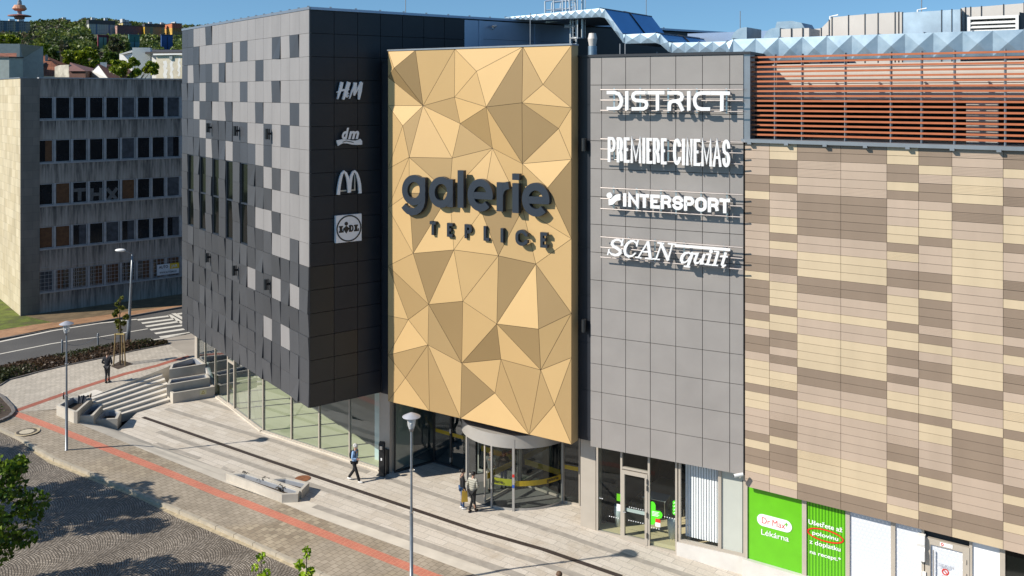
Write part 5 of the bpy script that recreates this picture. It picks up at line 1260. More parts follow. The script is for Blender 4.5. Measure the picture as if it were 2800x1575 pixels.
# things left on the near planter
mat('coat_cloth', (0.045, 0.05, 0.062), 0.9, var=0.3, vs=8)
b = MB(); c = G(1440 / 6.44, 1080 + 85 / 6.44, 1.29)
nu, nv = 18, 12
pts = []
for i in range(nu + 1):
    for j in range(nv + 1):
        u, v = i / nu - .5, j / nv
        fold = .045 * math.sin(u * 26 + v * 3) + .03 * math.sin(u * 11 + 2)
        pts.append(c + Vector((u * .55 * (1 - .25 * v) + .12 * v, .28 - .5 * v - abs(fold) * .5, .08 + .10 * math.sin(v * 3.1) - .42 * max(0, v - .55) + fold)))
b.faces(pts, [(i * (nv + 1) + j, (i + 1) * (nv + 1) + j, (i + 1) * (nv + 1) + j + 1, i * (nv + 1) + j + 1) for i in range(nu) for j in range(nv)])
o = tag(b.build('coat', ['coat_cloth'], smooth=True), 'dark crumpled coat thrown over the rim of the near stepped planter', 'coat')
sm = o.modifiers.new('thick', 'SOLIDIFY'); sm.thickness = .02
mat('bottle_dark', (0.02, 0.012, 0.008), 0.15, spec=0.7); mat('cup_white', (0.75, 0.73, 0.70), 0.6); mat('cup_cream', (0.62, 0.55, 0.42), 0.6); mat('cup_brown', (0.12, 0.07, 0.04), .6)
c = G(1121 / 6.44, 1080 + 72 / 6.44, 1.29); B_ = thing('bottle', 'dark glass bottle standing on the near planter rim', 'bottle', c)
b = MB(); b.lathe(c, [(0, 0), (.045, 0), (.045, .2), (.018, .28), (.018, .36), (0, .36)], 12); b.build('glass_body', ['bottle_dark'], B_, smooth=True)
c = G(1146 / 6.44, 1080 + 68 / 6.44, 1.29); B_ = thing('paper_cup', 'white paper cup beside the dark bottle', 'cup', c)
b = MB(); b.lathe(c, [(0, 0), (.045, 0), (.06, .2), (.052, .2), (.04, .02)], 12); b.build('cup_body', ['cup_white'], B_, smooth=True)
c = G(1594 / 6.44, 1080 + 46 / 6.44, 1.29); B_ = thing('paper_cup', 'brown paper cup with a pale lid on the back corner of the near planter', 'cup', c)
b = MB(); b.lathe(c, [(0, 0), (.045, 0), (.06, .17), (0, .17)], 12); b.build('cup_body', ['cup_brown'], B_, smooth=True); b = MB(); b.lathe(c + Vector((0, 0, .17)), [(.065, 0), (.065, .03), (.05, .05), (0, .05)], 12); b.build('lid', ['cup_cream'], B_, smooth=True)

# ---------------------------------------------------------------- manholes, plaza edge notches, stand
mat('cast_iron', (0.13, 0.11, 0.085), 0.7, 0.2, var=0.2, vs=9); mat('rust', (0.24, 0.095, 0.04), 0.85, var=0.35, vs=7); mat('cover_pale', (0.50, 0.44, 0.33), 0.85, var=0.12, vs=4)
c = G(73, 1181, z_side) + Vector((0, 0, .012)); T_ = thing('manhole_cover', 'round manhole cover with a pale concrete centre and dark iron ring in the paving', 'manhole cover', c)
b = MB(); b.lathe(c, [(0, .012), (.33, .012), (.33, 0)], 32); b.build('cover_plate', ['cover_pale'], T_); b = MB(); b.lathe(c, [(.33, .014), (.47, .014), (.47, 0)], 32); b.build('iron_ring', ['cast_iron'], T_)
b = MB(); b.lathe(c, [(.47, .010), (.60, .010), (.60, 0)], 32); b.build('collar', ['sand'], T_)
b = MB()
for i in range(16):
    a = i * 6.283 / 16; b.boxc((c.x + .40 * math.cos(a), c.y + .40 * math.sin(a), c.z + .014), (.06, .03, .005), a, 0)
b.build('ring_ribs', ['black'], T_)
c = G(828, 1309) + Vector((0, 0, .006)); T_ = thing('manhole_cover', 'rust brown round manhole cover on the plaza behind the low planter', 'manhole cover', c)
b = MB(); b.lathe(c, [(0, .012), (.31, .012), (.31, 0)], 32); b.build('cover_plate', ['rust'], T_); b = MB(); b.lathe(c, [(.31, .013), (.35, .013), (.35, 0)], 32); b.build('iron_ring', ['rust'], T_)
for (pts, lab) in (([(412, 1218), (425, 1212), (425, 1221), (447, 1226)], 'a'), ([(602, 1283), (616, 1276), (616, 1286), (637, 1290)], 'b')):
    w = [G(x, y, 0.0) for x, y in pts]
    b = MB(); d = Vector((*A, 0)); nb = Vector((*B, 0)); c = w[0]
    b.hexa([c + Vector((0, 0, -.02)), c + d * .8 + Vector((0, 0, -.02)), c + d * .8 + nb * .2 + Vector((0, 0, -.02)), c + nb * .2 + Vector((0, 0, -.02)), c + Vector((0, 0, .012)), c + d * .8 + Vector((0, 0, .012)), c + d * .8 + nb * .2 + Vector((0, 0, .012)), c + nb * .2 + Vector((0, 0, .09))])
    tag(b.build('stone_wedge', ['stone_band']), 'low stone wedge at the plaza edge ' + ('below the near stepped planter' if lab == 'a' else 'beside the low planter'), 'kerb stone')
c = G(1044, 1299); K_ = thing('hygiene_stand', 'slim black dispenser stand by the pillar left of the entrance', 'stand', c)
f = Fac(c.xy, (1.4, -.35)); q = f.d
b = MB(); b.box(f, -.13, .13, 0.03, 1.45, -.1, .05); b.box(f, -.12, .12, 1.45, 1.52, -.09, .04); b.build('column', ['black'], K_)
b = MB(); b.box(f, -.2, .2, 0, .03, -.18, .18); b.build('base_plate', ['frame_dark'], K_)
b = MB(); b.box(f, -.06, .06, 1.2, 1.36, .05, .12); b.build('dispenser', ['steel'], K_)
b = MB(); b.box(f, -.09, .09, .92, .99, .05, .055); b.build('tray', ['black'], K_); b = MB(); b.box(f, -.035, .03, .68, .8, .05, .056); b.build('sign_mark', ['sign_white'], K_)

# ---------------------------------------------------------------- street lamps
mat('galv_bright', (0.52, 0.55, 0.57), 0.4, 0.3, var=.08)
k = NT('lamp_glass'); k.p.inputs['Base Color'].default_value = (.8, .82, .82, 1); k.set(.15)
tr_ = k.n('BsdfTransparent'); mx_ = k.n('MixShader'); mx_.inputs[0].default_value = .6; k.l(tr_.outputs[0], mx_.inputs[1]); k.l(k.p.outputs[0], mx_.inputs[2]); k.l(mx_.outputs[0], k.out.inputs[0]); M['lamp_glass'] = k.m
def park_lamp(label, c, h):
    T = thing('street_lamp', label, 'street lamp', c, 'post-top lamps on the pavement')
    b = MB(); b.lathe(c, [(.09, 0), (.09, .02), (.065, .03), (.065, 2.55), (.05, 2.62), (.045, 2.66), (.04, h - .62), (.035, h - .6)], 14); b.build('pole', ['galv'], T, smooth=True)
    for z in (2.6, 4.1): 
        b = MB(); b.lathe(c + Vector((0, 0, z)), [(.06, -.03), (.075, -.02), (.075, .03), (.05, .04)], 12); b.tube([c + Vector((.06, 0, z)), c + Vector((.12, -.03, z + .02))], .015, 6); b.build('clamp', ['steel'], T)
    b = MB(); b.lathe(c + Vector((0, 0, h - .62)), [(.04, -.06), (.075, -.04), (.085, .03), (.10, .05), (.10, .08), (0, .08)], 18); b.build('collar', ['lamp_grey'], T, smooth=True)
    b = MB(); b.lathe(c + Vector((0, 0, h - .54)), [(.105, 0), (.135, .08), (.165, .40)], 22); o = b.build('lantern_glass', ['lamp_glass'], T, smooth=True, fix=False)
    b = MB(); b.lathe(c + Vector((0, 0, h - .54)), [(.06, .0), (.07, .1), (.055, .16), (.02, .18), (.02, .22), (.035, .25), (.02, .3), (0, .3)], 12); b.build('bulb', ['steel'], T, smooth=True)
    b = MB(); b.lathe(c + Vector((0, 0, h - .16)), [(.17, -.015), (.315, .0), (.325, .018), (.30, .035), (.17, .10), (.05, .15), (0, .158)], 30); b.lathe(c + Vector((0, 0, h - .165)), [(.0, .01), (.315, .006)], 30); o = b.build('lamp_cap', ['lamp_cap' if 'lamp_cap' in M else mat('lamp_cap', (0.50, 0.50, 0.53), 0.42, 0.3, var=0.08)], T); smooth_angle(o, 50)
    return T
park_lamp('slim grey post-top lamp with a dish cap, at the kerb near the stepped planter', G(182, 1231, z_side), 6.15)
pl2 = Vector(((1125 - CX) / F * 32.9, 32.9, 0)); pl2.z = z_side(pl2.x, pl2.y)
park_lamp('slim grey post-top lamp with a dish cap, standing in front of the gold entrance front', pl2, 6.15)
c = G(349.6, 940, z_up); T_ = thing('street_lamp', 'tall leaning road lamp with one short arm beside the young staked tree', 'street lamp', c)
top = P(362, 694, c.y); mid = P(354, 869, c.y)
b = MB(); b.tube([c, c.lerp(mid, .5), mid, mid + Vector((0, 0, .12)), mid.lerp(top, .5), top], [.13, .13, .125, .09, .075, .055], 12); b.build('pole', ['galv'], T_, smooth=True)
hd = P(338, 686, c.y - .3); b = MB(); b.tube([top + Vector((0, 0, .03)), hd], [.035, .035], 8); b.build('arm', ['galv'], T_, smooth=True)
b = MB(); e = P(321, 685, c.y - .5); d = (e - hd); 
b.ball((hd + e) / 2 + Vector((0, 0, .03)), .36, 14, 8, 0, (1.0, .5, .30)); b.build('lamp_head', ['white_paint'], T_, smooth=True)
# bollards with a slack chain along the road
bol = None; pos_ = []
for i, (x, y, lab) in enumerate(((170, 964, 'grey chain bollard by the road left of the tall lamp, beside the post-top lamp'), (268, 946, 'grey chain bollard by the road in the middle of the planting strip'), (352, 932, 'grey chain bollard by the road close to the foot of the tall lamp'))):
    c = G(x, y, z_up); pos_.append(c)
    T_ = thing('bollard', lab, 'bollard', c, 'bollards along the road')
    b = MB(); b.lathe(c, [(.055, -.1), (.055, .78), (.04, .82), (0, .82)], 12); b.build('post', ['galv'], T_, smooth=True); b = MB(); b.lathe(c + Vector((0, 0, .66)), [(.06, -.03), (.075, -.02), (.075, .02), (.06, .03)], 12); b.build('chain_ring', ['steel'], T_)
for p, q, lab in ((pos_[0], pos_[1], 'left'), (pos_[1], pos_[2], 'right')):
    b = MB(); n = 26; a_, c_ = p + Vector((0, 0, .66)), q + Vector((0, 0, .66))
    ring = [a_.lerp(c_, i / n) - Vector((0, 0, .38 * (1 - (2 * i / n - 1) ** 2))) for i in range(n + 1)]
    b.tube(ring, [.016 if i % 2 else .009 for i in range(n + 1)], 6); tag(b.build('chain', ['galv']), 'slack chain hanging between the ' + ('left pair of road bollards' if lab == 'left' else 'right pair of road bollards'), 'chain', 'chains between the bollards')

# ---------------------------------------------------------------- wall lamps, cameras
def wall_lamp(f, u, z, lab, grp='cylinder lamps on the tiled wall'):
    T = thing('wall_lamp', lab, 'wall lamp', f.pt(u, z, .1), grp)
    c = f.pt(u, z - .26, .27); b = MB(); b.lathe(c, [(0, 0), (.085, 0), (.085, .5), (0, .5)], 14); b.build('cylinder_shade', ['frame_dark'], T, smooth=False)
    b = MB(); b.box(f, u - .03, u + .03, z - .05, z + .05, .04, .22); b.box(f, u - .05, u + .05, z - .28, z + .24, .12, .15); b.build('bracket', ['black'], T)
for x, y, rr_, nn_ in ((182, 722, 'upper', 'far'), (337, 740, 'upper', 'middle'), (517, 757, 'upper', 'near')):
    u, z = FL.uv(480 + x / 2.07, y / 2.07, .25); wall_lamp(FL, u, z, 'black cylinder lamp, %s of the three above the tall windows of the tiled wall' % nn_)
for x, y, nn_ in ((176, 215, 'far'), (330, 288, 'middle'), (510, 367, 'near')):
    u, z = FL.uv(480 + x / 2.07, 600 + y / 2.07, .25); wall_lamp(FL, u, z, 'black cylinder lamp, %s of the three below the tall windows of the tiled wall' % nn_)
for y, nn_ in ((100 + 712 / 2.415, 'upper'), (650 + 580 / 2.415, 'lower')):
    u, z = FRC.uv(1050 + 1322 / 2.415, y, .25); wall_lamp(FRC, min(u, GW + .4), z, 'black cylinder lamp, %s of two in the dark slot right of the gold front' % nn_, 'lamps in the dark slots')
def camera_box(f, px, py, lab, w=0.3, m='white_paint', s=1.0):
    u, z = f.uv(px, py, w); T = thing('security_camera', lab, 'camera', f.pt(u, z, w))
    b = MB(); b.tube([f.pt(u + .13 * s, z + .05 * s, w - .05), f.pt(u - .16 * s, z - .01, w + .1)], .062 * s, 10); b.build('housing', [m], T, smooth=False)
    b = MB(); b.tube([f.pt(u + .05 * s, z - .03 * s, w - .02), f.pt(u, z - .12 * s, w - .1), f.pt(u, z - .12 * s, .0)], .025 * s, 8); b.build('arm', [m], T)
    b = MB(); b.tube([f.pt(u - .16 * s, z - .01, w + .1), f.pt(u - .168 * s, z - .01, w + .105)], .045 * s, 10); b.build('lens', ['black'], T)
camera_box(FE, 2021, 1300, 'white security camera at the lower right corner of the grey wing')
camera_box(FR, 1352, 73, 'small dark camera on the blue-grey roof wall above the gold front', .25, 'steel', 1.0)

# ---------------------------------------------------------------- inside the pharmacy
c = FP.pt(FP.uv(1670, 1450)[0], 0, -1.0); sc = thing('display_screen', 'large dark screen on a thin stand behind the left pharmacy window', 'screen', c)
b = MB(); u0, z0 = FP.uv(1655, 1392, -1.0); u1, z1 = FP.uv(1689, 1330, -1.0); b.box(FP, u0, u1, z0, z1, -1.03, -.97); b.build('panel', ['black'], sc)
b = MB(); um = (u0 + u1) / 2; b.box(FP, um - .03, um + .03, 0, z0, -1.02, -.98); b.box(FP, um - .2, um + .2, 0, .03, -1.2, -.8); b.build('stand', ['frame_dark'], sc)
mat('pot_white', (0.70, 0.73, 0.74), 0.35, var=0.04); 
leafm = []
def leaf_mat(name, cols, trans=0.26, rough=0.5):
    k = NT(name); k.set(rough, 0, .35)
    a = k.n('Attribute'); a.attribute_name = 'Col'
    d = k.n('BsdfTranslucent'); k.l(a.outputs['Color'], d.inputs[0]); k.base(a.outputs['Color'])
    mx = k.n('MixShader'); mx.inputs[0].default_value = trans; k.l(k.p.outputs[0], mx.inputs[1]); k.l(d.outputs[0], mx.inputs[2]); k.l(mx.outputs[0], k.out.inputs[0]); M[name] = k.m
leaf_mat('leaf', None)
for (x0, y0, y1, lab) in ((1838, 1494, 1439, 'tall white tapered pot with upright green blades behind the right pharmacy window'), (1693, 1440, 1400, 'tall white tapered pot with upright blades beside the dark screen')):
    u, z = FP.uv(x0, y0, -.7); c = FP.pt(u, 0.0, -.7); T_ = thing('potted_plant', lab, 'potted plant', c)
    b = MB(); b.lathe(c, [(0, 0), (.13, 0), (.20, .55), (.19, .85), (.16, .85), (.16, .75), (0, .75)], 20); b.build('pot', ['pot_white'], T_, smooth=True)
    b = MB()
    for i in range(46):
        a = rnd.uniform(0, 6.28); r1 = rnd.uniform(.02, .12); r2 = rnd.uniform(.1, .32); h = rnd.uniform(.4, .85)
        p0 = c + Vector((r1 * math.cos(a), r1 * math.sin(a), .78)); p1 = c + Vector((r2 * .6 * math.cos(a), r2 * .6 * math.sin(a), .78 + h * .65)); p2 = c + Vector((r2 * math.cos(a), r2 * math.sin(a), .78 + h)); s = Vector((-math.sin(a), math.cos(a), 0)) * .018
        t = rnd.uniform(.6, 1.3); cc = (.05 * t, .12 * t, .02 * t)
        b.poly([p0 - s, p0 + s, p1 + s, p1 - s], 0, cc); b.poly([p1 - s, p1 + s, p2], 0, cc)
    b.build('blades', ['leaf'], T_, fix=False)
u, z = FP.uv(1795, 1345, -2.4); c = FP.pt(u, 0, -2.4); T_ = thing('side_table', 'small pale table with papers inside the pharmacy', 'table', c)
f = Fac(c.xy, FP.d); b = MB(); b.box(f, -.5, .5, .72, .75, -.35, .35); b.build('table_top', ['white_paint'], T_)
for sx in (-.45, .45):
    for sw in (-.3, .3): b = MB(); b.tube([f.pt(sx, 0, sw), f.pt(sx, .72, sw)], .018, 6); b.build('leg', ['steel'], T_)
for du, lab in ((.95, 'dark chair right of the small pharmacy table'), (-.75, 'dark chair left of the small pharmacy table')):
    ff = f.off(u=du, w=.1); T_ = thing('chair', lab, 'chair', ff.pt(0, 0, 0), 'chairs inside the pharmacy')
    b = MB(); b.box(ff, -.22, .22, .44, .48, -.22, .22); b.build('seat', ['frame_dark'], T_); b = MB(); b.box(ff, .2, .23, .55, .9, -.2, .2); b.build('backrest', ['frame_dark'], T_)
    for sx in (-.2, .2):
        for sw in (-.2, .2): b = MB(); b.tube([ff.pt(sx, 0, sw), ff.pt(sx * .9, .44, sw * .9)], .012, 6); b.build('leg', ['steel'], T_)
# white angular fixture on the service door frame
u, z = FW.uv(2517, 1500, .25); T_ = thing('door_canopy_light', 'white angular wall box beside the service door', 'wall fixture', FW.pt(u, z, .1))
b = MB(); pr = [(.0, .42), (.22, .40), (.25, .15), (.19, .02), (.24, -.1), (.24, -.42), (.1, -.46), (0, -.3)]
lo = [FW.pt(u - .12, z + zz, w) for w, zz in pr]; hi = [FW.pt(u + .12, z + zz, w) for w, zz in pr]
b.poly(lo); b.poly(hi[::-1])
for i in range(len(pr)): j = (i + 1) % len(pr); b.poly([lo[i], lo[j], hi[j], hi[i]])
b.build('box_housing', ['white_paint'], T_)
b = MB(); u, z = FW.uv(2527, 1570, .1); b.box(FW, u - .05, u + .05, z - .08, z + .08, .06, .12); tag(b.build('door_buzzer', ['white_paint']), 'small white keypad low beside the service door', 'keypad')
# ---------------------------------------------------------------- trees
def rot_rand():
    from mathutils import Quaternion
    return Quaternion((rnd.gauss(0, 1), rnd.gauss(0, 1), rnd.gauss(0, 1), rnd.gauss(0, 1))).normalized().to_matrix()
def leaf_cloud(mb, clumps, n, size, cols, flat=0.45):
    """leaf-sized faces spread through clumps [(centre, radius)]"""
    wts = [r ** 2 for _, r in clumps]
    for _ in range(n):
        c, r = rnd.choices(clumps, wts)[0]
        d = Vector((rnd.gauss(0, 1), rnd.gauss(0, 1), rnd.gauss(0, 1))).normalized() * r * rnd.uniform(.35, 1.0) ** .6
        d.z *= .8
        p = c + d; m = rot_rand(); s = size * rnd.uniform(.6, 1.35)
        x, y = m.col[0] * s, m.col[1] * s * .75
        t = rnd.uniform(.7, 1.3); base = rnd.choice(cols); cc = tuple(q * t for q in base)
        mb.poly([p - x * .5, p - y * .5 + x * .1, p + x * .6, p + y * .5 + x * .1], 0, cc)
def leafy_tree(name, label, c, h, crown, n, size, cols, group=None, trunk_r=.14, bare=0.28, nb=9, sparse=0.5, cat='tree', nclump=26, cs=1.0):
    """tapered trunk, limbs and a crown of leaf clumps; crown = (rx, ry, rz)"""
    T = thing(name, label, cat, c, group)
    rx, ry, rz = crown; cc = c + Vector((0, 0, h - rz))
    b = MB(); b.tube([c - Vector((0, 0, .1)), c + Vector((.03, .02, h * bare)), c + Vector((-.05, .04, h * .6)), c + Vector((.02, 0, h * .88))], [trunk_r, trunk_r * .75, trunk_r * .45, trunk_r * .15], 8)
    clumps = []
    for i in range(nclump):
        d = Vector((rnd.gauss(0, 1), rnd.gauss(0, 1), rnd.gauss(0, .9))).normalized() * rnd.uniform(.35, 1.0) ** .5
        p = cc + Vector((d.x * rx, d.y * ry, d.z * rz)); clumps.append((p, min(rx, rz) * cs * rnd.uniform(.16, .34) * (1 + .4 * (1 - sparse))))
    for p, r in clumps[:nb * 2]:
        s0 = c + Vector((0, 0, h * rnd.uniform(bare, .75))); mid = s0.lerp(p, .55) + Vector((0, 0, .1 * rz))
        b.tube([s0, mid, p], [trunk_r * .32, trunk_r * .2, trunk_r * .06], 5)
    b.build('trunk', ['bark'], T, smooth=True)
    f = MB(); leaf_cloud(f, clumps, n, size, cols); f.build('crown', ['leaf'], T, fix=False)
    return T
SPRING = [(.20, .25, .012), (.26, .32, .015), (.13, .18, .012), (.31, .35, .02), (.09, .13, .012)]
MAPLE = [(.085, .15, .010), (.135, .215, .012), (.045, .085, .008), (.19, .27, .018), (.06, .11, .01)]
# maples along the cobbled street: one reaches into the left edge, the others throw their shade across the setts
def cob_pt(x, y): return Vector((x, y, z_cob(x, y)))
leafy_tree('maple_tree', 'leafy maple reaching in from the left edge over the cobbles', cob_pt(-18.7, 31.2), 6.2, (2.8, 2.1, 2.4), 8500, .17, MAPLE, 'maples along the cobbled street', .16, nclump=80, cs=.62, nb=24)
leafy_tree('maple_tree', 'leafy maple behind the nearest one at the left edge, shading the setts', cob_pt(-26.4, 36.3), 7.3, (4.4, 3.0, 2.7), 11000, .22, MAPLE, 'maples along the cobbled street', .18, nclump=80, cs=.66, nb=26)
leafy_tree('maple_tree', 'farthest maple by the left kerb, seen mostly as shade on the corner of the street', cob_pt(-31.8, 41.0), 6.0, (2.3, 2.0, 2.2), 2600, .24, MAPLE, 'maples along the cobbled street', .15, nclump=26)
for (px, py, Y, lab) in ((714, 1512, 25.0, 'thin young tree tip with few bright leaves, left one at the bottom edge'), (838, 1500, 24.5, 'thin young tree tip with bright whorled leaves, right one at the bottom edge')):
    top = P(px, py, Y); c = Vector((top.x, top.y, z_cob(top.x, top.y))); h = top.z - c.z
    T = thing('young_tree', lab, 'tree', c, 'young trees at the bottom edge')
    b = MB(); b.tube([c, c + Vector((.02, 0, h * .5)), c + Vector((0, 0, h * .97))], [.05, .035, .01], 7); b.build('trunk', ['bark'], T)
    cl = []
    for i in range(9):
        z = h - .06 - i * .17; r = .07 + .02 * i + rnd.uniform(0, .05)
        cl.append((c + Vector((rnd.uniform(-.03, .03) - (0.16 if i % 3 == 2 else 0) + (.12 if i % 4 == 3 else 0), rnd.uniform(-.05, .05), z)), r))
    f = MB(); leaf_cloud(f, cl, 420, .12, [(.30, .44, .012), (.38, .50, .02), (.22, .34, .01)]); f.build('crown', ['leaf'], T, fix=False)
# staked street tree in its square of earth
c = G(328, 998, z_up); T = thing('young_tree', 'young street tree tied to three wooden stakes in a square of earth', 'tree', c)
tt = P(326, 812, c.y); h = tt.z - c.z
b = MB(); b.tube([c, c + Vector((.02, 0, h * .45)), c + Vector((-.02, .02, h * .7)), c + Vector((0, 0, h * .98))], [.05, .04, .03, .01], 8)
cl = []
for i in range(13):
    z = h * (.50 + .48 * i / 12); r = .34 * (1 - abs(i / 12 - .42) * 1.25) + .05; a = rnd.uniform(0, 6.28)
    p = c + Vector((math.cos(a) * r * .9, math.sin(a) * r * .9, z)); cl.append((p, max(.10, r * .5))); b.tube([c + Vector((0, 0, z - .35)), p], [.012, .005], 4)
b.build('trunk', ['bark'], T); f = MB(); leaf_cloud(f, cl, 950, .15, [(.12, .14, .02), (.19, .19, .03), (.09, .12, .015), (.24, .22, .05)]); f.build('crown', ['leaf'], T, fix=False)
for dx, dy, px, py in ((-.34, -.1, 0, 0), (.38, -.12, 0, 0), (.02, .3, 0, 0)):
    b = MB(); b.tube([c + Vector((dx, dy, 0)), c + Vector((dx * .72, dy * .72, 1.92))], .042, 8); b.build('stake', ['wood_stake'], T)
b = MB(); q = [c + Vector((dx * .72, dy * .72, 1.88)) for dx, dy in ((-.34, -.1), (.38, -.12), (.02, .3))]
mat('wood_pale', (0.46, 0.36, 0.14), 0.8, var=.15)
for p_, q_ in ((q[0], q[1]), (q[1], q[2]), (q[2], q[0])): b.tube([p_ + (p_ - q_).normalized() * .06, q_ + (q_ - p_).normalized() * .06], .04, 6)
b.build('brace', ['wood_pale'], T)
sq = [G(100 + x / 5.152, 920 + y / 5.152, z_up)[:2] for x, y in ((1040, 420), (1145, 465), (1360, 388), (1200, 335))]
sheet('tree_pit', sq, z_up, .012, 'soil', (), BF)
# low shrubs of the planting strip: one mass of twigs and small leaves
hb = MB(); near = [Vector(p[:2]) for p in hedge_k]; far = [Vector(U(x, y)) for x, y in hedge_far]
for i in range(5200):
    t = rnd.random(); k_ = t * (len(near) - 1); i0 = min(int(k_), len(near) - 2); pn = near[i0].lerp(near[i0 + 1], k_ - i0)
    k_ = t * (len(far) - 1); i1 = min(int(k_), len(far) - 2); pf = far[i1].lerp(far[i1 + 1], k_ - i1)
    s = rnd.random(); q = pn.lerp(pf, .06 + .88 * s); w = (pf - pn).length
    hh = .34 * min(1, 6 * s * (1 - s)) * (.55 + .9 * noise.noise(Vector((q.x * .7, q.y * .7, 3))) ** 2 + .4) * (0.5 if t > .85 else 1)
    p = Vector((q.x, q.y, z_up(q.x, q.y) + .03 + hh * rnd.random() ** .6)); m = rot_rand(); sz = rnd.uniform(.10, .26)
    nv = noise.noise(Vector((q.x * .45, q.y * .45, 0)))
    cc = rnd.choice([(.045, .055, .015), (.06, .07, .018), (.035, .045, .015)]) if nv + rnd.uniform(-.25, .25) > -.02 else rnd.choice([(.095, .055, .028), (.13, .08, .045), (.07, .042, .025)])
    x, y = m.col[0] * sz, m.col[1] * sz * rnd.choice((.25, .5))
    hb.poly([p - x * .5, p - y * .5, p + x * .5, p + y * .5], 0, cc)
tag(hb.build('low_shrubs', ['leaf'], None, fix=False), kind='stuff')
gb = MB()
for i in range(420):
    p = Vector(isl_p[3].xy).lerp(Vector((isl_p[0].x - 1, isl_p[0].y)), rnd.random()).lerp(Vector(isl_p[6].xy), rnd.random() * .6); p = Vector((p.x - rnd.uniform(.1, 1.2), p.y, z_side(p.x, p.y) + .06 + rnd.random() * .12)); m = rot_rand()
    gb.poly([p - m.col[0] * .06, p - m.col[1] * .04, p + m.col[0] * .06, p + m.col[1] * .04], 0, rnd.choice([(.07, .13, .02), (.05, .09, .015), (.09, .12, .03)]))
tag(gb.build('low_groundcover', ['leaf'], None, fix=False), kind='stuff')

# ---------------------------------------------------------------- grey office block across the road
def wall_tiles(name, d, c1, c2, mortar, w, h, stain):
    k = NT(name); k.set(.8); g = k.n('NewGeometry'); sp = k.n('SeparateXYZ'); k.l(g.outputs['Position'], sp.inputs[0])
    u = k.math('ADD', k.math('MULTIPLY', sp.outputs[0], d[0]), k.math('MULTIPLY', sp.outputs[1], d[1])); cb = k.n('CombineXYZ'); k.l(u, cb.inputs[0]); k.l(sp.outputs[2], cb.inputs[1])
    b = k.n('TexBrick', offset=.37); k.l(cb.outputs[0], b.inputs['Vector']); b.inputs['Scale'].default_value = 1; b.inputs['Brick Width'].default_value = w; b.inputs['Row Height'].default_value = h; b.inputs['Mortar Size'].default_value = .008
    for i, c in ((1, c1), (2, c2), (3, mortar)): b.inputs[i].default_value = (*c, 1)
    s = k.ramp(k.noise(k.pos((1, 1, .35)), 1.0, 5, .6), [(.3, (1 - stain,) * 3), (.65, (1.06,) * 3)])
    k.base(k.mix(1.0, b.outputs['Color'], s, 'MULTIPLY')); M[name] = k.m
dB = Vector((1.225, 1)).normalized(); cB = G(58, 864, z_up)
FB = Fac(cB.xy, dB); FBL = Fac(cB.xy + Vector((-dB.y, dB.x)) * 16, Vector((dB.y, -dB.x)))
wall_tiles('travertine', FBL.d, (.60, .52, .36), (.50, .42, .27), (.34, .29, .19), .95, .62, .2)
wall_tiles('travertine_shaded', FB.d, (.21, .19, .165), (.175, .16, .14), (.12, .11, .10), .95, .62, .2)  # same stone as the side wall, with the front's shade put into its colour
SILL0 = FB.uv(107, 326)[1] - .14; SPITCH = (FB.uv(107, 326)[1] - FB.uv(107, 800)[1]) / 4
k = NT('ribbed_concrete'); k.set(.85); g = k.n('NewGeometry'); sp = k.n('SeparateXYZ'); k.l(g.outputs['Position'], sp.inputs[0])
u = k.math('ADD', k.math('MULTIPLY', sp.outputs[0], FB.d.x), k.math('MULTIPLY', sp.outputs[1], FB.d.y))
rib_ = k.ramp(k.math('FRACT', k.math('MULTIPLY', u, 4.5)), [(.08, (.85,) * 3), (.2, (1.03,) * 3), (.8, (1.03,) * 3), (.95, (.85,) * 3)])
zf_ = k.math('FRACT', k.math('DIVIDE', k.math('SUBTRACT', sp.outputs[2], SILL0), SPITCH)); und = k.ramp(zf_, [(.60, (0, 0, 0)), (.99, (1, 1, 1))])
stk = k.ramp(k.noise(k.pos((3.2, 3.2, .22)), 1.6, 6, .75), [(.42, (0, 0, 0)), (.6, (1, 1, 1))])
str_ = k.ramp(k.noise(k.pos((1.6, 1.6, .16)), 1.5, 6, .7), [(.36, (.42, .42, .42)), (.48, (.88, .87, .86)), (.7, (1.1, 1.1, 1.1))])
k.base(k.mix(k.math('MULTIPLY', k.math('MULTIPLY', und, stk), .85), k.mix(1.0, k.mix(1.0, (.37, .335, .30), rib_, 'MULTIPLY'), str_, 'MULTIPLY'), (.03, .03, .03))); M['ribbed_concrete'] = k.m
mat('window_frame_grey', (.36, .365, .375), .6, var=.15, vs=3); mat('office_glass', (.012, .014, .017), .12, var=.3, spec=.6); mat('curtain_brown', (.11, .05, .02), .8, var=.3, vs=4); mat('curtain_grey', (.055, .06, .07), .8, var=.4, vs=3)
mat('tape_white', (.115, .115, .115), .8, var=.2, vs=6)
OB = thing('office_building', 'neglected grey office block with five rows of broken windows across the road', 'building', cB)
ZB0, ZB1 = cB.z - .4, 18.6
b = MB(); b.prism(pv(FB.pt(0, 0, -.10), FB.pt(34, 0, -.10), FB.pt(34, 0, -15), FB.pt(0, 0, -15)), ZB0, ZB1 - .05, 0); main = b.build('wall', ['office_core' if 'office_core' in M else mat('office_core', (.05, .05, .05), .9)], OB)
uS = FB.uv(108, 500)[0]
b = MB(); b.box(FB, -.05, uS, ZB0, ZB1, -.12, .06, 0); b.build('corner_strip', ['travertine_shaded'], OB)
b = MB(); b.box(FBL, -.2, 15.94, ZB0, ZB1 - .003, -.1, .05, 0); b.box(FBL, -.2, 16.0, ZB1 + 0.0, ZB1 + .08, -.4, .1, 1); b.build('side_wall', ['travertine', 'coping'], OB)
colsx = [(310, 420), (440, 557), (577, 690), (710, 820), (840, 945), (965, 1070), (1090, 1190), (1207, 1307), (1325, 1425)]
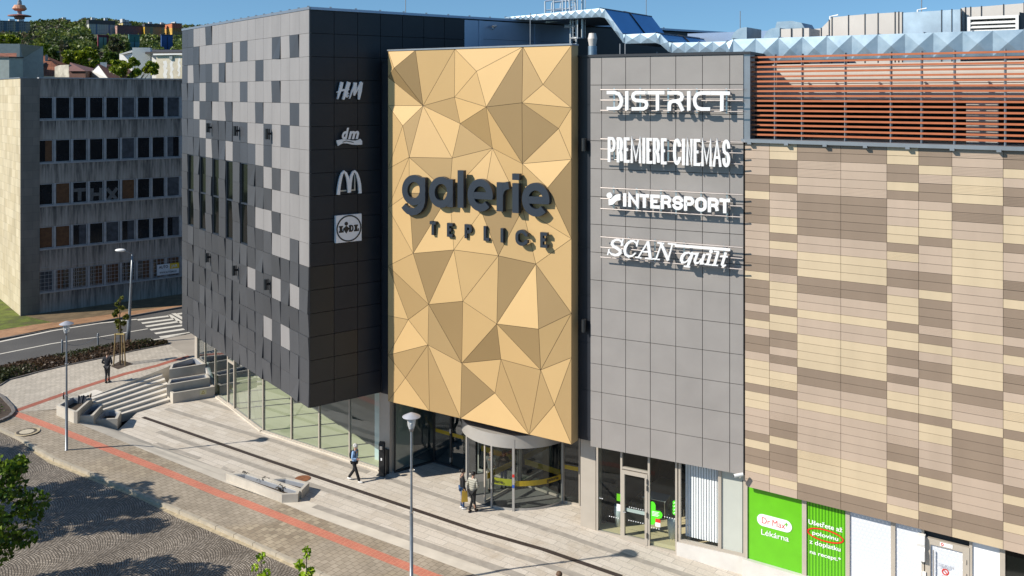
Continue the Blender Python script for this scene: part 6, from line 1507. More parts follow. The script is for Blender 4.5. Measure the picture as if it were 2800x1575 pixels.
us = [tuple(FB.uv(x / 2.9, 400)[0] for x in q) for q in colsx]; wst = us[-1][0] - us[-2][0]
for i in range(3): us.append((us[-1][0] + wst, us[-1][1] + wst))
rowsz = []
for ya, yb in ((265.5, 326), (383, 445), (503.5, 562), (622, 681), (743, 800)): rowsz.append((FB.uv(107, yb)[1], FB.uv(107, ya)[1]))
zprev = ZB1
b = MB()
for (za, zb2) in rowsz:
    b.box(FB, uS, us[6][0] - .12, zb2 + .02, zprev - .01, -.12, 0.0); b.box(FB, us[6][0] - .10, 34, zb2 + .02, zprev - .01, -.12, 0.0); b.box(FB, uS, 34, za - .12, za - .02, -.12, .05, 1); zprev = za - .12
b.box(FB, uS, us[6][0] - .12, ZB0, zprev - .01, -.12, 0.0); b.box(FB, us[6][0] - .10, 34, ZB0, zprev - .01, -.12, 0.0)
b.box(FB, uS - .05, 34, ZB1 + .002, ZB1 + .09, -.5, .06, 1)
b.build('ribbed_cladding', ['ribbed_concrete', 'window_frame_grey'], OB)
CUR = {(1, 0): 'curtain_brown', (2, 1): 'curtain_brown', (3, 0): 'curtain_brown', (3, 1): 'curtain_brown', (4, 4): 'curtain_brown', (4, 6): 'curtain_brown', (4, 7): 'curtain_brown', (4, 8): 'curtain_brown', (4, 1): 'curtain_brown', (4, 0): 'curtain_grey', (2, 5): 'curtain_brown',
       (0, 5): 'curtain_grey', (0, 8): 'curtain_grey', (3, 2): 'curtain_grey', (3, 4): 'curtain_grey', (3, 5): 'curtain_grey', (1, 5): 'curtain_grey', (1, 8): 'curtain_grey', (2, 8): 'curtain_grey', (4, 3): 'curtain_brown', (3, 8): 'curtain_grey'}
for r_, (za, zb2) in enumerate(rowsz):
    for c_, (ua, ub_) in enumerate(us[:10]):
        q = MB(); t = .05
        q.box(FB, ua - .14, ua, za - .02, zb2 + .02, -.12, -.02); q.box(FB, ua, ub_, za, za + t, -.12, -.015); q.box(FB, ua, ub_, zb2 - t, zb2, -.12, -.015); q.box(FB, ub_ - t, ub_, za + t, zb2 - t, -.12, -.015); q.box(FB, ua, ua + t * .8, za + t, zb2 - t, -.12, -.015)
        if r_ == 4:
            for i in range(7): q.box(FB, ua, ub_, za + .12 + i * .28, za + .14 + i * .28, .01, .025)
            for i in range(6): q.box(FB, ua + .1 + i * .27, ua + .118 + i * .27, za, zb2, .027, .04)
        w = q.build('window', ['window_frame_grey'], OB)
        q = MB(); q.box(FB, ua + .05, ub_ - t, za + t, zb2 - t, -.095, -.07); q.build('pane', ['office_glass'], w)
        cu = CUR.get((r_, c_))
        if cu:
            a_, e_ = (ua + .08, ub_ - t) if rnd.random() < .45 else ((ua + (ub_ - ua) * .45, ub_ - t) if rnd.random() < .6 else (ua + .08, ua + (ub_ - ua) * .5))
            q = MB(); q.box(FB, a_, e_, za + t, zb2 - t, -.069, -.06); q.build('curtain', [cu], w)
for ch, (x0, x1) in (('T', (583, 682)), ('M', (722, 808)), ('A', (850, 935))):
    ua, z1 = FB.uv(x0 / 2.9, 450 + 190 / 2.9); ub_, z0 = FB.uv(x1 / 2.9, 450 + 282 / 2.9); q = MB(); t = .13
    S_ = {'T': [[(0, .85), (1, .85)], [(.5, 1), (.5, 0)]], 'M': [[(.05, 0), (.1, 1)], [(.9, 0), (.95, 1)], [(.1, .5), (.9, .5)]], 'A': [[(0, 1), (.95, 0)], [(.95, 1), (.05, 0)]]}[ch]
    for i, st_ in enumerate(S_): rib(q, FB, [(ua + (ub_ - ua) * x, z0 + (z1 - z0) * y) for x, y in st_], t, -.05, -.045 + i * .002)
    q.build('paper_letter', ['tape_white'], OB)
AJ = thing('banner', 'white and yellow AUTO JAR banner tied over the ground-floor windows of the office block', 'banner', FB.pt(us[7][0], rowsz[4][0] + .5, .1))
ua, zt2 = FB.uv(1243 / 2.9, 450 + 795 / 2.9); ub_, _ = FB.uv(1418 / 2.9, 720); zb3 = FB.uv(1243 / 2.9, 450 + 880 / 2.9)[1]; zm = zb3 + (zt2 - zb3) * .48
um = FB.uv(1345 / 2.9, 720)[0]
b = MB(); b.box(FB, ua, um, zm, zt2, .06, .08, 0); b.box(FB, um, ub_, zm, zt2, .06, .081, 1); b.box(FB, ua, ub_, zb3, zm, .06, .079, 0); b.build('sheet', ['banner_white' if 'banner_white' in M else mat('banner_white', (.62, .63, .66), .6), 'banner_yellow' if 'banner_yellow' in M else mat('banner_yellow', (.70, .46, .02), .6)], AJ)
h_ = zt2 - zm
text(AJ, FB, 'AUTO', ua + .15, zm + h_ * .28, .08, h_ * .48, 'black', bold=.025, width=(um - ua) - .3); text(AJ, FB, 'JAR', um + .12, zm + h_ * .28, .081, h_ * .48, 'banner_white', bold=.02, width=(ub_ - um) - .24)
text(AJ, FB, 'WWW.AUTOJAR.CZ', ua + .2, zb3 + (zm - zb3) * .3, .079, (zm - zb3) * .36, 'black', bold=.015, width=(ub_ - ua) - .4)

# ---------------------------------------------------------------- the town and the wooded hill beyond
def hillz(x, y):
    z = pw(y, [(0, -1.4), (90, 0.5), (150, 3), (260, 9), (450, 27), (700, 52), (1000, 80), (1300, 104), (1550, 100), (2600, 60)])
    r = x / max(y, 1)
    return z * (1 + .10 * math.exp(-((r + .46) / .06) ** 2) - .05 * math.exp(-((r + .475) / .012) ** 2)) + 4 * noise.noise(Vector((x * .006, y * .006, 0))) * min(1, y / 500)
b = MB(); ny, nx = 46, 60; ys = [105 + 2300 * (i / ny) ** 1.7 for i in range(ny + 1)]
g_ = [Vector((y * (-1.3 + 1.05 * j / nx), y, hillz(y * (-1.3 + 1.05 * j / nx), y))) for y in ys for j in range(nx + 1)]
b.faces(g_, [(i * (nx + 1) + j, i * (nx + 1) + j + 1, (i + 1) * (nx + 1) + j + 1, (i + 1) * (nx + 1) + j) for i in range(ny) for j in range(nx)])
k = NT('hillside'); k.set(.95); k.base(k.ramp(k.noise(k.pos(), .02, 6, .65), [(.3, (.045, .045, .018)), (.5, (.05, .075, .018)), (.7, (.075, .085, .025))])); M['hillside'] = k.m
tag(b.build('hill', ['hillside'], smooth=True), kind='structure')
# the wood: many rough crowns in one mass
rs = np.random.RandomState(5); VV, CC = [], []
WC = [(.085, .125, .025), (.065, .085, .025), (.115, .155, .03), (.048, .065, .025), (.125, .105, .055), (.095, .08, .048), (.155, .19, .035)]
for i in range(5200):
    y = 230 + (1500 - 230) * rs.rand() ** .62; r_ = -.62 + .36 * rs.rand(); x = y * r_
    px = CX + r_ * F; rad = rs.uniform(2.6, 5.6) * (1.0 if y > 500 else .8)
    zc = hillz(x, y) + rad * .8; pt_ = YH - (zc + rad - H) / y * F
    if y < 925 and px > 232 and pt_ < 93: continue   # the flat blocks stand clear of the trees below them
    if y < 890 and px < 92 and pt_ < 83: continue
    if y < 605 and pt_ < 140 and (258 < px < 304 or 343 < px < 389 or 430 < px < 480): continue
    n_ = 100 if y > 600 else 190
    d = rs.randn(n_, 3); d /= np.linalg.norm(d, axis=1)[:, None]; d *= (rs.rand(n_, 1) ** .35) * rad * np.array([1, 1, rs.uniform(.85, 1.25)])
    p = d + np.array([x, y, zc]); e1 = rs.randn(n_, 3); e1 /= np.linalg.norm(e1, axis=1)[:, None]; e2 = np.cross(e1, rs.randn(n_, 3)); e2 /= np.linalg.norm(e2, axis=1)[:, None]
    sz = rad * rs.uniform(.13, .30, (n_, 1)) * (1.0 if y > 600 else .75)
    VV.append(np.stack([p - e1 * sz, p - e2 * sz, p + e1 * sz, p + e2 * sz], 1).reshape(-1, 3))
    nn_ = noise.noise(Vector((x * .012, y * .012, 7))); base = np.array(WC[int(rs.choice([0, 1, 2, 6]))] if nn_ > -.12 else WC[int(rs.choice([3, 4, 5, 5]))]) * rs.uniform(.75, 1.25)
    CC.append(np.clip(base[None, :] * rs.uniform(.65, 1.35, (n_, 1)), 0, 1))
VV, CC = np.vstack(VV), np.vstack(CC); NQ = len(CC)
me = bpy.data.meshes.new('wood'); me.vertices.add(len(VV)); me.vertices.foreach_set('co', VV.ravel()); me.loops.add(NQ * 4); me.loops.foreach_set('vertex_index', np.arange(NQ * 4)); me.polygons.add(NQ); me.polygons.foreach_set('loop_start', np.arange(0, NQ * 4, 4)); me.polygons.foreach_set('loop_total', np.full(NQ, 4)); me.update(calc_edges=True)
at = me.color_attributes.new('Col', 'FLOAT_COLOR', 'CORNER'); at.data.foreach_set('color', np.repeat(np.hstack([CC, np.ones((NQ, 1))]), 4, axis=0).ravel())
me.materials.append(M['leaf']); wo = bpy.data.objects.new('wooded_slope', me); COL.objects.link(wo); wo['kind'] = 'stuff'

def block(name, label, x0, x1, x2, yt, yb, Y, lit, shade, roofc=(.06, .06, .065), storeys=7, cols=(3, 14), win=(.05, .055, .065), group=None, cat='apartment block', bands=None, roof_h=.5, extra=None, dirs=(1.3, 1.0)):
    """two-faced block: lit end from x0 to x1, long shaded face from x1 to x2 (photo pixels); window openings drawn in the wall mesh"""
    c = P(x1, yb, Y); zt = H - (yt - YH) / F * Y
    fr_ = Fac(c.xy, dirs); pe = Vector((-fr_.d.y, fr_.d.x)); fl_ = Fac(c.xy, (-pe.x, -pe.y))
    ln = max(1.0, fr_.uv(x2, yb)[0]); le = max(1.0, -fl_.uv(x0, yb)[0]); fl_ = Fac(c.xy + pe * le, -pe)
    T = thing(name, label, cat, c, group); b = MB(); zb = c.z - 12
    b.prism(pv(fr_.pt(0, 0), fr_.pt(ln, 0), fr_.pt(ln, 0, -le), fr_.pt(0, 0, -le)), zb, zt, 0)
    mats = [mat(T.name + '_shade_wall', shade, .8, var=.05, vs=.1), mat(T.name + '_end_wall', lit, .8, var=.05, vs=.1), mat(T.name + '_window', win, .3)]  # sunlit end and shaded long face: the light is put into the wall colours
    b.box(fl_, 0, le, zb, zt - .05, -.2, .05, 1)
    if bands:
        for (ra, rb, cc, face) in bands:
            mats.append(mat(T.name + '_band%d' % len(mats), cc, .8)); f = fr_ if face == 'r' else fl_; L = ln if face == 'r' else le
            b.box(f, L * ra[0], L * ra[1], zb + (zt - zb) * 0 + (c.z - zb) + (zt - c.z) * rb[0], (c.z) + (zt - c.z) * rb[1], -.2, .12, len(mats) - 1)
    hs_ = (zt - c.z) / storeys
    for f, L, nc in ((fl_, le, cols[0]), (fr_, ln, cols[1])):
        for s in range(storeys):
            for q in range(nc):
                u = L * (q + .5) / nc; w = L / nc * .26; b.box(f, u - w, u + w, c.z + hs_ * (s + .35), c.z + hs_ * (s + .8), -.1, .2, 2)
    b.build('wall', mats, T)
    b = MB(); b.prism(pv(fr_.pt(-.3, 0, .4), fr_.pt(ln + .3, 0, .4), fr_.pt(ln + .3, 0, -le - .4), fr_.pt(-.3, 0, -le - .4)), zt, zt + roof_h); b.build('roof', [mat(T.name + '_roof', roofc, .8)], T)
    if extra:
        for (ua, ub_, hh) in extra: b = MB(); b.box(fr_, ln * ua, ln * ub_, zt + roof_h, zt + roof_h + hh, -le * .8, -le * .3); b.build('roof_housing', [mat(T.name + '_housing', (.5, .5, .5), .8)], T)
    return T
SX = lambda x: 220 + x / 6.9
SY = lambda y: 20 + y / 6.9
gA = 'flat blocks on the hillside'
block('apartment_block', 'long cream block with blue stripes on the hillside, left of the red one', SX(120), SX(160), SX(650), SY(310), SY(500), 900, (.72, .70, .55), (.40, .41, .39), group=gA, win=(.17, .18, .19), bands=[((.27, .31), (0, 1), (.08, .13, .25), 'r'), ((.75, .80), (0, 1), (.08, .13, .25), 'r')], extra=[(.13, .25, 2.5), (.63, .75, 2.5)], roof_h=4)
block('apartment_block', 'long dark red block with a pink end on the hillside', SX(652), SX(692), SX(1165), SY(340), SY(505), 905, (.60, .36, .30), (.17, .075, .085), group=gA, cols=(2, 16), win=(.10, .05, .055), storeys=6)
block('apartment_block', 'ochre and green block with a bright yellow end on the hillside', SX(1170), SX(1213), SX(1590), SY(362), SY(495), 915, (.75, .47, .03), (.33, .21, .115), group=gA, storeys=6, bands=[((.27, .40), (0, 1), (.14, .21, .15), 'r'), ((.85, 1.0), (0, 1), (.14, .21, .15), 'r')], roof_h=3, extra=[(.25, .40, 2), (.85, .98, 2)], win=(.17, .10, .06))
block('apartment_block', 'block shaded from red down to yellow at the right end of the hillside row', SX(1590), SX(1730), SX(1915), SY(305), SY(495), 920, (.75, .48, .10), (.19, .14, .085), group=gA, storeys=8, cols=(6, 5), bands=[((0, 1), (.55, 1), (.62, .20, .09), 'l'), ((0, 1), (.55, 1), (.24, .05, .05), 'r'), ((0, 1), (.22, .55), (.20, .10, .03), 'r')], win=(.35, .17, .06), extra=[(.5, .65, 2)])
block('apartment_block', 'pale block with yellow accents and several gables behind the dark red block', SX(712), SX(800), SX(960), SY(290), SY(345), 960, (.70, .55, .22), (.42, .38, .36), group=gA, storeys=3, cols=(3, 5), extra=[(.1, .4, 4), (.5, .9, 3)])
gT = 'tower blocks below the hillside row'
block('tower_block', 'mint green tower block framed in dark maroon', SX(322), SX(330), SX(535), SY(530), SY(850), 600, (.26, .06, .09), (.17, .28, .25), group=gT, storeys=8, cols=(0, 0), bands=[((0, .08), (-.3, 1), (.13, .03, .05), 'r'), ((.80, 1.0), (-.3, 1), (.13, .03, .05), 'r'), ((0, 1), (.9, 1), (.13, .03, .05), 'r'), ((.46, .53), (.1, .9), (.04, .06, .06), 'r')], cat='tower block', roofc=(.2, .05, .07))
block('tower_block', 'teal green tower block with a darker top, right of the maroon one', SX(908), SX(916), SX(1115), SY(525), SY(850), 600, (.10, .25, .24), (.11, .24, .27), group=gT, storeys=8, cols=(0, 0), bands=[((0, 1), (.62, 1), (.06, .17, .15), 'r'), ((.50, .56), (.1, .9), (.02, .03, .035), 'r')], cat='tower block', roofc=(.10, .20, .20))
block('tower_block', 'deep blue tower block at the right of the row of towers', SX(1518), SX(1528), SX(1740), SY(522), SY(850), 600, (.06, .14, .35), (.03, .085, .25), group=gT, storeys=8, cols=(0, 0), bands=[((.50, .56), (.15, .9), (.012, .02, .05), 'r')], cat='tower block', roofc=(.05, .07, .12))
SX1 = lambda x: x / 6.585
block('apartment_block', 'long grey and beige block below the television tower', SX1(-160), SX1(-120), SX1(545), SX1(372), SX1(545), 880, (.5, .45, .38), (.25, .25, .26), group=gA, storeys=6, cols=(2, 16), bands=[((.28, .36), (0, 1), (.10, .14, .19), 'r'), ((.60, .69), (0, 1), (.10, .14, .19), 'r'), ((.52, .60), (0, 1), (.38, .31, .24), 'r'), ((.88, 1), (0, 1), (.38, .31, .24), 'r')], extra=[(.02, .2, 2), (.45, .6, 2), (.7, .85, 2)])
block('distant_building', 'round-shouldered grey building on the skyline among the trees', SX1(1060), SX1(1120), SX1(1270), SX1(352), SX1(440), 1250, (.33, .34, .35), (.17, .20, .22), storeys=3, cols=(2, 5), extra=[(.2, .6, 3)], cat='building')
# television tower
Yt = 1150; c = P(SX1(352), SX1(360), Yt); T = thing('television_tower', 'television tower with an orange ribbed pod rising above the wooded hill', 'tower', c)
q = lambda dy: -(dy - 360) / 6.585 / F * Yt
rr_ = lambda dx: dx / 6.585 / F * Yt
mat('tower_concrete', (.30, .30, .32), .8); mat('pod_orange', (.60, .27, .15), .6, var=.1, vs=.1); mat('tower_red', (.33, .13, .11), .7)
b = MB(); b.lathe(c, [(rr_(38), q(360)), (rr_(34), q(90)), (rr_(30), q(40)), (rr_(22), q(35)), (rr_(20), q(-40)), (0, q(-40))], 14)
for i in range(5): b.lathe(c + Vector((0, 0, q(60 - i * 9 + 20))), [(rr_(38 - i * 2), 0), (rr_(40 - i * 2), 1), (rr_(34), 2)], 12)
b.build('shaft', ['tower_concrete'], T)
b = MB(); n = 28
for i in range(n):
    a0_, a1_ = 6.283 * i / n, 6.283 * (i + 1) / n; am = (a0_ + a1_) / 2
    for k_, (r1, y1, r2, y2) in enumerate(((82, 92, 117, 160), (117, 160, 75, 196))):
        f_ = lambda r, y, a, s=1: c + Vector((rr_(r * s) * math.cos(a), rr_(r * s) * math.sin(a), q(y)))
        b.poly([f_(r1, y1, a0_), f_(r1, y1, am, 1.04), f_(r2, y2, am, 1.04), f_(r2, y2, a0_)]); b.poly([f_(r1, y1, am, 1.04), f_(r1, y1, a1_), f_(r2, y2, a1_), f_(r2, y2, am, 1.04)])
b.lathe(c, [(rr_(82), q(92)), (0, q(90))], 28); b.lathe(c, [(0, q(197)), (rr_(75), q(196))], 28); b.build('pod', ['pod_orange'], T)
b = MB(); b.lathe(c, [(0, q(262)), (rr_(120), q(264)), (rr_(190), q(278)), (rr_(192), q(296)), (rr_(90), q(300)), (rr_(80), q(345)), (0, q(345))], 30); b.build('lower_ring', ['tower_red'], T)

# nearer houses behind the office block
def gable(name, label, x0, x1, yt, yb, Y, wallc, roofc, ridge_off, depth, dirv=(1.3, 1), mroof=None, over=.3):
    c = P(x0, yb, Y); f = Fac(c.xy, dirv); ln = f.uv(x1, yb)[0]; zt = H - (yt - YH) / F * Y
    return c, f, ln, zt
k = NT('roof_tiles'); k.set(.8)
v = k.n('TexBrick', offset=.5); k.l(k.pos((1, 1, 1)), v.inputs['Vector']); g = k.n('NewGeometry'); sp = k.n('SeparateXYZ'); k.l(g.outputs['Position'], sp.inputs[0])
cb = k.n('CombineXYZ'); k.l(k.math('ADD', sp.outputs[0], sp.outputs[1]), cb.inputs[0]); k.l(sp.outputs[2], cb.inputs[1]); k.l(cb.outputs[0], v.inputs['Vector'])
v.inputs['Scale'].default_value = 1; v.inputs['Brick Width'].default_value = .4; v.inputs['Row Height'].default_value = .3; v.inputs['Mortar Size'].default_value = .045
for i, cc in ((1, (.42, .15, .07)), (2, (.33, .11, .055)), (3, (.10, .045, .03))): v.inputs[i].default_value = (*cc, 1)
k.base(k.mix(1.0, v.outputs['Color'], k.ramp(k.noise(k.pos(), .6, 4), [(.3, (.75,) * 3), (.7, (1.15,) * 3)]), 'MULTIPLY')); M['roof_tiles'] = k.m
mat('render_white', (.74, .73, .70), .8, var=.06, vs=.6); mat('render_cream', (.60, .54, .42), .85, var=.18, vs=.5); mat('plaster_grey', (.30, .34, .33), .85, var=.08); mat('roof_dark', (.055, .05, .05), .8, var=.2); mat('roof_brown', (.16, .075, .06), .75, var=.15); mat('wood_brown', (.075, .03, .02), .8, var=.2); mat('stained_wall', (.46, .43, .36), .9, var=.3, vs=.8)
QX = lambda x: x / 6.585
def quadroof(mb, pts, m): mb.poly(pts, m)
# red tiled house: gable slopes facing us, dormer with rounded hood, chimneys
Y0 = 190; T = thing('tiled_house', 'house with a red tiled roof, a hooded dormer and two chimneys behind the office block', 'house', P(QX(700), QX(1380), Y0))
e0_, e1_ = P(QX(380), QX(1365), Y0), P(QX(1205), QX(1365), Y0 + 3); r0_, r1_ = P(QX(500), QX(1000), Y0 + 6), P(QX(820), QX(1000), Y0 + 8)
b = MB(); b.faces([e0_, e1_, r1_, r0_, e0_ + Vector((1, 13, 0)), e1_ + Vector((1, 11, 0))], [(0, 1, 2, 3), (1, 5, 2), (5, 4, 3, 2), (4, 0, 3)]); b.build('roof', ['roof_tiles'], T)
b = MB(); b.prism([e0_[:2], e1_[:2], (e1_ + Vector((.5, 10.5, 0)))[:2], (e0_ + Vector((.5, 12.5, 0)))[:2]], 1, e0_.z - .02); b.build('wall', ['render_cream'], T)
b = MB(); d0 = P(QX(555), QX(1300), Y0 + .9); d1_ = P(QX(602), QX(1300), Y0 + .9); hgt = P(0, QX(1045), Y0 + 5).z
for i in range(8):
    a = math.pi * i / 8; a2 = math.pi * (i + 1) / 8; w = .55; ctr = (d0 + d1_) / 2
    pa = ctr + Vector((-w * math.cos(a) * .6, 0, .5 + w * math.sin(a) * .9)); pb = ctr + Vector((-w * math.cos(a2) * .6, 0, .5 + w * math.sin(a2) * .9)); b.poly([pa, pb, pb + Vector((.6, 4.5, 1.2)), pa + Vector((.6, 4.5, 1.2))], 0)
    b.poly([ctr + Vector((0, 0, .3)), pa, pb], 1)
b.boxc(tuple(d0.lerp(d1_, .5) + Vector((0, .8, -.8))), (.6, 1.2, 1.3), .2, 1); b.build('dormer', ['roof_dark', 'plaster_grey'], T, fix=False)
for x, y, yb in ((475, 960, 1060), (838, 985, 1110)):
    b = MB(); p = P(QX(x), QX(yb), Y0 + 6.5); b.boxc((p.x, p.y, p.z - 1), (.5, .5, P(0, QX(y), Y0 + 6.5).z - p.z + 1), .4); b.build('chimney', ['plaster_grey'], T)
# grey-green house at the far left
T = thing('grey_house', 'grey-green rendered house with a lower annex at the far left', 'house', P(QX(100), QX(1380), 165))
b = MB(); p0 = P(QX(165), QX(1390), 160); f = Fac(p0.xy, (1.3, 1)); L_w = f.uv(QX(412), 250)[0]; zt = P(0, QX(1010), 160).z
b.prism(pv(f.pt(-8, 0, -8), f.pt(0, 0), f.pt(L_w, 0), f.pt(L_w, 0, -8)), 2, zt - .3); b.build('annex_wall', ['plaster_grey'], T)
b = MB(); b.prism(pv(f.pt(-8.2, 0, -8), f.pt(-.1, 0, .2), f.pt(L_w + .1, 0, .15), f.pt(L_w + .1, 0, -8)), zt - .3, zt - .1); b.build('roof_edge', ['roof_dark'], T)
b = MB(); c0_ = P(QX(-200), QX(1300), 180); zt2_ = P(0, QX(785), 180).z; c1_ = P(QX(355), QX(1300), 181); c2_ = P(QX(415), QX(1300), 187); zm_ = P(0, QX(1050), 187).z
b.faces([Vector((c0_.x, c0_.y, 2)), Vector((c1_.x, c1_.y, 2)), Vector((c2_.x, c2_.y, 2)), Vector((c0_.x, c0_.y, zt2_)), Vector((c1_.x, c1_.y, zt2_)), Vector((c2_.x, c2_.y, zm_)), Vector((c0_.x, c0_.y + 12, 2)), Vector((c2_.x, c2_.y + 9, 2)), Vector((c0_.x, c0_.y + 12, zt2_)), Vector((c1_.x, c1_.y + 9, zt2_))],
        [(0, 1, 4, 3), (1, 2, 5, 4), (3, 4, 9, 8), (4, 5, 9), (2, 7, 9, 5), (6, 0, 3, 8), (7, 6, 8, 9)]); b.build('main_wall', ['plaster_grey'], T)
b = MB(); q0, q1, q2, q3 = P(QX(-150), QX(960), 174), P(QX(300), QX(955), 174), P(QX(295), QX(1030), 169), P(QX(-150), QX(1005), 169); b.hexa([q3 - Vector((0, 0, .3)), q2 - Vector((0, 0, .3)), q1 - Vector((0, 0, .3)), q0 - Vector((0, 0, .3)), q3, q2, q1, q0]); b.build('lean_to_roof', ['roof_tiles'], T)
# brown shed with a low hipped roof, and the stained curved wall
T = thing('shed', 'dark brown shed under a low ribbed hip roof', 'shed', P(QX(1450), QX(1390), 168))
b = MB(); a_, e_, rp = P(QX(1235), QX(1280), 164), P(QX(1680), QX(1285), 170), P(QX(1262), QX(1122), 174)
b.faces([a_, P(QX(1540), QX(1280), 160), e_, rp, rp + Vector((3, 8, -1.5)), a_ + Vector((0, 9, 0))], [(0, 1, 3), (1, 2, 4, 3), (5, 0, 3)], 0)
b.build('roof', ['roof_brown'], T, fix=False)
b = MB(); b.prism([P(QX(1245), 0, 165)[:2], P(QX(1540), 0, 161)[:2], P(QX(1670), 0, 171)[:2], P(QX(1300), 0, 180)[:2]], 2, a_.z - .05); b.build('wall', ['wood_brown'], T)
T = thing('boundary_wall', 'stained pale wall with a curved top between the tiled roof and the brown shed', 'wall', P(QX(1130), QX(1390), 172))
b = MB(); pr = [(985, 1390), (985, 1205), (1030, 1185), (1090, 1172), (1238, 1165), (1238, 1320), (1270, 1325), (1270, 1390)]
lo = [P(QX(x), QX(y), 172 - (x - 985) * .012) for x, y in pr]; hi = [p + Vector((.2, .6, 0)) for p in lo]; b.poly(lo); b.poly(hi[::-1])
for i in range(len(pr)): j = (i + 1) % len(pr); b.poly([lo[i], lo[j], hi[j], hi[i]])
b.build('wall_body', ['stained_wall'], T)
# white gable house with chimney
T = thing('white_house', 'white gable-ended house with a chimney and a dark red roof', 'house', P(SX(340), SY(1340), 165))
Y0 = 165; ga, gb_, gt = P(SX(165), SY(1345), Y0 + 3), P(SX(520), SY(1345), Y0 - 1), P(SX(330), SY(1085), Y0 + 1.2); dv = Vector((5, 11, 0))
b = MB(); b.faces([ga, gb_, gb_.lerp(gt, .45) , gt, ga.lerp(gt, .55) - Vector((.4, 0, 0)), ga + dv, gb_ + dv, gt + dv], [(0, 1, 2, 3, 4), (1, 6, 7, 3, 2)]); b.build('wall', ['render_white'], T, fix=False)
b = MB(); b.faces([gt + Vector((0, -.25, .12)), gb_ + Vector((.2, -.25, .12)), gb_ + dv, gt + dv, ga + Vector((-.3, -.25, .1)), ga + dv], [(0, 1, 2, 3), (4, 0, 3, 5)]); b.build('roof', ['roof_brown'], T, fix=False)
sm = T.children[-1].modifiers.new('thick', 'SOLIDIFY'); sm.thickness = .15
b = MB(); p = P(SX(435), SY(1180), Y0 + 2); b.boxc((p.x, p.y, p.z - 1.5), (1.05, .8, P(0, SY(1040), Y0 + 2).z - p.z + 1.5), .3); b.build('chimney', ['render_white'], T)
b = MB(); q0, q1, q2, q3 = P(SX(480), SY(1180), Y0 + 3), P(SX(790), SY(1180), Y0 + 7), P(SX(740), SY(1092), Y0 + 10), P(SX(480), SY(1088), Y0 + 6); b.hexa([v - Vector((0, 0, .4)) for v in (q0, q1, q2, q3)] + [q0, q1, q2, q3]); b.build('side_roof', ['roof_brown'], T)
# white house with the big cream gable wall at the right
T = thing('cream_house', 'large house with white sheds and a tall stained cream side wall beside the mall', 'house', P(SX(1500), SY(1350), 150))
p0 = P(SX(1432), SY(1350), 150); f = Fac(p0.xy, (1, -.3)); Lw = f.uv(SX(2150), 200)[0]; za, zb2 = P(0, SY(905), 150).z, P(0, SY(850), 150).z
b = MB(); pr = [(0, 2), (Lw, 2), (Lw, zb2), (0, za)]; solid(b, f, pr, -10, 0); b.build('wall', ['render_cream'], T)
b = MB()
for (x, y0, y1, w) in ((1600, 1010, 1340, .38), (1720, 930, 1350, .30), (1860, 960, 1300, .22)):
    u = f.uv(SX(x), 200)[0]; z0, z1 = f.uv(SX(x), SY(y1))[1], f.uv(SX(x), SY(y0))[1]; pts = [(u + .12 * math.sin(i * 1.9 + x), z1 + (z0 - z1) * i / 9) for i in range(10)]; rib(b, f, pts, [w * (.5 + .5 * abs(math.sin(i * 1.3 + x))) for i in range(10)], 0, .01)
b.build('patch', ['render_white'], T)
b = MB(); u, z = f.uv(SX(1722), SY(945)); b.box(f, u - .28, u + .28, z - .35, z + .3, 0, .25); b.build('vent_box', ['plaster_grey'], T)
b = MB(); b.hexa([f.pt(-.3, za, .3), f.pt(Lw, zb2, .3), f.pt(Lw, zb2 + .7, -10), f.pt(-1.5, za + .9, -10), f.pt(-.3, za + .22, .3), f.pt(Lw, zb2 + .22, .3), f.pt(Lw, zb2 + .95, -10), f.pt(-1.5, za + 1.15, -10)]); b.build('roof', ['roof_dark'], T)
b = MB(); b.box(f, -.3, Lw, za + .0, za + .25, .3, .42); b.build('gutter', ['render_white'], T)
b = MB()
for (x0, x1, yt, yb, Y) in ((735, 1000, 875, 1095, 172), (1000, 1115, 800, 1095, 176), (1222, 1432, 880, 1095, 170)):
    p0 = P(SX(x0), SY(yb), Y); fx = Fac(p0.xy, (1, -.3)); L1 = fx.uv(SX(x1), 180)[0]; b.box(fx, 0, L1, p0.z - 6, P(0, SY(yt), Y).z, -8, 0)
b.build('white_wing', ['render_white'], T)
b = MB(); p = P(SX(1165), SY(1060), 165); b.boxc((p.x, p.y, p.z - 4), (3.0, 1.6, P(0, SY(765), 165).z - p.z + 4), .2); b.build('chimney', ['render_white'], T)
b = MB(); pr = [P(SX(732), SY(880), 171), P(SX(1025), SY(795), 171), P(SX(1025), SY(840), 171), P(SX(760), SY(890), 171)]; hi = [p + Vector((2, 8, 0)) for p in pr]; b.hexa([pr[3], pr[2], hi[2], hi[3], pr[0], pr[1], hi[1], hi[0]]); b.build('pitched_roof', ['render_white'], T)
b = MB(); q0, q1, q2, q3 = P(SX(1220), SY(845), 162), P(SX(1960), SY(835), 160), P(SX(1960), SY(800), 180), P(SX(1250), SY(800), 180); b.hexa([v - Vector((0, 0, .3)) for v in (q0, q1, q2, q3)] + [q0, q1, q2, q3]); b.build('flat_roof', ['roof_dark'], T)
